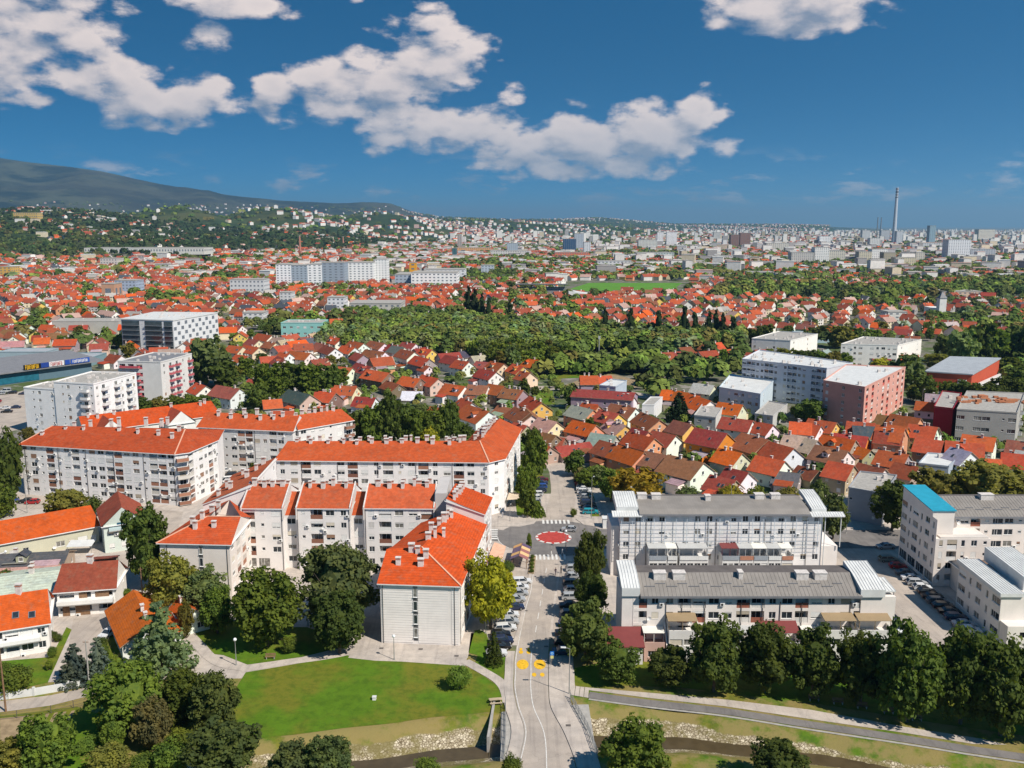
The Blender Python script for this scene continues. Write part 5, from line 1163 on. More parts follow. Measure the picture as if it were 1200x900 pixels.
# ------------------------------------------------------------------ mid-distance landmark buildings
M_GLASSF = mat('far_window_glass', (.17,.19,.22), .4, .3, .8)
def fb(u0, u1, vb, vt, dep, name, final, floors=5, cols=None, wall=(.62,.60,.58), side=None, roofm=None, yaw=0., left=None, vent=8, seed=None, occ=True, mode='parts', zone=None, extra_h=0., wallm=None, desc='', cat='building'):
    """flat-topped building whose front base runs from u0 to u1 at photo row vb, top of front wall at row vt"""
    p = G(u0, vb); q = G(u1, vb); y = p[1]; b_ = (450-vt)/FPX; h = CAMH+y*(-SP+b_*CP)/(CP+b_*SP)
    zg = 0.
    if y > 1250: 
        zg = max(0, terr(*p))
    if yaw: c, s = math.cos(yaw), math.sin(yaw); q = (p[0]+(q[0]-p[0])*c, p[1]+(q[0]-p[0])*s)
    po = quad(p, q, dep); r = random.Random(seed or int(u0*3+vb))
    cx = sum(a[0] for a in po)/4; cy = sum(a[1] for a in po)/4
    if occ:
        n = max(1, int(max(math.dist(p, q), dep)/15))
        for i in range(n+1):
            t = i/max(1, n); OCC.append((p[0]+(q[0]-p[0])*t, p[1]+(q[1]-p[1])*t+dep*.4, 10))
            OCC.append((p[0]+(q[0]-p[0])*t, p[1]+(q[1]-p[1])*t+dep*.8, 10))
    if mode == 'parts':
        f = {}
        if cols: f[0] = cols
        if side: f[1] = side
        if left: f[3] = left
        return flatblock(name, desc, zone, cat, po, h, floors, f, wall=wall, roofm=roofm, seed=r.randint(0, 9999), vent=vent, final=final, kw={'extra': False, 'shut': .3})
    # distant: storeys of windows, one part a storey
    o = thing(name, desc, cat, (cx, cy, zg), zone=zone, final=final); L = [(a[0]-cx, a[1]-cy) for a in po]
    b = MB(); b.prism(L, -3, h, 0); ob('wall', b.mesh('wall', [wallm or M_WALL]), o, color=wall)
    b = MB(); b.prism(expand(L, .25), h+.02, h+.7, 0); ob('roof', b.mesh('roof', roofm or M_CONC), o)
    fh = h/floors
    for k in range(floors):
        b = MB()
        for e in (0, 1, 3):
            a, c = L[e], L[(e+1) % 4]; LL = math.dist(a, c); n = max(1, int(LL/(cols or 4.))); dx, dy = (c[0]-a[0])/LL, (c[1]-a[1])/LL
            for i in range(n):
                x0, x1 = (i+.28)*LL/n, (i+.72)*LL/n; z0, z1 = k*fh+fh*.36, k*fh+fh*.74
                pt = lambda x, z, d: (a[0]+dx*x+dy*d, a[1]+dy*x-dx*d, z)
                b.face([pt(x0,z0,.06), pt(x1,z0,.06), pt(x1,z1,.06), pt(x0,z1,.06)]); b.face([pt(x0,z0,.06), pt(x0,z1,.06), pt(x0,z1,0), pt(x0,z0,0)]); b.face([pt(x0,z1,.06), pt(x1,z1,.06), pt(x1,z1,0), pt(x0,z1,0)])
        ob('window_row', b.mesh('window_row', M_GLASSF), o, kind='stuff')
    return o
# angular white block, left
flatblock('apartment_block', '', None, 'apartment block', [(-190,343),(-176,339),(-173,352),(-187,356)], 17.8, 6, {0: '.sw.s', 1: 'w'}, wall=(.80,.78,.76), seed=301, vent=3, final='lower stepped end of the angular white block at the left edge of the roofs')
flatblock('apartment_block', '', None, 'apartment block', [(-175.8,338.5),(-158.2,333.5),(-153,360),(-172.6,363)], 20.8, 7, {0: '.sw.sBs', 1: 'wB.BwBw'}, wall=(.80,.78,.76), seed=302, vent=14, final='tall angular white block with stacked balconies and white vents on its roof')
r_, _c = flatblock('apartment_block', '', None, 'apartment block', [(-178,400),(-157.5,397),(-153,424),(-173,428)], 19.6, 6, {0: 'LLL..', 1: 'wBBwB'}, wall=(.66,.64,.61), seed=303, vent=10, roofm=M_GREYT, final='pale block with pink balconies and grey roof, left of the big poplar tree', kw={'para': (.50,.12,.14), 'extra': False})
for k in range(6):
    b = MB(); b.box(-4.6, 4.6, -1.5, 0, .0, .16, 1); b.box(-4.6, 4.6, -1.5, -1.4, .16, 1.15); b.box(-4.6,-4.5,-1.4,0,.16,1.15); b.box(4.5,4.6,-1.4,0,.16,1.15)
    ob('balcony', b.mesh('balcony', [M_PAINT, M_CONC]), r_, (-172-_c[0], 399.3-_c[1], 1.4+k*3.1), -.145, color=(.50,.09,.11))
OCC += [(-183,348,14),(-165,345,14),(-165,360,14),(-165,412,18)]
# office block: glass front and chequered white side
def office():
    o = thing('office_block', '', 'office building', (-230, 590, 0), final='modern office block with dark glass front and chequered white side'); r = random.Random(4)
    h = 20.5; L = [(-23,-12),(14,-21),(26,30),(-20,35)]
    b = MB(); b.prism(L, 0, h, 0); ob('wall', b.mesh('wall', M_WALL), o, color=(.66,.66,.66))
    b = MB(); b.prism(expand(L, .3), h, h+.6, 0); ob('roof', b.mesh('roof', M_METW), o)
    a, c = L[0], L[1]; LL = math.dist(a, c); dx, dy = (c[0]-a[0])/LL, (c[1]-a[1])/LL; pt = lambda x, z, d: (a[0]+dx*x+dy*d, a[1]+dy*x-dx*d, z)
    for (x0, x1) in ((.5,13.5),(17.5,30),(31.5,37.5)):
        for k in range(6):
            z0 = 1.2+k*3.2; b = MB(); P8 = [pt(x0,z0,.15), pt(x1,z0,.15), pt(x1,z0+2.7,.15), pt(x0,z0+2.7,.15)]; b.face(P8); b.face([pt(x0,z0+2.7,.15), pt(x1,z0+2.7,.15), pt(x1,z0+2.7,0), pt(x0,z0+2.7,0)])
            ob('glass_band', b.mesh('glass_band', M_GLASSB), o)
            b = MB(); b.bar(pt(x0,z0-.2,.6), pt(x1,z0-.2,.6), 1.2, .12); b.bar(pt(x0,z0+.9,1.1), pt(x1,z0+.9,1.1), .06, .1); ob('balcony', b.mesh('balcony', M_GREYT), o)
    for k in range(7): q = pt(15.5,1.8+k*2.7,.02); window(o, q[0], q[1], q[2], math.atan2(dy, dx), 1.2, 1.2, r, 0)
    a, c = L[1], L[2]; LL = math.dist(a, c); dx, dy = (c[0]-a[0])/LL, (c[1]-a[1])/LL; n = 13
    for k in range(6):
        for i in range(n):
            if (i+k) % 2: continue
            x0 = (i+.15)*LL/n; x1 = (i+.85)*LL/n; z0 = 1.6+k*3.15; b = MB(); b.prism([pt(x0,0,.12)[:2], pt(x1,0,.12)[:2], pt(x1,0,-.1)[:2], pt(x0,0,-.1)[:2]], z0, z0+2.1); ob('window', b.mesh('window', M_GLASSF), o)
    vents(o, [(r.uniform(-18, 20), r.uniform(-8, 26)) for _ in range(16)], h+.6, r)
M_GLASSB = mat('blue_glass', (.06,.085,.10), .15, .3, .3, spec=.6)
office(); OCC += [(-245,580,16),(-225,575,16),(-215,595,18),(-240,605,18)]
fb(330,378,401,379,22,'teal_building','pale teal green office building beside the central wood',3,'WWWWWW',(.26,.52,.48),side='WWW')
# long pale apartment block with pink end
flatblock('apartment_block', '', None, 'apartment block', [G(868,464),G(966,478),(157,408),(126,452)], 17.5, 6, {0: 'LLLwwLLw.wLLww.LLw'}, wall=(.56,.57,.61), seed=311, vent=26, roofm=M_METW, final='long pale blue grey apartment block with vents along its white roof', kw={'extra': False, 'para': (.5,.5,.52), 'shut': .3})
flatblock('apartment_block', '', None, 'apartment block', [G(962,496),G(1010,506),(176,396),(152,403)], 17.5, 6, {0: 'w.w.w', 1: 'LLwLLwLL'}, wall=(.60,.31,.25), seed=312, vent=6, roofm=M_METW, final='salmon pink end block with red and white balconies joined to the long pale block', kw={'extra': False, 'paras': [(.6,.13,.1),(.7,.6,.55)], 'shut': .3})
OCC += [(x, y, 15) for x, y in ((118,440),(125,430),(132,425),(140,410),(150,400),(160,392),(165,398),(135,440))]
flatblock('flat_building', '', None, 'building', [G(842,478),G(890,487),(G(905,470)),(G(855,461))], 9, 3, {0: '.wWwWw', 1: 'w.'}, wall=(.50,.58,.64), seed=313, vent=4, roofm=M_METW, final='three storey pale blue and white flat roofed building before the long pale block')
flatblock('flat_building', '', None, 'building', [G(884,500),G(905,503),(G(922,488)),(G(900,484))], 5, 2, {0: 'ww', 1: 'w'}, wall=(.48,.47,.46), seed=314, vent=2, final='low grey flat roofed building beside the blue and white one')
flatblock('flat_building', '', None, 'building', [G(813,505),G(838,508),(G(848,492)),(G(824,489))], 6, 2, {0: 'ww', 1: 'w'}, wall=(.55,.53,.50), seed=315, vent=2, final='small pale grey flat roofed house right of the dark fir')
flatblock('flat_building', '', None, 'building', [G(752,492),G(766,492),(G(776,482)),(G(762,482))], 6, 2, {1: '.'}, wall=(.66,.66,.66), seed=316, vent=1, final='small white flat roofed house left of the dark fir')
flatblock('cube_building', '', None, 'building', [G(702,474),G(721,476),(G(734,468)),(G(716,466))], 8.5, 2, {}, wall=(.42,.47,.54), seed=317, vent=2, roofm=M_METW, final='blue grey cube building with blank white side')
# pink-roofed hall
house(*G(708,480), 27, 13, -.33, 'dr', 'm', 8.6, 6.4, name='hall', final='long mauve hall with dull red roof among the houses', cat='hall')
# unfinished concrete building with ragged orange roof, red block beside it
u_, c_ = flatblock('unfinished_building', '', None, 'building', [G(1118,519),G(1188,524),(G(1197,497)),(G(1130,494))], 12.5, 3, {0: 'V.VV.sV', 1: 'B'}, wall=(.38,.36,.33), seed=318, vent=0, final='unfinished grey concrete building with dark empty windows and patchy orange roof', kw={'shut': 0., 'extra': False})
b = MB(); rr = random.Random(9)
for k in range(34): x = rr.uniform(-14, 13); y = rr.uniform(-5, 8); b.box(x, x+rr.uniform(1, 4), y, y+rr.uniform(.6, 1.6), 12.6+rr.uniform(0, .4), 13.1+rr.uniform(0, .8))
ob('roof_tiles', b.mesh('roof_tiles', M_TILE), u_, color=(.50,.20,.10), kind='stuff')
flatblock('red_building', '', None, 'building', [G(1092,510),G(1114,513),(G(1124,492)),(G(1102,489))], 11, 3, {0: '.'}, wall=(.36,.03,.04), seed=319, vent=1, final='deep red box building beside the unfinished grey one')
OCC += [(x, y, 11) for x, y in ((170,345),(180,345),(188,345),(160,350),(165,345))]
def hall():
    a, c = G(1083,457), G(1137,461); p = quad(a, c, 1); d = (G(1169,446)); e = (G(1112,444)); L = [a, c, d, e]; cx, cy = c
    o = thing('sports_hall', '', 'sports hall', (cx, cy, 0), final='red brick sports hall with grey wedge roof and white stands'); L = [(q[0]-cx, q[1]-cy) for q in L]
    b = MB(); b.prism(L, [0]*4, [9.,9.,11.5,11.5], 0); ob('wall', b.mesh('wall', M_WALL), o, color=(.45,.085,.045))
    b = MB(); b.prism(expand(L, .5), [9.02,9.02,11.52,11.52], [9.6,9.6,12.1,12.1], 0); ob('roof', b.mesh('roof', M_METG), o)
    for t in (.72,.84): b = MB(); x = L[0][0]+(L[1][0]-L[0][0])*t; y = L[0][1]+(L[1][1]-L[0][1])*t; b.tube((x,y-1,0),(x,y-1,6.5),.8,.8,8); ob('flue', b.mesh('flue', M_WHITE), o)
    for k in range(4):
        b = MB(); a = Vector(L[1])+Vector((1.2+k*1.6,-.8-k*1.2)); e = Vector(L[2])+Vector((1.2+k*1.6,-.8-k*1.2)); b.bar((*a,3.6-k),(*e,3.6-k),1.4,.9); ob('stand_step', b.mesh('stand_step', M_METW), o)
    b = MB(); b.box(-16,-1,-6,-1.5,0,3); ob('annex', b.mesh('annex', M_WALL), o, color=(.6,.6,.58))
M_METG = mat('grey_metal_roof', (.36,.38,.40), .5, .08, .3)
hall(); OCC += [(x, y, 16) for x, y in ((205,450),(220,455),(225,470),(210,470))]
flatblock('apartment_block', '', None, 'apartment block', [G(880,420),G(925,423),(G(957,414)),(G(912,410))], 12, 4, {0: 'w..w..', 1: 'w.w.'}, wall=(.78,.75,.70), seed=321, vent=12, final='white villa block with irregular roof, left of the pair behind the long pale block')
flatblock('apartment_block', '', None, 'apartment block', [G(984,430),G(1050,432),(G(1078,424)),(G(1010,420))], 13, 4, {0: 'wWwW.WwWwW', 1: 'w.w'}, wall=(.78,.75,.70), seed=322, vent=16, final='long white villa block with chimneys, right of the pair behind the long pale block')
OCC += [(x, y, 16) for x, y in ((180,560),(195,560),(210,565),(215,545),(235,545),(250,548),(160,560))]
fb(905,928,413,400,12,'apartment_block','small yellow and grey block behind the houses right of centre',4,'ww.',(.60,.52,.25),vent=2)
fb(936,974,402,392,16,'flat_building','pale blue flat building beyond the white villas',2,'WWW',(.33,.45,.52),vent=3)
# shop park at the left: long low hall with shop signs
def retail():
    a, c = G(-70,462), G(108,437); o = thing('retail_hall', '', 'shop hall', (*a, 0), final='long low grey retail hall with yellow, blue and white shop signs'); d = Vector((c[0]-a[0], c[1]-a[1])); L = d.length; d.normalize(); n = Vector((-d.y, d.x))
    P = lambda s, t: (d.x*s+n.x*t, d.y*s+n.y*t)
    b = MB(); b.prism([P(0,0),P(L,0),P(L,34),P(0,34)], 0, 6, 0); ob('wall', b.mesh('wall', M_WALL), o, color=(.10,.16,.20))
    b = MB(); b.prism([P(0,-2.5),P(L+6,-2.5),P(L+6,34),P(0,34)], [6.02]*4, [6.8,6.8,9.6,9.6], 0); ob('roof', b.mesh('roof', M_GREYT), o)
    b = MB(); b.prism([P(0,-.2),P(L*.62,-.2),P(L*.62,-.05),P(0,-.05)], .5, 5., 0); ob('shop_glazing', b.mesh('shop_glazing', M_TEALG), o)
    ang = math.atan2(d.y, d.x)
    def panel(s0, s1, col, txt=None, tcol=(1,1,1), z0=6.9, z1=9.4, size=2.2):
        b = MB(); q0, q1 = P(s0,-2.9), P(s1,-2.9); b.prism([q0,q1,P(s1,-2.6),P(s0,-2.6)], z0, z1); s = ob('sign', b.mesh('sign', M_PAINT), o, color=col)
        if txt:
            # the lettering is too small in the photo to read: one blocky stroke group a letter
            lw = (s1-s0)*.8/txt
            for i in range(txt):
                x = s0+(s1-s0)*.1+i*lw; b = MB(); hh = size*.5; zc_ = (z0+z1)/2
                for (xa, za, xb, zb_) in (((0,-1,0,1),(0,1,.6,1),(0,0,.5,0)),((0,-1,0,1),(.6,-1,.6,1),(0,-1,.6,-1)),((0,-1,.3,1),(.3,1,.6,-1)))[i % 3]:
                    A = P(x+xa*lw,-2.98); B = P(x+xb*lw,-2.98); b.bar((*A, zc_+za*hh), (*B, zc_+zb_*hh), .12, lw*.28)
                ob('letter', b.mesh('letter', M_PAINT), s, color=tcol)
    f = lambda u: (Vector(G(u, 462-(u+70)/178*25))-Vector(a)).length
    panel(f(26), f(46), (.015,.013,.012), 9, (.75,.45,.03)); panel(f(46.3), f(55.5), (.02,.05,.22)); panel(f(56), f(73), (.62,.62,.62), 8, (.4,.05,.05), size=1.8)
    panel(f(74.5), f(80), (.02,.06,.28)); panel(f(81), f(103), (.03,.08,.32), 12, (.7,.7,.7), size=1.5)
M_TEALG = mat('teal_glass', (.02,.12,.17), .2, .2, .4)
retail(); OCC += [(G(u, 450)[0], G(u, 450)[1]+10, 26) for u in range(-60, 110, 25)]
fb(0,54,424,413,16,'warehouse','long low warehouse with pale blue grey ribbed roof, upper left shop park',1,None,(.30,.38,.42),roofm=M_METG,vent=0)
fb(68,104,430,421,24,'warehouse','blue grey warehouse with dark left end in the shop park',1,None,(.20,.30,.34),roofm=M_METG,vent=0)
fb(3,24,434,423,14,'small_building','tan flat roofed building in the shop park',1,None,(.50,.36,.24),vent=0); fb(24,34,434,422,12,'small_building','bright orange shed beside the tan building',1,None,(.65,.20,.04),vent=0)
fb(62,140,392,377,22,'warehouse','long grey industrial shed with pale concrete wall above the car park trees',1,None,(.45,.43,.39),vent=4)
flatblock('industrial_building', '', None, 'building', [G(992,608),G(1033,616),(G(1048,592)),(G(1006,587))], 8.6, 2, {3: '', 0: 's...s.'}, wall=(.33,.34,.36), seed=331, vent=3, final='plain blue grey flat roofed building behind the lamp post, right of the grey terraces')
flatblock('flat_building', '', None, 'building', [G(1075,562),G(1110,566),(G(1124,552)),(G(1086,549))], 5, 1, {0: 'www'}, wall=(.36,.40,.45), seed=332, vent=1, roofm=M_METW, final='low building with flat white roof among the orange houses, above the teal roof')
OCC += [(92,238,12),(100,245,12),(118,258,10),(126,262,10)]
# hospital slabs and the big white blocks of the middle distance
D = dict(mode='far')
for (u0,u1,vb,vt,dep,fl,cl,col,name,fin) in [
 (324,342,336,310,40,9,5,(.82,.82,.82),'hospital_slab','leftmost tall white slab of the big white complex'),(342,361,336,311,30,9,5,(.34,.40,.46),'hospital_slab','blue grey slab between two white slabs of the big complex'),
 (361,378,336,310,40,9,5,(.84,.83,.82),'hospital_slab','second white slab of the big complex'),(378,404,336,308,30,9,6,(.30,.35,.41),'hospital_slab','wide blue grey slab of the big white complex'),
 (404,438,334,308,40,9,5,(.80,.79,.77),'hospital_slab','wide white slab with rows of windows in the big complex'),(440,454,333,304,24,10,4,(.78,.77,.75),'tower_block','tall white stair tower at the right end of the big white complex'),
 (463,482,337,322,60,4,5,(.38,.43,.50),'office_block','low blue glazed wing of the long white office'),(482,536,338,320,50,5,5,(.82,.80,.78),'office_block','long white office building with ribbon windows left of the stadium'),(500,545,330,316,40,4,6,(.68,.68,.68),'office_block','upper rear wing of the long white office'),
 (480,488,327,308,14,4,9,(.72,.33,.03),'orange_tower','small bright orange block behind the long white office'),(564,579,322,311,20,4,5,(.45,.50,.56),'office_block','small blue white office right of the long white one'),
 (384,404,366,349,18,4,4,(.66,.66,.67),'apartment_block','white stepped block with dark stripe above the central wood'),(410,470,372,356,34,3,5,(.50,.47,.42),'old_factory','old pale factory with stained roof above the central wood'),
 (328,342,356,343,16,4,4,(.6,.6,.6),'office_block','grey block left of the old factory'),(285,309,382,367,16,4,4,(.66,.65,.64),'office_block','white terraced block right of the glass office'),(135,160,347,329,24,5,4,(.36,.42,.52),'office_block','blue and white office block in the left roof quarter'),
 (120,135,352,333,20,1,9,(.50,.28,.18),'brick_tower','plain brick tower block in the left roof quarter'),(270,310,347,328,24,4,4,(.60,.60,.60),'office_block','pale grey stepped block left of the big white complex'),(100,240,309,303,60,1,6,(.62,.60,.55),'exhibition_hall','wide pale domed hall at the foot of the green hill'),
 (660,675,297,280,30,12,6,(.03,.08,.16),'blue_tower','dark blue glass office block in the distant centre'),(673,684,294,274,26,14,5,(.42,.47,.52),'tower_block','grey glass tower behind the dark blue block'),(684,692,298,284,26,9,5,(.66,.67,.68),'tower_block','white block right of the dark blue glass one'),
 (594,607,298,285,26,9,5,(.38,.45,.50),'tower_block','blue grey tower left of centre in the far town'),(536,541,292,277,20,10,5,(.42,.36,.32),'tower_block','slim brown tower in the far town left of centre'),(530,535,303,291,20,9,5,(.03,.12,.14),'tower_block','small dark teal block in the far town'),
 (748,770,292,281,30,7,5,(.60,.60,.55),'office_block','pale block in the far town right of the dark blue one'),(770,777,289,272,20,12,5,(.78,.77,.76),'tower_block','left white tower of a far pair'),(781,793,289,272,26,12,5,(.80,.79,.78),'tower_block','right white tower of a far pair'),
 (836,844,283,273,26,9,5,(.52,.50,.47),'tower_block','small beige tower left of the brown pair'),(856,866,291,275,30,12,6,(.22,.12,.09),'tower_block','left dark brown tower of the brown pair'),(867,879,291,273,30,12,6,(.24,.13,.10),'tower_block','right dark brown tower of the brown pair'),
 (847,852,290,281,24,8,6,(.80,.79,.78),'tower_block','white tower beside the brown pair'),(898,924,295,285,40,8,6,(.60,.57,.50),'apartment_block','cream apartment slab right of the brown pair'),
 (927,953,311,296,24,8,4,(.52,.50,.46),'apartment_block','grey cream apartment slab, leftmost of the front row right of centre'),(954,971,311,290,22,11,4,(.78,.76,.72),'apartment_block','taller white slab in the row right of centre'),(971,990,310,294,22,9,4,(.58,.54,.46),'apartment_block','cream slab at the right of the white taller one'),
 (1006,1021,309,295,22,8,4,(.58,.52,.40),'apartment_block','sand coloured slab in the row below the chimney'),(1021,1039,309,292,22,9,4,(.80,.78,.74),'apartment_block','white slab in the row below the chimney'),(1035,1049,311,296,22,8,4,(.42,.36,.26),'apartment_block','brown striped slab in the row below the chimney'),
 (1049,1073,315,302,22,7,4,(.60,.52,.36),'apartment_block','sand slab with bright end right of the chimney'),(1073,1083,309,296,20,7,4,(.56,.52,.44),'apartment_block','narrow cream slab right of the sand slab'),
 (1110,1136,306,281,30,14,5,(.72,.73,.74),'tower_block','tall white tower at the right of the chimney, nearest of the far towers'),(1137,1166,303,292,30,5,6,(.42,.45,.48),'office_block','long low grey office beside the tall white tower'),(1146,1165,283,269,40,9,6,(.66,.61,.52),'tower_block','cream tower block on the skyline at right'),
 (960,973,289,277,30,7,6,(.80,.79,.77),'tower_block','white block far left of the chimney'),(1010,1019,284,270,26,12,6,(.56,.56,.56),'tower_block','grey tower left of the chimney on the skyline'),(1019,1031,291,279,26,8,6,(.66,.65,.62),'tower_block','white tower below the chimney'),(1032,1042,284,270,26,12,6,(.46,.47,.49),'tower_block','pair tower beside the chimney'),(1050,1057,288,271,24,12,6,(.56,.58,.60),'tower_block','pale tower just right of the chimney'),
 (1088,1095,290,265,24,16,6,(.26,.38,.44),'glass_tower','slim blue glass tower right of the chimney'),(878,907,327,319,26,3,5,(.56,.56,.53),'school_building','low grey school building before the belt of trees'),(812,847,325,320,30,2,6,(.55,.56,.57),'school_building','long low pale building left of the belt of trees'),
 (1066,1110,292,285,30,3,8,(.60,.60,.60),'office_block','long white office row beyond the blue glass tower'),(830,880,307,300,30,3,6,(.60,.58,.56),'apartment_block','long pale slab before the brown pair'),(780,826,312,306,40,2,8,(.62,.56,.48),'warehouse','long beige hall at the edge of the far town'),
 (1040,1062,378,366,16,3,4,(.66,.64,.60),'school_building','pale block among the roofs at the upper right'),(1105,1150,352,342,30,3,5,(.60,.45,.34),'school_building','salmon building under the trees at the right'),(985,1010,346,338,24,3,5,(.66,.65,.62),'school_building','white block between the belt trees'),
 (650,690,303,296,30,3,6,(.60,.18,.10),'apartment_block','long red building in the far town centre'),(575,620,301,294,30,3,6,(.62,.60,.56),'apartment_block','pale long block in the far centre'),(535,575,297,291,30,3,6,(.66,.36,.16),'apartment_block','orange long block in the far town left of centre'),(20,48,297,288,30,3,6,(.58,.40,.14),'apartment_block','ochre block at the left edge below the hills'),
 (0,14,328,313,24,5,5,(.62,.38,.10),'apartment_block','ochre apartment block at the far left edge'),(118,138,316,306,30,3,5,(.6,.55,.5),'apartment_block','pale block in a row at the foot of the hill'),(700,740,315,306,30,3,7,(.62,.62,.62),'school_building','white low building left of the green belt'),(745,790,302,296,30,3,7,(.44,.5,.48),'office_block','grey green low office in the far town')]:
    fb(u0,u1,vb,vt,dep,name,fin,fl,cl,col,**D)
def stack():
    x, y = G(1046.8,287); h = CAMH+y*(-SP+(450-220)/FPX*CP)/(CP+(450-220)/FPX*SP); o = thing('chimney_stack', '', 'chimney stack', (x, y, 0), final='very tall pale power station chimney with dark bands on the skyline')
    n = 12; R0, R1 = 9.5, 5.
    for k in range(n):
        b = MB(); z0, z1 = h*k/n, h*(k+1)/n; b.tube((0,0,z0),(0,0,z1),R0+(R1-R0)*k/n,R0+(R1-R0)*(k+1)/n,20)
        ob('shaft_section', b.mesh('shaft_section', M_PAINT), o, color=(.46,.49,.54))
    for k in range(4): b = MB(); z = h*(.99-k*.05); b.tube((0,0,z-7),(0,0,z),R1+.8,R1+.8,20); ob('warning_band', b.mesh('warning_band', M_PAINT), o, color=(.30,.27,.28) if k % 2 == 0 else (.12,.12,.14))
stack()
for u, nm in ((1027.5,'left'),(1031.5,'right')):
    x, y = G(u,276); o = thing('slim_chimney', '', 'chimney stack', (x, y, 0), final=f'{nm} of two slim dark chimneys on the skyline near the tall stack'); b = MB(); b.tube((0,0,0),(0,0,150),6,4,10); ob('shaft', b.mesh('shaft', M_GREYT), o); b = MB(); b.tube((0,0,150),(0,0,153),4.6,4.6,10); ob('collar', b.mesh('collar', M_GREYT), o)
for u, vb, vt, fin in ((352,303,277,'slim brick chimney standing in front of the green hill'),(402.5,297,278,'slim brick chimney at the right foot of the green hill')):
    x, y = G(u,vb); h = CAMH+y*(-SP+(450-vt)/FPX*CP)/(CP+(450-vt)/FPX*SP); o = thing('brick_chimney', '', 'chimney stack', (x, y, 0), final=fin); b = MB(); b.tube((0,0,0),(0,0,h),3.5,2.,10); ob('shaft', b.mesh('shaft', M_BRICKC), o); b = MB(); b.tube((0,0,h),(0,0,h+2),2.4,2.4,10); ob('collar', b.mesh('collar', M_CONC), o)
def stadium():
    a, c = G(606,344), G(666,349); o = thing('stadium_stand', '', 'stadium stand', (*a, 0), final='long grandstand with pale flat roof beside the green pitch'); L = c[0]-a[0]
    b = MB(); b.box(0, L, 0, 16, 0, 7); ob('stand', b.mesh('stand', M_GREYT), o); b = MB(); b.prism([(-2,-6),(L+3,-6),(L+3,20),(-2,20)], [11.5,11.5,9,9], [12.2,12.2,9.7,9.7]); ob('roof', b.mesh('roof', M_METG), o)
    for k in range(9): b = MB(); b.box(k*L/8-.4, k*L/8+.4, 10, 11, 7, 9.6); ob('pillar', b.mesh('pillar', M_METW), o)
    for k in range(5): b = MB(); b.box(0, L, -5+k*1.2, -3.9+k*1.2, 0, 1+k*1.1); ob('seat_row', b.mesh('seat_row', M_GREYT), o)
    x, y = G(666,352); o = thing('white_tent', '', 'tent', (x, y, 0), final='white sloping tent roof at the right end of the grandstand'); b = MB(); b.prism([(0,0),(45,4),(45,34),(0,34)], [0]*4, [10,3,3,10]); ob('canvas', b.mesh('canvas', M_METW), o)
    b = MB(); b.bar((0,0,0),(0,0,10),1,1); ob('mast', b.mesh('mast', M_GREYT), o)
stadium(); OCC += [(G(u, 344)[0], G(u, 344)[1]+8, 20) for u in range(600, 710, 12)]
# lighting mast in the middle, church
x, y = G(701.5,432); o = thing('lattice_mast', '', 'mast', (x, y, 0), final='tall thin mast standing on open ground beyond the cube building'); b = MB()
b.tube((0,0,0),(0,0,18.5),.42,.28,8); ob('pole', b.mesh('pole', M_POST), o); b = MB()
for k in range(3): b.tube((math.cos(k*2.1)*.5,math.sin(k*2.1)*.5,17),(math.cos(k*2.1)*.5,math.sin(k*2.1)*.5,18.8),.15,.15,6)
ob('antenna', b.mesh('antenna', M_WHITE), o)
x, y = G(1102,372); o = thing('church', '', 'church', (x, y, 0), final='little white church with pointed bell tower among the roofs at the upper right'); b = MB(); b.box(-3,3,-3,3,0,17); ob('tower', b.mesh('tower', M_WALL), o, color=(.74,.72,.68))
b = MB(); b.prism([(-3.3,-3.3),(3.3,-3.3),(3.3,3.3),(-3.3,3.3)], 17, 17.4); i = len(b.v); b.v += [(-3.3,-3.3,17.4),(3.3,-3.3,17.4),(3.3,3.3,17.4),(-3.3,3.3,17.4),(0,0,23)]
for f in ((0,1,4),(1,2,4),(2,3,4),(3,0,4)): b.f.append(tuple(i+q for q in f)); b.m.append(0)
ob('spire', b.mesh('spire', M_GREYT), o); b = MB(); b.box(-5,5,3,22,0,8); ob('nave', b.mesh('nave', M_WALL), o, color=(.74,.72,.68)); OCC.append((x, y, 14))
for k in range(2): window(o, -1.5+k*3, -3, 12, 0, 1, 2, random.Random(1), 0, 'belfry_window', .02)
# ------------------------------------------------------------------ trees
NPR = np.random.default_rng(5)
def leaf_cloud(rng, centers, rad, nl, size, flat=.0):
    """leaf-sized quads scattered through spheres around the clump centres"""
    C_ = np.repeat(centers, nl, axis=0); R_c = np.repeat(rad, nl)
    d = rng.normal(size=(len(C_), 3)); d /= np.linalg.norm(d, axis=1)[:, None]
    rr = R_c*(rng.random(len(C_))**.35); p = C_+d*rr[:, None]*np.array([1, 1, 1-flat])
    nrm = d+rng.normal(size=d.shape)*.45; nrm[:, 2] += .4; nrm[:, 0] += .15; nrm[:, 1] -= .15; nrm /= np.linalg.norm(nrm, axis=1)[:, None]
    a = np.cross(nrm, rng.normal(size=d.shape)); a /= np.linalg.norm(a, axis=1)[:, None]; b = np.cross(nrm, a)
    s = (size*(.6+.8*rng.random(len(C_))))[:, None]
    V = np.stack([p-a*s*.5-b*s*.15, p+b*s*-.45, p+a*s*.5-b*s*.1, p+b*s*.55], 1).reshape(-1, 3)
    return V, np.arange(len(V), dtype=np.int32).reshape(-1, 4)
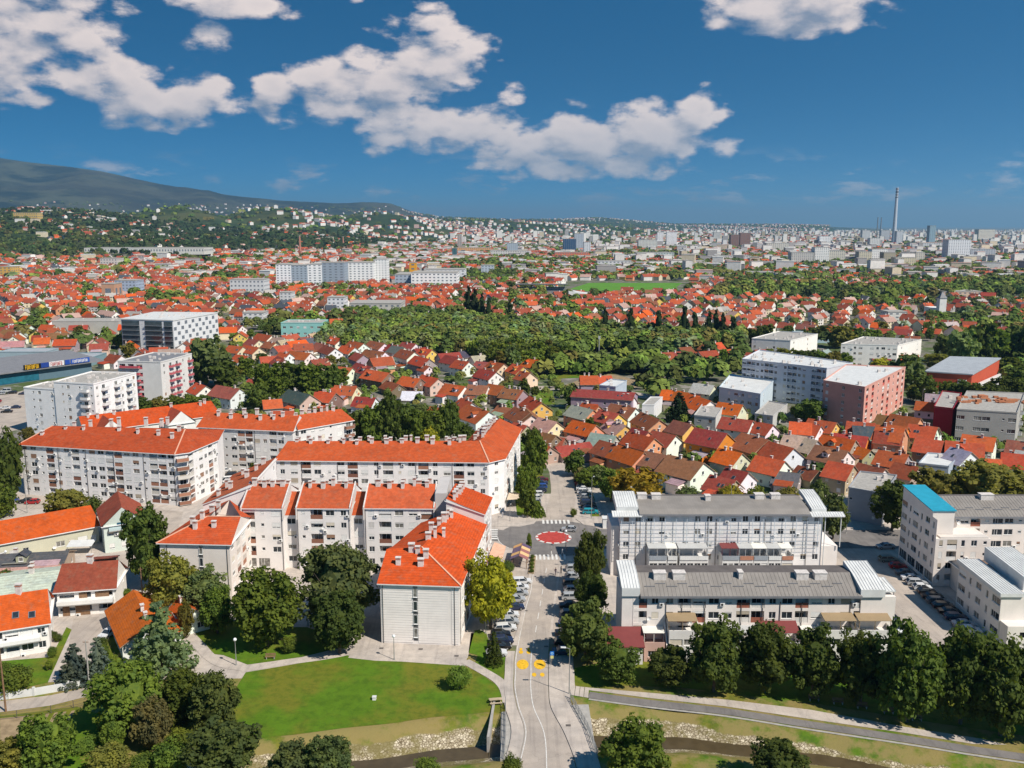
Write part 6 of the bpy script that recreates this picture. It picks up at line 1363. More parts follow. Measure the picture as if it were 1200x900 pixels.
def crown_mesh(kind, seed, nl=60, size=.42, ncl=46):
    rng = np.random.default_rng(seed)
    if kind in ('round', 'oval', 'tall'):       # unit: radius 4.5, height 9
        el = {'round': 1., 'oval': 1., 'tall': 1.}[kind]
        n0 = 17; th = rng.random(n0)*6.28; zz = rng.random(n0)*1.8-.9; rr = np.sqrt(np.clip(1-zz**2*.7, .05, 1))*(.5+.35*rng.random(n0))
        lobes = np.stack([np.cos(th)*rr*3.6, np.sin(th)*rr*3.6, 4.6+zz*3.4], 1); lobes[0] = (0, 0, 7.2); lobes[1] = (0, 0, 4.)
        C_, R_c = [], []
        for L_ in lobes:
            m = ncl//n0+2; d = rng.normal(size=(m, 3)); d /= np.linalg.norm(d, axis=1)[:, None]; q = L_+d*(1.15+.5*rng.random((m, 1)))
            C_.append(q); R_c.append(.55+.6*rng.random(m))
        C_ = np.concatenate(C_); R_c = np.concatenate(R_c); keep = C_[:, 2] > .7; C_, R_c = C_[keep], R_c[keep]
        n = ncl; d = rng.normal(size=(n, 3)); d /= np.linalg.norm(d, axis=1)[:, None]; q = d*np.array([3.1, 3.1, 3.5])*(.82+.3*rng.random((n, 1)))+np.array([0, 0, 4.6])
        C_ = np.concatenate([C_, q]); R_c = np.concatenate([R_c, .6+.5*rng.random(n)])
    elif kind == 'poplar':
        n = ncl; t = rng.random(n); z = .5+8.3*t; r = 2.0*np.sin(np.clip((t*.88+.12)*np.pi, 0, np.pi))**.6*(.5+.5*rng.random(n)); th = rng.random(n)*6.28
        C_ = np.stack([np.cos(th)*r, np.sin(th)*r, z], 1); R_c = .6+.4*rng.random(n)
    elif kind == 'conifer':
        C_, R_c = [], []
        for k in range(11):
            t = k/11; z = .8+8.*t; r = 3.6*(1-t)**.85+.15; m = max(3, int(13*(1-t)))
            for i in range(m):
                a = 6.28*(i+rng.random()*.6)/m
                for f in (.45, .8, 1.): C_.append((math.cos(a)*r*f*rng.uniform(.85, 1.1), math.sin(a)*r*f, z-.28*f*r*.5)); R_c.append(.32+.38*(1-t))
        C_ = np.array(C_); R_c = np.array(R_c)
    elif kind == 'bush':
        n = ncl; d = rng.normal(size=(n, 3)); d /= np.linalg.norm(d, axis=1)[:, None]; C_ = d*np.array([3.3, 3.3, 3.6])*(.5+.4*rng.random((n, 1)))+np.array([0, 0, 4.]); R_c = 1.+.8*rng.random(n); C_ = C_[C_[:, 2] > .4]; R_c = R_c[:len(C_)]
    flat = .45 if kind == 'conifer' else .1
    V, F = leaf_cloud(rng, C_, R_c, nl, size, flat)
    # an inner mass of twigs and leaves that keeps the crown from being see-through
    bm = bmesh.new(); bmesh.ops.create_icosphere(bm, subdivisions=2, radius=1.)
    rx, rz, zc = {'poplar': (1.2, 3.6, 4.6), 'conifer': (1.1, 3.6, 4.4), 'bush': (2.6, 2.7, 3.6)}.get(kind, (2.3, 2.7, 4.5))
    cv = np.array([v.co[:] for v in bm.verts]); cf = np.array([[v.index for v in f.verts] for f in bm.faces]); bm.free()
    cv = cv*(.85+.3*rng.random((len(cv), 1)))*np.array([rx, rx, rz])+np.array([0, 0, zc])
    if kind == 'conifer': cv[:, :2] *= np.clip(1.7-(cv[:, 2:3]-1)/5., .1, 2)
    base = len(V); V = np.concatenate([V, cv]); F = np.concatenate([F, np.stack([cf[:, 0], cf[:, 1], cf[:, 2], cf[:, 2]], 1)[:0].reshape(-1, 4)]) if False else F
    me = bpy.data.meshes.new('crown'); me.vertices.add(len(V)); me.vertices.foreach_set('co', V.astype(np.float32).ravel())
    nq, nt_ = len(F), len(cf); loops = np.concatenate([F.ravel(), (cf+base).ravel()]).astype(np.int32)
    me.loops.add(len(loops)); me.loops.foreach_set('vertex_index', loops); me.polygons.add(nq+nt_)
    st = np.concatenate([np.arange(nq)*4, nq*4+np.arange(nt_)*3]).astype(np.int32); me.polygons.foreach_set('loop_start', st)
    try: me.polygons.foreach_set('loop_total', np.concatenate([np.full(nq, 4), np.full(nt_, 3)]).astype(np.int32))
    except Exception: pass
    me.materials.append(M_LEAF); me.update(calc_edges=True); me.shade_flat(); return me
def trunk_mesh(kind, seed):
    r = random.Random(seed); b = MB()
    if kind in ('conifer', 'poplar'): b.tube((0,0,-.3),(0,0,8.2),.24,.05,7)
    else:
        b.tube((0,0,-.3),(.1,.05,2.2),.30,.22,8); b.tube((.1,.05,2.2),(0,0,4.6),.22,.1,7)
        for k in range(6):
            a = k*1.05+r.random(); z = 1.9+r.random()*1.6; q = (math.cos(a)*2.4, math.sin(a)*2.4, z+2.2+r.random()); b.tube((.05,.03,z), q, .13, .05, 6)
            b.tube(q, (q[0]*1.3, q[1]*1.3-.4, q[2]+1.2), .05, .02, 5)
    return b.mesh('trunk', M_BARK)
CROWN = {}
def crown(kind, lod, i):
    k = (kind, lod, i)
    if k not in CROWN:
        P = {0: dict(nl=60, size=.42, ncl=62), 1: dict(nl=30, size=.62, ncl=44), 2: dict(nl=12, size=1.05, ncl=34)}[lod]
        if kind == 'conifer': P = {0: dict(nl=16, size=.42), 1: dict(nl=9, size=.6), 2: dict(nl=4, size=.9)}[lod]
        CROWN[k] = crown_mesh(kind, hash((ord(kind[0]), lod, i)) % 1000+i, **P)
    return CROWN[k]
DG=(.078,.108,.026); MG=(.115,.160,.030); LGn=(.155,.20,.036); YG=(.24,.22,.022); PG=(.14,.185,.075); BR_=(.17,.15,.065); BL=(.13,.17,.16); OL=(.16,.155,.04); OG=(.24,.13,.025); YL=(.30,.22,.03)
CN = {DG:'dark green', MG:'mid green', LGn:'fresh green', YG:'yellow green', PG:'grey green', BR_:'brownish', BL:'blue green', OL:'olive', OG:'rusty orange', YL:'golden yellow'}
NTREE = [0]
KN = {'round': 'broad tree', 'oval': 'leafy tree', 'tall': 'tall tree', 'poplar': 'slim columnar tree', 'conifer': 'conifer', 'bush': 'bushy tree'}
def tree_at(x, y, h, w, kind='round', col=DG, zone=None, final=None, name=None, ratio=.95, z=0.):
    r = random.Random(int(x*31+y*17)); lod = 0 if y < 215 else (1 if y < 420 else 2); NTREE[0] += 1
    nm = {'poplar': 'poplar_tree', 'conifer': 'conifer_tree', 'bush': 'shrub'}.get(kind, 'deciduous_tree')
    o = thing(name or nm, f'{CN.get(col, "green")} {KN[kind]}', 'shrub' if kind == 'bush' and h < 4 else 'tree', (x, y, z), r.uniform(0, 6.28), zone=zone, final=final)
    ks = kind; c = ob('crown', crown(ks, lod, r.randrange(3)), o); rw = {'poplar': 2.1, 'conifer': 3.6, 'bush': 4.0}.get(kind, 4.05)
    hc = h*ratio if kind not in ('bush', 'conifer', 'poplar') else h*.97
    c.scale = (w/2/rw, w/2/rw, hc/9.3); c.location = (0, 0, max(0, h-hc)); j = r.uniform(.85, 1.2); c.color = (col[0]*j, col[1]*j, col[2]*j, 1)
    if lod < 2 or kind == 'poplar':
        t = ob('trunk', cached(('tr', kind in ('conifer', 'poplar'), r.randrange(3)), lambda: trunk_mesh(kind, 3)), o); s = max(.5, w/9); t.scale = (s, s, h/9.5*.95)
    OCC.append((x, y, w*.42)); return o
def T(u, vb, vt, wpx, kind='round', col=DG, **k):
    x, y = G(u, vb); zc = y*CP+CAMH*SP; h = 1.05*(CAMH+y*(-SP+(450-vt)/FPX*CP)/(CP+(450-vt)/FPX*SP)); w = wpx*zc/FPX
    # the top seen is the crown's top over its middle
    return tree_at(x, y, max(1.5, h*1.0), w, kind, col, **k)
FT = 'in the row by the cycle track'
for a in [(724,800,752,52),(783,804,757,50),(836,810,732,68),(896,811,730,66),(951,817,737,64),(1008,826,741,64),(1062,846,728,76),(1125,848,735,74),(1172,862,750,76),(1222,866,765,70)]: T(*a, 'oval', DG, zone=FT)
for a in [(690,694,622,38,'oval',DG),(692,726,668,40,'oval',DG),(685,776,706,60,'oval',(.085,.105,.03)),(575,737,652,58,'oval',YG),(579,779,738,20,'conifer',DG),(538,807,776,34,'bush',MG),(616,590,545,26,'tall',MG),(627,575,506,32,'tall',MG),(618,607,566,22,'tall',MG),(630,605,586,18,'conifer',MG),(620,645,626,7,'poplar',MG),
 (596,672,655,16,'bush',DG),(313,757,668,84,'round',MG),(398,766,694,64,'round',(.075,.115,.03)),(398,735,640,92,'round',PG),(340,765,742,22,'bush',MG),(205,722,652,58,'oval',OL),(176,690,598,58,'oval',DG),(243,728,668,54,'oval',PG),(219,748,704,18,'tall',OL),(255,742,690,40,'oval',MG),
 (190,786,700,70,'conifer',(.12,.16,.085)),(89,801,752,38,'conifer',BL),(117,799,744,36,'conifer',BL),(20,812,776,48,'bush',MG),(122,772,752,16,'bush',MG),(62,748,738,12,'bush',DG),(150,858,778,86,'round',MG),(181,878,820,46,'round',(.15,.145,.06)),(218,850,786,60,'round',MG),(252,862,790,62,'round',(.095,.13,.04)),(262,912,850,86,'round',(.10,.135,.045)),
 (60,908,838,66,'oval',MG),(18,910,866,56,'round',OL),(128,908,868,56,'bush',OL),(133,886,846,26,'tall',MG),(200,908,862,52,'bush',MG),(215,872,848,36,'bush',LGn),(345,920,873,56,'round',(.10,.13,.05)),(384,922,866,62,'round',(.09,.12,.045)),(105,880,862,34,'bush',MG),(500,915,884,36,'bush',MG),(600,920,878,28,'bush',MG),(745,918,843,72,'oval',MG),(912,925,873,72,'round',DG),(170,905,880,40,'bush',MG),
 (80,616,574,50,'round',OL),(108,606,577,28,'bush',DG),(131,604,583,24,'bush',MG),(10,585,500,40,'round',DG),(4,606,560,40,'bush',MG),(14,560,535,30,'bush',LGn),(34,520,500,18,'oval',OL),(197,506,494,16,'bush',DG),(300,552,538,15,'bush',DG),(262,548,540,12,'bush',DG),
 (745,602,548,62,'oval',YL),(716,588,550,30,'oval',MG),(806,596,565,34,'bush',PG),(852,596,563,34,'bush',YG),(884,596,564,28,'bush',LGn),(922,596,566,34,'bush',OL),(866,592,570,22,'bush',OG),(958,604,562,26,'oval',PG),(976,632,580,34,'oval',PG),(1045,622,562,48,'oval',DG),(1030,612,566,18,'oval',YG),(1088,600,548,54,'round',OL),
 (1120,590,555,40,'round',PG),(1152,602,541,74,'round',OL),(1190,600,548,60,'round',OL),(622,532,502,26,'tall',DG),(674,558,528,26,'oval',DG),(688,572,548,26,'oval',MG),(704,572,546,22,'oval',PG),(728,585,548,24,'oval',MG),(757,556,542,16,'bush',MG),(672,606,594,10,'bush',MG),
 (795,494,458,28,'conifer',(.022,.042,.022)),(690,505,488,18,'oval',DG),(668,478,452,20,'oval',DG),(614,468,444,14,'poplar',DG),(627,466,452,14,'oval',DG),(830,560,545,22,'bush',DG),(940,545,530,22,'bush',MG),(1180,440,418,30,'round',MG)]: T(*a)
for a in [(398,524,476,34),(418,526,482,30),(437,528,478,32),(458,528,460,32),(474,526,474,30),(490,528,480,32),(508,528,478,34),(528,526,468,28),(546,524,496,22),(386,510,486,22),(450,510,486,24),(500,512,490,26)]: T(*a, 'tall', r_c := random.Random(a[0]).choice((DG, DG, MG)), zone='behind the long middle block')
for a in [(62,770,756,14,'bush',MG),(58,785,772,12,'bush',LGn),(68,752,742,12,'bush',DG),(120,760,744,16,'bush',DG),(132,778,764,14,'bush',LGn),(148,700,688,14,'bush',MG),(22,742,748,10,'bush',MG),(4,792,774,18,'bush',MG),(70,640,622,10,'bush',LGn),(6,690,664,26,'bush',DG),(30,688,666,24,'bush',MG)]: T(*a)
T(504,532,500,24,'oval',YG); T(545,530,505,22,'bush',MG)
for a in [(248,452,397,44,PG),(262,456,425,32,DG),(236,452,420,24,DG),(290,444,419,24,MG),(316,476,424,42,MG),(303,482,450,28,DG),(345,462,427,36,DG),(364,464,426,34,MG),(382,462,428,34,DG),(398,458,432,24,MG),(340,450,425,26,DG),(275,446,428,18,OL),
 (150,486,468,24,DG),(168,487,466,24,DG),(186,484,465,24,OL),(205,482,463,22,MG),(222,480,462,24,MG),(240,478,463,20,DG),(360,512,498,18,DG),(280,517,500,20,MG),(950,496,467,36,DG),(935,492,474,22,MG),(968,492,474,22,MG),(1061,456,416,42,PG),(1083,474,441,30,DG),(1070,470,450,20,OL),
 (1032,438,420,28,YG),(1098,434,414,36,OL),(1110,425,392,30,DG),(1128,430,388,34,PG),(1146,428,380,36,DG),(1165,428,385,36,MG),(1185,426,384,36,DG),(1205,430,380,40,DG),(1128,474,446,30,DG),(1145,478,448,30,DG),(1162,478,450,30,DG),(1178,474,440,34,DG),(1192,466,430,36,DG),(1110,470,446,24,MG),
 (905,428,410,20,MG),(918,428,408,20,OL),(932,430,410,20,MG),(946,432,410,22,DG),(960,432,412,22,MG),(975,434,412,22,OL),(990,432,414,20,MG),(1150,410,384,32,LGn),(895,408,380,24,DG),(880,405,385,22,DG),(985,408,382,30,OL),(1000,404,384,24,DG),(1020,402,386,24,MG),(958,400,382,26,DG)]: T(*a[:4], 'oval', a[4])
for a in [(708,399,362,9),(738,402,362,11),(771,402,365,12),(801,404,360,11),(813,404,367,9),(830,404,366,10),(838,403,364,10),(846,404,368,10),(858,404,372,10),(549,378,337,10),(556,378,340,11),(565,379,345,9),(573,380,350,9),(598,378,352,8)]: T(*a, 'poplar', (.028,.048,.018), zone='behind the central wood')

# ------------------------------------------------------------------ procedural fill: more houses and trees
def inpoly(u, v, P):
    c = False; j = len(P)-1
    for i in range(len(P)):
        if (P[i][1] > v) != (P[j][1] > v) and u < (P[j][0]-P[i][0])*(v-P[i][1])/(P[j][1]-P[i][1])+P[i][0]: c = not c
        j = i
    return c
WOOD = [(372,412),(380,392),(470,384),(545,384),(640,384),(700,390),(790,398),(868,398),(872,412),(800,420),(760,414),(700,414),(640,432),(600,440),(560,428),(520,420),(440,412)]
BELT = [(830,352),(850,336),(930,338),(1010,342),(1090,338),(1240,330),(1240,352),(1100,352),(1000,356),(950,352),(900,350)]
NOB = [WOOD, BELT, [(640,352),(660,329),(815,329),(800,345),(700,345)], [(640,458),(640,418),(765,414),(765,450)], [(-100,500),(-100,430),(120,425),(150,440),(60,520)], [(1075,480),(1075,400),(1260,395),(1260,480)], [(235,470),(235,410),(290,410),(290,470)], [(-60,640),(-60,500),(600,500),(600,640)]]
HR = random.Random(77); near = []; nearfill_tree = []; sidefill = []
y = 215.
while y < 1300:
    sp = 17.5 if y < 700 else 19
    nxx = int(.62*y*2/sp)
    for i in range(nxx):
        x = -.62*y+i*sp+HR.uniform(-3, 3); yy = y+HR.uniform(-3.5, 3.5); u, v = PX(x, yy)
        if 1222 < u < 1600 and 130 < x and v < 700 and not (x < 165 and yy < 235) and free(x, yy, 5.5): sidefill.append((x, yy)); continue
        if yy < 330 or not -30 < u < 1230 or v > 470: continue
        if any(inpoly(u, v, P) for P in NOB): continue
        if v > 437 and not (u > 1090): continue
        cell = int(x//170)*7+int(yy//170)*13; ang = (.25, -.65, .9, -.3, .5)[cell % 5]+HR.uniform(-.1, .1)+(math.pi/2 if HR.random() < .35 else 0)
        g = hn(x*5+90, yy*5)
        if g > .62 or HR.random() < (.16 if yy < 600 else .26): nearfill_tree.append((x, yy)); continue
        if not free(x, yy, 5.5): continue
        near.append((x, yy, HR.uniform(9, 14.5), HR.uniform(8.2, 10.5), ang, HR))
    y += sp*.98
near.sort(key=lambda q: q[1])
RKS = ['or']*26+['bo']*5+['ru']*36+['br']*7+['dr']*5+['gy']*3+['sl']*2+['pk']*7
WKS = ['w']*13+['c']*5+['y']*1+['s']*2+['g']*4+['t']*3+['p']*2
nind = max(0, 300-NHOUSE[0]); STUFFH = []
for k, (x, y, l, w, a, _) in enumerate(near):
    rc, wc = HR.choice(RKS), HR.choice(WKS); rz = HR.uniform(7., 9.)
    if k < nind: house(x, y, l, w, a, rc, wc, rz, detail=1 if k < 70 else 0)
    else: STUFFH.append((x, y, 0, l, w, a, rz-min(4, w*.36), rz, rc, wc))
for (x, y) in sidefill:
    rz = HR.uniform(7., 9.); STUFFH.append((x, y, 0, HR.uniform(9, 14), HR.uniform(8.2, 10.5), HR.choice((-.6, .9)), rz-3.4, rz, HR.choice(RKS), HR.choice(WKS)))
def pal(c, n, j=.14): return np.array(c)[None, :]*(1+NPR.uniform(-j, j, size=(n, 1)))
def house_stuff(name, H_, windows=True):
    A = np.array([h[:8] for h in H_], dtype=np.float64); n = len(A)
    rc = np.array([RC_[h[8]][0] for h in H_])*(1+NPR.uniform(-.15, .15, (n, 1))); wc = np.array([WC_[h[9]][0] for h in H_])*(1+NPR.uniform(-.1, .1, (n, 1)))
    x, y, z, l, w, a, ez, rz = A.T; zero = np.zeros(n); o = .45; sl = (rz-ez)/(w/2); re = ez-sl*o
    L = l/2; Wd = w/2; LV = [(-L,-Wd,zero-3),(L,-Wd,zero-3),(L,Wd,zero-3),(-L,Wd,zero-3),(-L,-Wd,ez),(L,-Wd,ez),(L,Wd,ez),(-L,Wd,ez),(-L,zero,rz-.05),(L,zero,rz-.05),
         (-L-o,-Wd-o,re),(L+o,-Wd-o,re),(L+o,zero,rz+.1),(-L-o,zero,rz+.1),(L+o,Wd+o,re),(-L-o,Wd+o,re)]
    TR = [(0,1,5),(0,5,4),(1,2,6),(1,6,5),(2,3,7),(2,7,6),(3,0,4),(3,4,7),(5,6,9),(7,4,8),(10,11,12),(10,12,13),(14,15,13),(14,13,12)]; CI = [1]*10+[0]*4
    # chimney
    cx = L*.3; q = .4; zt = rz+1.; LV += [(cx-q,-q,rz-.8),(cx+q,-q,rz-.8),(cx+q,q,rz-.8),(cx-q,q,rz-.8),(cx-q,-q+zero,zt),(cx+q,-q+zero,zt),(cx+q,q+zero,zt),(cx-q,q+zero,zt)]
    TR += [(16,17,21),(16,21,20),(17,18,22),(17,22,21),(18,19,23),(18,23,22),(19,16,20),(19,20,23),(20,21,22),(20,22,23)]; CI += [1]*10
    if windows:
        for (sx) in (-.55, .05, .5):
            for zz in (.9, 3.4):
                i0 = len(LV); e = .04; ww = .6; LV += [(L*sx-ww,-Wd-e,zero+zz),(L*sx+ww,-Wd-e,zero+zz),(L*sx+ww,-Wd-e,zero+zz+1.2),(L*sx-ww,-Wd-e,zero+zz+1.2)]; TR += [(i0,i0+1,i0+2),(i0,i0+2,i0+3)]; CI += [2, 2]
        for s in (1, -1):
            for yy in (-.5, .35):
                i0 = len(LV); e = .04*s; LV += [(s*L+e,Wd*yy-.6*s,zero+3.),(s*L+e,Wd*yy+.6*s,zero+3.),(s*L+e,Wd*yy+.6*s,zero+4.2),(s*L+e,Wd*yy-.6*s,zero+4.2)]; TR += [(i0,i0+1,i0+2),(i0,i0+2,i0+3)]; CI += [2, 2]
    P = np.stack([np.stack(np.broadcast_arrays(*[np.asarray(c, dtype=float)+zero for c in v]), 1) for v in LV], 1)
    ca, sa = np.cos(a)[:, None], np.sin(a)[:, None]; X = P[:, :, 0]*ca-P[:, :, 1]*sa+x[:, None]; Y = P[:, :, 0]*sa+P[:, :, 1]*ca+y[:, None]; Z = P[:, :, 2]+z[:, None]
    V = np.stack([X, Y, Z], 2).reshape(-1, 3); nv = len(LV); F = (np.array(TR)[None]+np.arange(n)[:, None, None]*nv).reshape(-1, 3)
    dk = np.tile(np.array([.05, .05, .055]), (n, 1)); pals = np.stack([rc, wc, dk], 1); cols = pals[:, CI, :].reshape(-1, 3)
    return ob(name, bigmesh(name, V, F, M_ATTR, cols))
def town(name, H_, lab, windows=True):
    if H_: o = house_stuff(name, H_, windows); o['kind'] = 'stuff'; o['category'] = 'houses'; o['label'] = lab
town('roofscape', STUFFH, 'dense quarter of red roofed houses filling the middle distance')
# far town: sheets of small houses and flat blocks
FAR1, FAR2, FT1, FT2 = [], [], [], []
def vn(x, y, s): return hn(x*s*1.3+500*s, y*s*.8)+.35*math.sin(x*.023*s+1)*math.cos(y*.031*s)
y = 1300.
while y < 3600:
    sp = 23
    for i in range(int(.62*y*2/sp)):
        x = -.62*y+i*sp+HR.uniform(-7, 7); yy = y+HR.uniform(-7, 7); u, v = PX(x, yy); z = terr(x, yy)
        if any(inpoly(u, v, P) for P in NOB[:3]) or (380 < u < 600 and 318 < v < 338) or (322 < u < 456 and 326 < v < 337): continue
        g = vn(x, yy, 2.2); forest = z > 16
        if forest and HR.random() < .93-.25*(g > .3): 
            if HR.random() < .55: FT1.append((x, yy, z)); 
            continue
        if g > .55+.25*(u < 500) or HR.random() < .13: FT1.append((x, yy, z)); continue
        if not free(x, yy, 7): continue
        big = HR.random() < (.15 if u > 430 else .07); rz = HR.uniform(7, 9.5)
        if big: FAR1.append((x, yy, z, HR.uniform(16, 32), HR.uniform(11, 15), HR.choice((.1, .1, -.3, 1.6)), (hh := HR.uniform(7, 13) if u < 700 or HR.random() < .6 else HR.uniform(14, 24)), hh+.8, HR.choice(['gy','gy','wt','wt','gy','pk']), HR.choice('wwwwwwgc')))
        else: FAR1.append((x, yy, z, HR.uniform(10, 16), HR.uniform(9, 12), HR.choice((.25,-.6,.9,-.2,1.8))+HR.uniform(-.15, .15), rz-3.4, rz, HR.choice(RKS), HR.choice(WKS)))
    y += sp
y = 3600.
while y < 13500:
    sp = 40+y*.004
    for i in range(int(.60*y*2/sp)):
        x = -.60*y+i*sp+HR.uniform(-18, 18); yy = y+HR.uniform(-18, 18); z = terr(x, yy); g = vn(x, yy, 1.1)
        if z > 330: continue
        if z > 22 and vn(x, yy, .55) < .12+z*.0018+HR.uniform(-.25, .25) and HR.random() < .96: 
            if HR.random() < .35: FT2.append((x, yy, z)); 
            continue
        if z <= 22 and (g > .42 or HR.random() < .27): FT2.append((x, yy, z)); continue
        t = HR.random(); k = 1.25
        if z < 25 and t < (.30 if u < 780 or y > 8000 else .36): hh = HR.choice((9, 12, 14, 18, 24, 30 if HR.random() < .3 else 12)) if u < 780 or HR.random() < .72 else HR.uniform(20, 42); FAR2.append((x, yy, z, HR.uniform(16, 42) if hh < 20 else HR.uniform(16, 26), HR.uniform(12, 17), HR.choice((.05, .1, 1.5)), hh, hh+1, HR.choice(['gy','wt','gy','wt']), HR.choice('wwwwwwgct')))
        else: FAR2.append((x, yy, z, HR.uniform(13, 22)*k, HR.uniform(10, 14)*k, HR.uniform(0, 3), 9*k, 11.5*k, HR.choice(RKS+['pk']*30), HR.choice('wwwwwwcp')))
    y += sp
town('far_houses', FAR1, 'scattered red roofs and pale blocks of the town beyond the stadium', False)
town('distant_town', FAR2, 'specks of the distant town and hillside villages near the horizon', False)
print('counts', NHOUSE, len(STUFFH), len(FAR1), len(FAR2), len(FT1), len(FT2), NTREE)
# individual trees in the fill, then tree masses
FILL = random.Random(13); left = 300-NTREE[0]
woodpts = []
for yv in range(382, 442, 1):
    pass
yw = 475.
while yw < 800:
    for i in range(80):
        x = -130+i*5.2+FILL.uniform(-1.8, 1.8); yy = yw+FILL.uniform(-1.8, 1.8); u, v = PX(x, yy)
        if inpoly(u, v, WOOD): woodpts.append((x, yy))
    yw += 5.4
woodpts.sort(key=lambda q: q[1]); BIGT = []
def treecol(x, y, r): 
    g = hn(x*9, y*9)
    return DG if g < -.15 else (MG if g < .3 else (LGn if g < .5 else OL)) if r.random() < .8 else r.choice((OL, PG, LGn))
x, y = G(506,401); tree_at(x, y, 13, 16, 'round', OG, final='rusty orange round tree standing out in the central wood')
nw = int(left*.62)
for k, (x, y) in enumerate(woodpts):
    c = FILL.choice((MG, MG, LGn, PG, PG, OL, DG, LGn)); h = FILL.uniform(8, 15.5); w = FILL.uniform(6, 12)
    if not free(x, y, 1.5) and FILL.random() < .4: continue
    if k < nw: tree_at(x, y, h, w, 'oval', c, zone='on the near edge of the central wood')
    else: BIGT.append((x, y, 0, w/2, h, c))
nearfill_tree.sort(key=lambda q: q[1]); k = 0
for (x, y) in nearfill_tree:
    if not free(x, y, 3.): continue
    c = FILL.choice((DG, DG, MG, MG, LGn, OL, PG)); h = FILL.uniform(6, 11); w = FILL.uniform(6, 9.5)
    if k < left-nw-2: tree_at(x, y, h, w, FILL.choice(('oval','round','bush')), c); k += 1
    else:
        BIGT.append((x, y, 0, w/2, h, c))
        for q in range(FILL.randrange(3)): BIGT.append((x+FILL.uniform(-9, 9), y+FILL.uniform(-9, 9), 0, FILL.uniform(2.5, 4.5), FILL.uniform(5, 10), c))
# garden trees tucked between the listed houses
for _ in range(520):
    u = FILL.uniform(590, 1200); v = FILL.uniform(440, 575); x, y = G(u, v)
    if free(x, y, 2.2) and not (633 < u < 680 and v > 530) and y > 232: BIGT.append((x, y, 0, FILL.uniform(1.4, 3.), FILL.uniform(2.5, 6.), FILL.choice((DG, MG, MG, LGn, OL)))); OCC.append((x, y, 1.5))
for _ in range(260):
    u = FILL.uniform(250, 600); v = FILL.uniform(405, 500); x, y = G(u, v)
    if free(x, y, 2.2): BIGT.append((x, y, 0, FILL.uniform(1.6, 3.6), FILL.uniform(3, 7.5), FILL.choice((DG, MG, MG, LGn, OL)))); OCC.append((x, y, 1.5))
for P, n in ((BELT, 900),):
    for _ in range(n):
        u = FILL.uniform(830, 1240); v = FILL.uniform(330, 356)
        if inpoly(u, v, P): x, y = G(u, v); BIGT.append((x, y, 0, FILL.uniform(5, 9), FILL.uniform(9, 18), treecol(x, y, FILL)))
for (u0, u1, v0, v1, n) in ((520,640,318,334,150),(620,860,308,322,220),(560,700,350,372,40),(300,380,378,392,30),(540,680,303,312,120),(830,1200,311,323,520),(700,1000,300,306,200),(1000,1240,296,302,120),(830,1240,323,334,420),(600,860,318,328,160),(800,1240,303,309,160),(200,330,318,335,40),(100,240,345,350,20),(-20,60,385,398,30),(60,130,402,412,30),(130,250,394,402,12),(880,1240,355,364,40),(900,1080,404,412,20),(400,480,318,326,30),(180,260,352,360,16),(385,560,372,384,110),(1085,1260,372,398,130),(380,470,342,352,22),(740,870,408,440,60),(740,860,440,468,30),(560,640,340,350,30),(1180,1260,396,470,40),(600,760,432,440,30),(-20,140,300,318,90)):
    for _ in range(n):
        u = FILL.uniform(u0, u1); v = FILL.uniform(v0, v1); x, y = G(u, v)
        if free(x, y, 4): BIGT.append((x, y, terr(x, y) if y > 1200 else 0, FILL.uniform(4, 7.5), FILL.uniform(7, 14), treecol(x, y, FILL)))
def tree_stuff(name, TR_, lab, nq, size):
    A = np.array([t[:5] for t in TR_], dtype=float); n = len(A); rng = np.random.default_rng(3)
    cols = np.array([t[5] for t in TR_])*(.85+.6*rng.random((n, 1)))*(1+.25*(rng.random((n, 3))-.5))
    d = rng.normal(size=(n, nq, 3)); d /= np.linalg.norm(d, axis=2)[:, :, None]; d[:, :, 2] = np.abs(d[:, :, 2])*1.15-.35
    rr = .55+.45*rng.random((n, nq, 1)); C_ = d*rr
    C_[:, :, 0] *= A[:, 3:4]; C_[:, :, 1] *= A[:, 3:4]; C_[:, :, 2] = C_[:, :, 2]*A[:, 4:5]*.5+A[:, 4:5]*.52
    nn = d+rng.normal(size=d.shape)*.4; nn[:, :, 2] += .5; nn[:, :, 1] -= .2; nn /= np.linalg.norm(nn, axis=2)[:, :, None]; a = np.cross(nn, rng.normal(size=d.shape)); a /= np.linalg.norm(a, axis=2)[:, :, None]; b_ = np.cross(nn, a)
    s = (A[:, 3]*size)[:, None, None]*(.6+.8*rng.random((n, nq, 1)))
    P = C_+np.stack([A[:, 0], A[:, 1], A[:, 2]], 1)[:, None, :]
    V = np.stack([P-a*s*.5, P-b_*s*.5, P+a*s*.5, P+b_*s*.5], 2).reshape(-1, 3); F = np.arange(len(V), dtype=np.int32).reshape(-1, 4)
    cf = np.repeat(cols[:, None, :]*1., nq, 1)*(.75+.5*rng.random((n, nq, 1)))
    o = ob(name, bigmesh(name, V, F, M_LEAFA, cf.reshape(-1, 3))); o['kind'] = 'stuff'; o['category'] = 'trees'; o['label'] = lab
tree_stuff('tree_mass', BIGT, 'mass of green trees of the central wood, belts and gardens', 110, .48)
F1 = [(x, y, z, FILL.uniform(6, 11), FILL.uniform(8, 15), treecol(x, y, FILL) if z < 14 else FILL.choice(((.045,.068,.022), (.055,.08,.026), (.09,.10,.03)) if vn(x, y, .7) > .1 else ((.036,.056,.02), (.045,.068,.024)))) for (x, y, z) in FT1]
F2 = [(x, y, z, FILL.uniform(12, 22), FILL.uniform(8, 14), FILL.choice((DG, DG, MG, MG, OL))) for (x, y, z) in FT2]
tree_stuff('far_trees', F1, 'dark trees scattered through the far town and over the green hills', 20, .95)
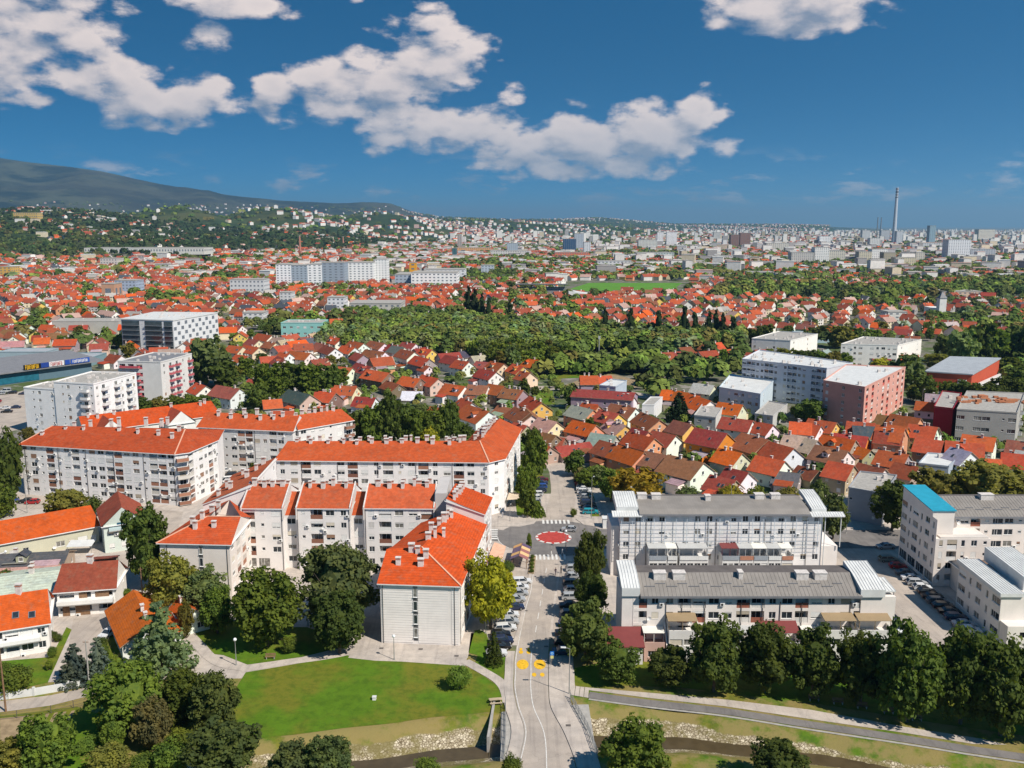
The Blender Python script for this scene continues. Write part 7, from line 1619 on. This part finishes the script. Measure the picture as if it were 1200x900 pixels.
tree_stuff('distant_trees', F2, 'faint groves of the distant plain and hills', 12, .8)
# ------------------------------------------------------------------ cars, lamps, street furniture, people
def prof(b, pts, w0, w1, m=0):      # side profile (x, z, half-width factor) lofted across the car
    n = len(pts)
    L = [(x, -w0*f, z) for x, z, f in pts]; R = [(x, w0*f, z) for x, z, f in pts]; i = len(b.v); b.v += L+R
    for k in range(n): b.f.append((i+k, i+(k+1) % n, i+n+(k+1) % n, i+n+k)); b.m.append(m)
    b.f.append(tuple(i+k for k in range(n-1, -1, -1))); b.m.append(m); b.f.append(tuple(i+n+k for k in range(n))); b.m.append(m)
def car_meshes(style):
    L = {'hatchback': 4.0, 'saloon': 4.6, 'estate': 4.6, 'van': 4.9}[style]; h = L/2; W2 = .9
    zt = {'hatchback': 1.48, 'saloon': 1.43, 'estate': 1.5, 'van': 1.9}[style]
    b = MB(); bm = bmesh.new()
    body = [(-h,.35,.9),(-h+.05,.62,.97),(-h+.12,.78,.97),(-h+1.05,.92,1.),(h-.35,.95,1.) if style != 'saloon' else (h-.9,.96,1.),(h-.05,.88,.97),(h,.5,.95),(h-.08,.26,.92),(-h+.15,.24,.9)]
    prof(b, body, W2, W2)
    me_b = b.mesh('car_body', M_CARP)
    r0 = {'hatchback': (h-.75, h-.12), 'saloon': (h-1.5, h-.85), 'estate': (h-.55, h-.1), 'van': (h-.2, h-.06)}[style]
    g = MB(); a0 = -h+(1.02 if style != 'van' else .75); a1 = a0+.75
    prof(g, [(a0,.9,.97),(a1,zt-.06,.76),(r0[0],zt-.08,.76),(r0[1],.93,.94)], W2, W2); me_g = g.mesh('car_glass', M_GLASS)
    r = MB(); prof(r, [(a1-.05,zt-.07,.78),(a1+.2,zt,.70),(r0[0]-.2,zt,.70),(r0[0]+.05,zt-.08,.78)], W2, W2)
    for s in (-1, 1):
        xm = (a1+r0[0])/2; r.bar((xm, s*W2*.98, .92), (xm, s*W2*.775, zt-.06), .1, .05); r.bar((a0+.06, s*W2*.95, .94), (a1, s*W2*.77, zt-.05), .07, .06); r.bar((r0[1]-.04, s*W2*.94, .95), (r0[0], s*W2*.77, zt-.06), .09, .06)
    me_r = r.mesh('car_roof', M_CARP)
    w = MB(); w.tube((0,-.11,0),(0,.11,0),.32,.32,12); w.tube((0,-.12,0),(0,-.11,0),.19,.19,8,1); w.tube((0,.11,0),(0,.12,0),.19,.19,8,1); me_w = w.mesh('wheel', [M_TYRE, M_POST])
    hl = MB(); hl.box(-.04,.06,-.2,.2,-.08,.08); me_h = hl.mesh('headlight', M_GLOBE); tl = MB(); tl.box(-.06,.04,-.14,.14,-.13,.13); me_t = tl.mesh('tail_light', M_TAIL)
    bp = MB(); bp.box(-h-.03,-h+.06,-.62,.62,.3,.5); bp.box(h-.06,h+.03,-.62,.62,.34,.54); me_p = bp.mesh('bumper', M_PIPE)
    return dict(body=me_b, glass=me_g, roof=me_r, wheel=me_w, head=me_h, tail=me_t, bump=me_p, h=h)
M_CARP = mat('car_paint', rough=.28, var=.03, spec=.6, objcol=True)
M_TAIL = mat('tail_lens', (.25,.01,.01), .3, .05)
CS = {}
CC = {'white': (.62,.62,.62), 'silver': (.36,.37,.38), 'black': (.012,.012,.014), 'red': (.38,.015,.02), 'blue': (.02,.07,.28), 'dark blue': (.02,.03,.07), 'grey': (.12,.125,.13), 'teal': (.02,.28,.34), 'yellow': (.6,.42,.05), 'green grey': (.16,.20,.18), 'maroon': (.12,.02,.025)}
CARZ = {}
def car(u, v, col, yaw, style=None, zone='parked', desc=None, world=None):
    x, y = world or G(u, v, .6); r = random.Random(int(x*91+y*37)); style = style or r.choice(('hatchback','hatchback','estate','saloon'))
    if style not in CS: CS[style] = car_meshes(style)
    M = CS[style]; c = CC[col]; z = .05
    o = thing('parked_car' if zone != 'moving' else 'moving_car', desc or f'{col} {style}', 'van' if style == 'van' else 'car', (x, y, z), math.radians(yaw), zone=zone, group=None)
    ob('body', M['body'], o, color=c); ob('window_glass', M['glass'], o); ob('car_roof', M['roof'], o, color=c); ob('bumpers', M['bump'], o)
    for sx in (-M['h']+.85, M['h']-.8):
        for sy in (-.82, .82): ob('wheel', M['wheel'], o, (sx, sy, .32))
    for sy in (-.6, .6): ob('headlight', M['head'], o, (-M['h']+.08, sy, .68)); ob('tail_light', M['tail'], o, (M['h']-.06, sy*1.15, .72))
    return o
Z1 = 'right of the north street'
for k, c in enumerate(['maroon','black','red','silver','white','white','grey','silver','grey','dark blue','black','dark blue','teal']): car(0, 0, c, 180+random.Random(k).uniform(-3, 3), zone=Z1, world=(21.9+.02*k, 276.5-k*2.8))
Z2 = 'left of the north street'
for k, c in enumerate(['maroon','dark blue','blue','dark blue','white','white','silver','black']): car(0, 0, c, random.Random(k).uniform(-4, 4), zone=Z2, world=(9.3-k*.33-.8*(k > 3), 275.5-k*3.9))
Z3 = 'in the shaded row right of the street'
for (u, v, c, s) in [(674,666,'silver','estate'),(672,675,'silver','hatchback'),(671,683,'grey','estate'),(671,691,'silver','hatchback'),(670,699,'silver','estate'),(668,709,'black','saloon'),(667,719,'grey','hatchback'),(666,730,'blue','hatchback'),(664,741,'black','saloon'),(663,752,'black','estate'),(661,763,'dark blue','saloon')]: car(u, v, c, 180+4, s, Z3)
Z4 = 'in the row left of the main street'
for (u, v, c, s) in [(611,681,'white','estate'),(609.5,688,'white','hatchback'),(607,695,'silver','estate'),(605,702,'silver','hatchback'),(602,711,'dark blue','saloon'),(597,720,'white','hatchback'),(595,728,'silver','estate'),(592,735.5,'white','estate'),(587,743,'black','hatchback'),(588,750,'dark blue','estate'),(585,757,'black','saloon'),(582,765,'white','hatchback')]: car(u, v, c, -172, s, Z4)
car(667, 620, 'silver', -8, 'hatchback', 'moving', None); REG[-1][0]['label'] = 'silver hatchback driving round the red roundabout'; REG.pop()
Z5 = 'in the row by the teal tower'
for (u, v, c, s) in [(1047,663,'red','hatchback'),(1052.5,671,'grey','saloon'),(1062,677,'white','saloon'),(1067.5,682.5,'silver','estate'),(1073,688,'white','hatchback'),(1078,693,'black','hatchback'),(1084,698.5,'black','saloon'),(1090,704,'grey','estate'),(1096,710,'black','estate'),(1102,716,'black','saloon'),(1109,723,'dark blue','estate'),(1122,731,'silver','saloon'),(1128,738,'white','hatchback')]: 
    x, y = G(u, v, .6); car(0, 0, c, 180-6, s, Z5, world=(91.6, y))
car(1038, 640, 'silver', 3, 'saloon', 'on the side street behind the grey terraces'); car(1041, 655, 'green grey', 180, 'estate', 'on the side street behind the grey terraces')
car(1048, 727, 'black', 95, 'hatchback', 'right of the end wall of the nearer grey terrace'); car(1052, 736, 'white', 95, 'estate', 'right of the end wall of the nearer grey terrace')
Z6 = 'in the car park behind the stepped terrace'
for (u, v, c, s) in [(263,551,'white','saloon'),(270,556,'black','estate'),(266,563,'white','van'),(287,553,'grey','saloon'),(313,552,'grey','hatchback'),(318,556,'black','saloon'),(262,548,'silver','hatchback'),(303,557,'silver','saloon')]: car(u, v, c, 20, s, Z6)
Z7 = 'at the kerb in front of the large left block'
for (u, v, c, s) in [(12,586,'blue','saloon'),(30,587,'black','hatchback'),(38,588,'red','hatchback'),(0,583,'yellow','hatchback'),(171,598,'silver','hatchback')]: car(u, v, c, 8, s, Z7)
Z8 = 'in the shop car park at the left edge'
for (u, v, c, s) in [(7,458,'white','van'),(1,461,'silver','hatchback'),(14,460,'black','estate'),(28,461,'dark blue','saloon'),(6,478,'white','saloon'),(18,477,'dark blue','saloon'),(8,482,'black','saloon'),(-4,470,'red','hatchback'),(36,458,'grey','hatchback')]: car(u, v, c, 12, s, Z8)
car(127, 742, 'white', 70, 'hatchback', 'in the driveway beside the low orange house')
for (u, v, c) in [(700,462,'teal'),(780,476,'white'),(1165,548,'silver'),(768,463,'blue')]: car(u, v, c, 30, None, 'between the houses')

def lamp(u, v, h, arm=(-1.2, 0), style='street', final=None):
    x, y = G(u, v); o = thing('street_lamp', 'white globe lamp post' if style == 'globe' else 'tall grey street lamp', 'street lamp', (x, y, 0), final=final)
    b = MB(); b.tube((0,0,0),(0,0,h*.35),.10,.085,8); b.tube((0,0,h*.35),(0,0,h-.1),.085,.05,8); ob('pole', b.mesh('pole', M_POST), o)
    if style == 'globe':
        bm = bmesh.new(); bmesh.ops.create_uvsphere(bm, u_segments=12, v_segments=8, radius=.32); me = bpy.data.meshes.new('globe'); bm.to_mesh(me); bm.free(); me.materials.append(M_GLOBE)
        ob('lamp_globe', me, o, (0, 0, h+.15)); b = MB(); b.tube((0,0,h-.15),(0,0,h-.02),.12,.2,8); ob('collar', b.mesh('collar', M_GREYT), o)
    else:
        b = MB(); b.bar((0,0,h-.12),(arm[0]*.6,arm[1]*.6,h+.1),.07,.07); ob('arm', b.mesh('arm', M_POST), o)
        b = MB(); b.bar((arm[0]*.5,arm[1]*.5,h+.12),(arm[0]*1.2,arm[1]*1.2,h+.2),.34,.14); ob('lamp_head', b.mesh('lamp_head', M_METW), o)
        b = MB(); b.bar((arm[0]*.6,arm[1]*.6,h+.03),(arm[0]*1.15,arm[1]*1.15,h+.11),.24,.04); ob('lamp_glass', b.mesh('lamp_glass', M_GLOBE), o)
    b = MB(); b.box(-.2,.2,-.2,.2,0,.16); ob('base', b.mesh('base', M_CONC), o); return o
lamp(667,813.6,8.6,(-1.3,-.1),final='tall grey street lamp at the right approach of the bridge')
lamp(462,773.3,4.6,style='globe'); lamp(361,733,4.,style='globe'); lamp(277,780,5.,style='globe'); lamp(569.3,742,8.4,(.8,0)); lamp(690,671,8.8,(-1.,0)); lamp(686,716,4.2,(-.8,0)); lamp(617.4,586,7.2,(.6,0)); lamp(693,608,12.,(.6,0)); lamp(991.5,625,12.5,(1.2,0)); lamp(718,905,5.5,(-.6,0))
lamp(205,592,10.5,(.4,0)); lamp(32,601,14.,(.5,0)); lamp(597.6,611,4.8,(.3,0)); lamp(663,643,4.5,style='globe'); lamp(8,662,3.2,style='globe'); lamp(1103,640,10.,(.7,0)); lamp(856,600,8.,(.5,0)); lamp(1080,480,9.,(.7,0)); lamp(648,472,6.,(.4,0)); lamp(741,608,9.,(-.6,0)); lamp(663,500,9,(.5,0))
for (u, v, h, f) in ((105,806,9.,'pale concrete pole standing between the two blue spruces'),(7,834,16.,'tall dark pole at the left edge by the side street'),(168,712,9.,'wooden pole beside the dark tree right of the rust roofed white house')):
    x, y = G(u, v); o = thing('utility_pole', '', 'pole', (x, y, 0), final=f); b = MB(); b.tube((0,0,0),(0,0,h),.17,.1,8); ob('pole', b.mesh('pole', M_CONC if v > 780 and u > 50 else M_WOOD), o); b = MB(); b.bar((-.5,0,h-.4),(.5,0,h-.4),.1,.1); ob('crossarm', b.mesh('crossarm', M_WOOD), o)
def bench(u, v, ang, desc='wooden park bench', zone=None):
    x, y = G(u, v); o = thing('park_bench', desc, 'bench', (x, y, 0), ang, zone=zone)
    for k in range(3): ob('slat', cached('slat', lambda: m_flatbox(-.95,.95,-.06,.06,0,.04,M_WOOD,'bench_slat')), o, (0, -.2+k*.16, .45))
    for k in range(3): s = ob('back_slat', cached('bslat', lambda: m_flatbox(-.95,.95,-.02,.02,0,.12,M_WOOD,'back_slat')), o, (0, .27+k*.03, .55+k*.16))
    for sx in (-.7, .7): ob('leg', cached('bleg', lambda: m_flatbox(-.06,.06,-.28,.3,0,.45,M_CONC,'bench_leg')), o, (sx, 0, 0))
bench(317,772,.1); 
for (u, v) in ((954,821),(982,825),(1010,830),(1041,836),(1074,844)): bench(u, v, -.1, 'dark park bench')
x, y = G(581,824); o = thing('picnic_bench', '', 'bench', (x, y, 0), .15, final='pale wooden bench with table beside the path by the bridge'); ob('table', m_flatbox(-1.1,1.1,-.3,.3,.7,.78,M_WOODP := mat('pale_wood', (.45,.36,.24), .8, .15, 2),'table'), o); ob('seat', m_flatbox(-1.1,1.1,-.95,-.6,.42,.48,M_WOODP,'seat'), o); ob('seat', m_flatbox(-1.1,1.1,.6,.95,.42,.48,M_WOODP,'seat'), o)
for s in (-.8, .8): ob('leg', m_flatbox(-.06,.06,-.9,.9,0,.42,M_WOODP,'leg'), o, (s, 0, 0)); ob('leg', m_flatbox(-.06,.06,-.08,.08,.42,.7,M_WOODP,'leg'), o, (s, 0, 0))
x, y = G(438.7,820); b = MB(); b.box(-.3,.3,-.3,.3,0,.5); b.box(-.36,.36,-.36,.36,.5,.58,1); thing('marker_box', '', 'box', (x, y, .04), data=b.mesh('marker_box', [M_WHITE, M_METW]), final='small white box alone in the middle of the lawn')
# sign post: blue round sign over a white and yellow plate, a wire litter rail beside
x, y = G(643,783, .15); x = 6.95; o = thing('road_sign', '', 'road sign', (x, y, .13), final='blue square sign with pale ring above a yellow plate at the kerb')
b = MB(); b.tube((0,0,0),(0,0,3.2),.04,.04,8); ob('post', b.mesh('post', M_POST), o)
b = MB(); b.box(.0,.75,-.06,-.03,2.55,3.35); ob('blue_plate', b.mesh('blue_plate', M_PAINT), o, color=(.01,.13,.50)); 
b = MB(); n = 16
for k in range(n):
    a0, a1 = 6.2832*k/n, 6.2832*(k+1)/n; q = lambda r, a: (.375+r*math.cos(a), -.066, 2.97+r*math.sin(a)); b.face([q(.24,a0), q(.24,a1), q(.13,a1), q(.13,a0)])
ob('ring_symbol', b.mesh('ring_symbol', M_PAINT), o, color=(.35,.62,.80))
b = MB(); b.box(.1,.65,-.06,-.03,1.95,2.5); ob('yellow_plate', b.mesh('yellow_plate', M_PAINT), o, color=(.62,.58,.22))
# cafe: striped pergola, flower bed, apricot and beige awnings
def pergola():
    x, y = 2.1, 205.5; o = thing('pergola', '', 'pergola', (x, y, 0), -.10, final='pergola with apricot and purple roof panels by the roundabout')
    for sx in (-1.7, 1.7):
        for sy in (-4, 0, 4): ob('post', cached('pp', lambda: m_flatbox(-.08,.08,-.08,.08,0,2.6,M_WOOD,'pergola_post')), o, (sx, sy, 0))
    cs = [(.62,.33,.12),(.12,.08,.14),(.60,.36,.14),(.12,.08,.15),(.14,.09,.14)]
    for k in range(5):
        for s in (-1, 1):
            y0, y1 = -4.5+k*1.8, -4.5+k*1.8+1.74; b = MB(); q = [(s*2.1,y0,2.5),(s*2.1,y1,2.5),(0,y1,3.4),(0,y0,3.4)]; b.face(q if s == 1 else q[::-1]); b.face([(p[0],p[1],p[2]-.06) for p in (q[::-1] if s == 1 else q)])
            ob('roof_panel', b.mesh('roof_panel', M_PAINT), o, color=cs[(k+(s == 1)*0+1) % 5] if s == -1 else ((.70,.44,.22) if k in (1,3) else (.30,.13,.12) if k in (0,2) else (.12,.08,.14)))
    b = MB(); b.bar((0,-4.5,3.42),(0,4.5,3.42),.12,.1); ob('ridge_beam', b.mesh('ridge_beam', M_WOOD), o)
    for k in range(5): x2, y2 = 4.6, 199+k*2.3; t = thing('flower_bed_shrub', 'low flowering shrub', 'shrub', (x2+.1*k, y2, .1), zone='in the bed beside the striped pergola'); c = ob('foliage', crown('bush', 1, k % 3), t, scale=(.16,.2,.12)); c.color = (*MG, 1)
    b = MB(); b.prism([(3.7,198.3),(5.1,198.1),(5.9,209.5),(4.7,209.8)], 0, .22); struct('flower_bed', b.mesh('flower_bed', M_SOIL))
pergola()
def canopy(name, P, col, final, zs=(2.9,2.9,3.2,3.2)):
    cx = sum(p[0] for p in P)/4; cy = sum(p[1] for p in P)/4; o = thing(name, '', 'awning', (cx, cy, 0), final=final); L = [(p[0]-cx, p[1]-cy) for p in P]
    b = MB(); b.prism(L, list(zs), [z+.06 for z in zs]); ob('canopy_cloth', b.mesh('canopy_cloth', M_CLOTH), o, color=col)
    for p in L[:2]: b = MB(); b.tube((*p,0),(*p,zs[0]),.05,.05,6); ob('post', b.mesh('post', M_POST), o)
canopy('awning', [G(573,650,3),G(588.7,655,3),G(593,640.7,3.2),G(579.5,636,3.2)], (.66,.40,.28), 'apricot cloth awning against the white end block by the roundabout', (2.9,2.9,3.3,3.3))
canopy('awning', [(-1.6,246.5),(3.5,248),(3.2,253),(-.9,252)], (.55,.45,.34), 'beige shop awning at the corner of the long middle block', (2.8,2.8,3.3,3.3))
b = MB(); b.box(-1.5,1.5,-1.2,1.2,0,2.6); b.box(-1.65,1.65,-1.35,1.35,2.6,2.75,1); b.box(-.5,.5,-1.23,-1.2,.1,2.1,2); x, y = (25.9,231.5); thing('kiosk', '', 'kiosk', (x, y, 0), data=b.mesh('kiosk', [M_WHITE, M_METW, M_GREYT]), final='small pale kiosk at the corner of the farther grey terrace')
# dark board wall along the north street bend
o = thing('board_wall', '', 'wall', (14, 313, 0), final='dark board wall along the bend at the top of the north street'); P = [(21,296),(19.5,303),(15.5,312),(8,322)]
for (a, c) in zip(P, P[1:]):
    n = max(1, int(math.dist(a, c)/2.4))
    for k in range(n):
        t0, t1 = k/n, (k+.96)/n; b = MB(); q0 = (a[0]+(c[0]-a[0])*t0-14, a[1]+(c[1]-a[1])*t0-313); q1 = (a[0]+(c[0]-a[0])*t1-14, a[1]+(c[1]-a[1])*t1-313); b.bar((*q0,1.2),(*q1,1.2),.12,2.4); ob('panel', b.mesh('panel', M_WOOD), o)
def fence(name, final, P, h, m, step, cat='fence', th=.25, panel=True):
    o = thing(name, '', cat, (*P[0], 0), final=final); R = [(p[0]-P[0][0], p[1]-P[0][1]) for p in P]
    for (a, c) in zip(R, R[1:]):
        n = max(1, int(math.dist(a, c)/step))
        for k in range(n):
            t0, t1 = k/n, (k+1)/n; q0 = (a[0]+(c[0]-a[0])*t0, a[1]+(c[1]-a[1])*t0); q1 = (a[0]+(c[0]-a[0])*t1, a[1]+(c[1]-a[1])*t1)
            b = MB(); b.box(-th*.8,th*.8,-th*.8,th*.8,0,h+.25); ob('pillar' if panel else 'post', b.mesh('pillar', m), o, (*q0, 0))
            b = MB(); b.bar((*q0,h/2),(*q1,h/2),th,h) if panel else [b.bar((*q0,z),(*q1,z),.03,.03) for z in (h*.15,h*.5,h*.95)]; ob('panel', b.mesh('panel', m), o)
fence('garden_wall', 'white garden wall with pillars along the side street by the spruces', [G(-20,823),G(40,815),G(80,808),G(133,795)], 1.3, M_METW, 3.4, 'wall')
fence('wire_fence', 'thin wire fence with posts between the side street and the vegetable plots', [G(-20,846),G(20,842),G(60,836),G(112,824)], 1.2, M_PIPE, 2.6, panel=False, th=.05)
o = thing('boat_cover', '', 'boat', (*G(122,664), 0), .5, final='white covered boat shape in the yard behind the rust roofed house'); bm = bmesh.new(); bmesh.ops.create_uvsphere(bm, u_segments=16, v_segments=10, radius=1); me = bpy.data.meshes.new('cover'); bm.to_mesh(me); bm.free(); me.materials.append(M_METW); ob('cover', me, o, (0,0,.5), scale=(3.2,1.1,1.0)); ob('trailer', m_flatbox(-2.4,2.4,-.7,.7,.2,.4,M_GREYT,'trailer'), o)
o = thing('garden_parasol', '', 'parasol', (*G(96,648), 0), .1, final='cream awning over the terrace of the long low house'); b = MB(); b.prism([(-3,-1.6),(3,-1.6),(3,1.6),(-3,1.6)],[2.2,2.2,2.8,2.8],[2.27,2.27,2.87,2.87]); ob('cloth', b.mesh('cloth', M_METW), o)
for q in ((-2.8,-1.4),(2.8,-1.4)): b = MB(); b.tube((*q,0),(*q,2.2),.05,.05,6); ob('post', b.mesh('post', M_POST), o)
# people
def person_mesh(walk):
    b = bmesh.new(); V = {}
    def v(k, co): V[k] = b.verts.new(co)
    s = .22 if walk else .04
    for k, co in dict(pel=(0,0,.95), ch=(0,.02,1.3), nk=(0,.0,1.5), hd=(0,-.02,1.66), sl=(-.19,0,1.42), sr=(.19,0,1.42), el=(-.27,.08*walk+.02,1.15), er=(.27,-.1*walk,1.15), hl=(-.26,-.05,.92), hr=(.26,.02-.12*walk,.93), kl=(-.1,-s,.52), kr=(.1,s*.6,.52), fl=(-.1,-s*.9,.08), fr=(.1,s*1.7,.1), tl=(-.1,-s*.9-.16,.04), tr=(.1,s*1.7-.15,.04)).items(): v(k, co)
    for a, c in (('pel','ch'),('ch','nk'),('nk','hd'),('ch','sl'),('ch','sr'),('sl','el'),('sr','er'),('el','hl'),('er','hr'),('pel','kl'),('pel','kr'),('kl','fl'),('kr','fr'),('fl','tl'),('fr','tr')): b.edges.new((V[a], V[c]))
    names = list(V); me = bpy.data.meshes.new('body'); b.to_mesh(me); b.free(); me.materials.append(M_CLOTH); return me, names
RADS = dict(pel=.16, ch=.17, nk=.065, hd=.115, sl=.07, sr=.07, el=.05, er=.05, hl=.04, hr=.04, kl=.075, kr=.075, fl=.05, fr=.05, tl=.045, tr=.045)
def person(x, y, ang, col, final, walk=1, z=.06):
    me, names = person_mesh(walk); o = ob('person', me, None, (x, y, z), ang, col); o['category'] = 'person'; o['label'] = final
    md = o.modifiers.new('skin', 'SKIN'); 
    if not me.skin_vertices: 
        bpy.context.view_layer.objects.active = o
        bm = bmesh.new(); bm.from_mesh(me); bm.verts.layers.skin.verify(); bm.to_mesh(me); bm.free()
    sk = me.skin_vertices[0].data
    for i, n in enumerate(names): sk[i].radius = (RADS[n], RADS[n]*.8 if n in ('pel', 'ch') else RADS[n]); sk[i].use_root = (n == 'pel')
    o.modifiers.new('sub', 'SUBSURF').render_levels = 1
    h = MB(); h.tube((0,-.02,1.70),(0,0,1.80),.125,.08,8); ob('hair', h.mesh('hair', M_DARK), o)
    f = MB(); f.box(-.07,.07,-.15,-.12,1.58,1.70); ob('face', f.mesh('face', M_SKIN), o)
person(*G(651,674), .4, (.05,.03,.05), 'person in dark clothes walking in the main street below the crossing')
person(*G(657.5,672), 2., (.03,.03,.04), 'person in black clothes standing by the silver cars right of the street', 0)
person(*G(646,653), 1.4, (.60,.58,.55), 'person in white clothes on the south crossing, the left one of two', 1, .1)
person(*G(659,651), 1.6, (.45,.45,.46), 'person in pale clothes on the south crossing, the right one of two', 1, .1)
x, y = G(646.5,779); person(7.3, y, 0., (.5,.46,.42), 'person in pale top walking on the right pavement beside the blue sign', 1, .14)
person(*G(589,607), .5, (.4,.4,.42), 'person in grey sitting area under the beige corner awning', 0, .14)
# litter bin, bollards by the crossing, bin by bridge
for (u, v, f) in ((613,607,'small dark litter bin at the corner left of the north street'),(664,646,'small dark litter bin beside the globe lamp at the south crossing')):
    x, y = G(u, v); o = thing('litter_bin', '', 'bin', (x, y, .13), final=f); b = MB(); b.tube((0,0,0),(0,0,.85),.22,.26,10); ob('drum', b.mesh('drum', M_GREYT), o); b = MB(); b.tube((0,0,.85),(0,0,.92),.29,.27,10); ob('lid', b.mesh('lid', M_PIPE), o)
# ------------------------------------------------------------------ the air
hz = bpy.data.materials.new('haze'); hz.use_nodes = True; nt = hz.node_tree; nt.nodes.clear(); o_ = nt.nodes.new('ShaderNodeOutputMaterial'); pv = nt.nodes.new('ShaderNodeVolumePrincipled')
pv.inputs['Color'].default_value = (.40, .71, .98, 1); pv.inputs['Density'].default_value = HAZE; pv.inputs['Anisotropy'].default_value = .3
nt.links.new(pv.outputs[0], o_.inputs['Volume'])
b = MB(); b.box(-42000, 42000, -2000, 62000, -6, 1060); ob('haze', b.mesh('haze', hz), kind='stuff')
# ------------------------------------------------------------------ labels: tell look-alikes apart by what they stand beside
ORD = ['', 'second', 'third', 'fourth', 'fifth', 'sixth', 'seventh', 'eighth', 'ninth', 'tenth', 'eleventh', 'twelfth', 'thirteenth', 'fourteenth', 'fifteenth', 'sixteenth', 'seventeenth', 'eighteenth', 'nineteenth', 'twentieth']
def relation(x, y):
    best = min(LANDM, key=lambda L: math.hypot(L[0]-x, (L[1]-y)*(1. if y < 500 else .6)))
    u, v = PX(x, y); lu, lv = PX(best[0], best[1])
    if abs(u-lu) > 1.5*abs(v-lv): side = 'left of' if u < lu else 'right of'
    else: side = 'beyond' if v < lv else 'in front of'
    return f'{side} the {best[2]}'
groups = {}
for o, desc, zone in REG:
    z = zone or relation(o.location.x, o.location.y); groups.setdefault((desc, z), []).append(o)
for (desc, z), L in groups.items():
    if len(L) == 1: L[0]['label'] = f'{desc} {z}'; continue
    L.sort(key=lambda o: PX(o.location.x, o.location.y)[0]); us = [PX(o.location.x, o.location.y)[0] for o in L]
    for k, o in enumerate(L):
        j = len(L)-1-k
        if k < len(ORD) and k <= j+1: t = 'leftmost' if k == 0 else f'{ORD[k]} from the left'
        else: t = 'rightmost' if j == 0 else f'{ORD[min(j, 19)]} from the right'
        o['label'] = f'{desc} {z}, {t}'
GN = {'house': 'family houses of the roof quarters', 'car': 'parked cars', 'tree': 'trees', 'street lamp': 'street lamps', 'bench': 'park benches', 'shrub': 'shrubs', 'parapet wall': 'parapet walls of the stepped terrace'}
for o in list(COL.objects):
    c = o.get('category')
    if c in GN and o.parent is None and not o.get('kind'): o['group'] = GN[c]
seen = {}
for o in COL.objects:
    if o.get('label') and o.parent is None: seen.setdefault(o['label'], []).append(o)
print('LONG', [o['label'] for o in COL.objects if o.get('label') and len(o['label'].split()) > 16])
print('shared labels', sum(1 for v in seen.values() if len(v) > 1), 'objects', len(COL.objects))
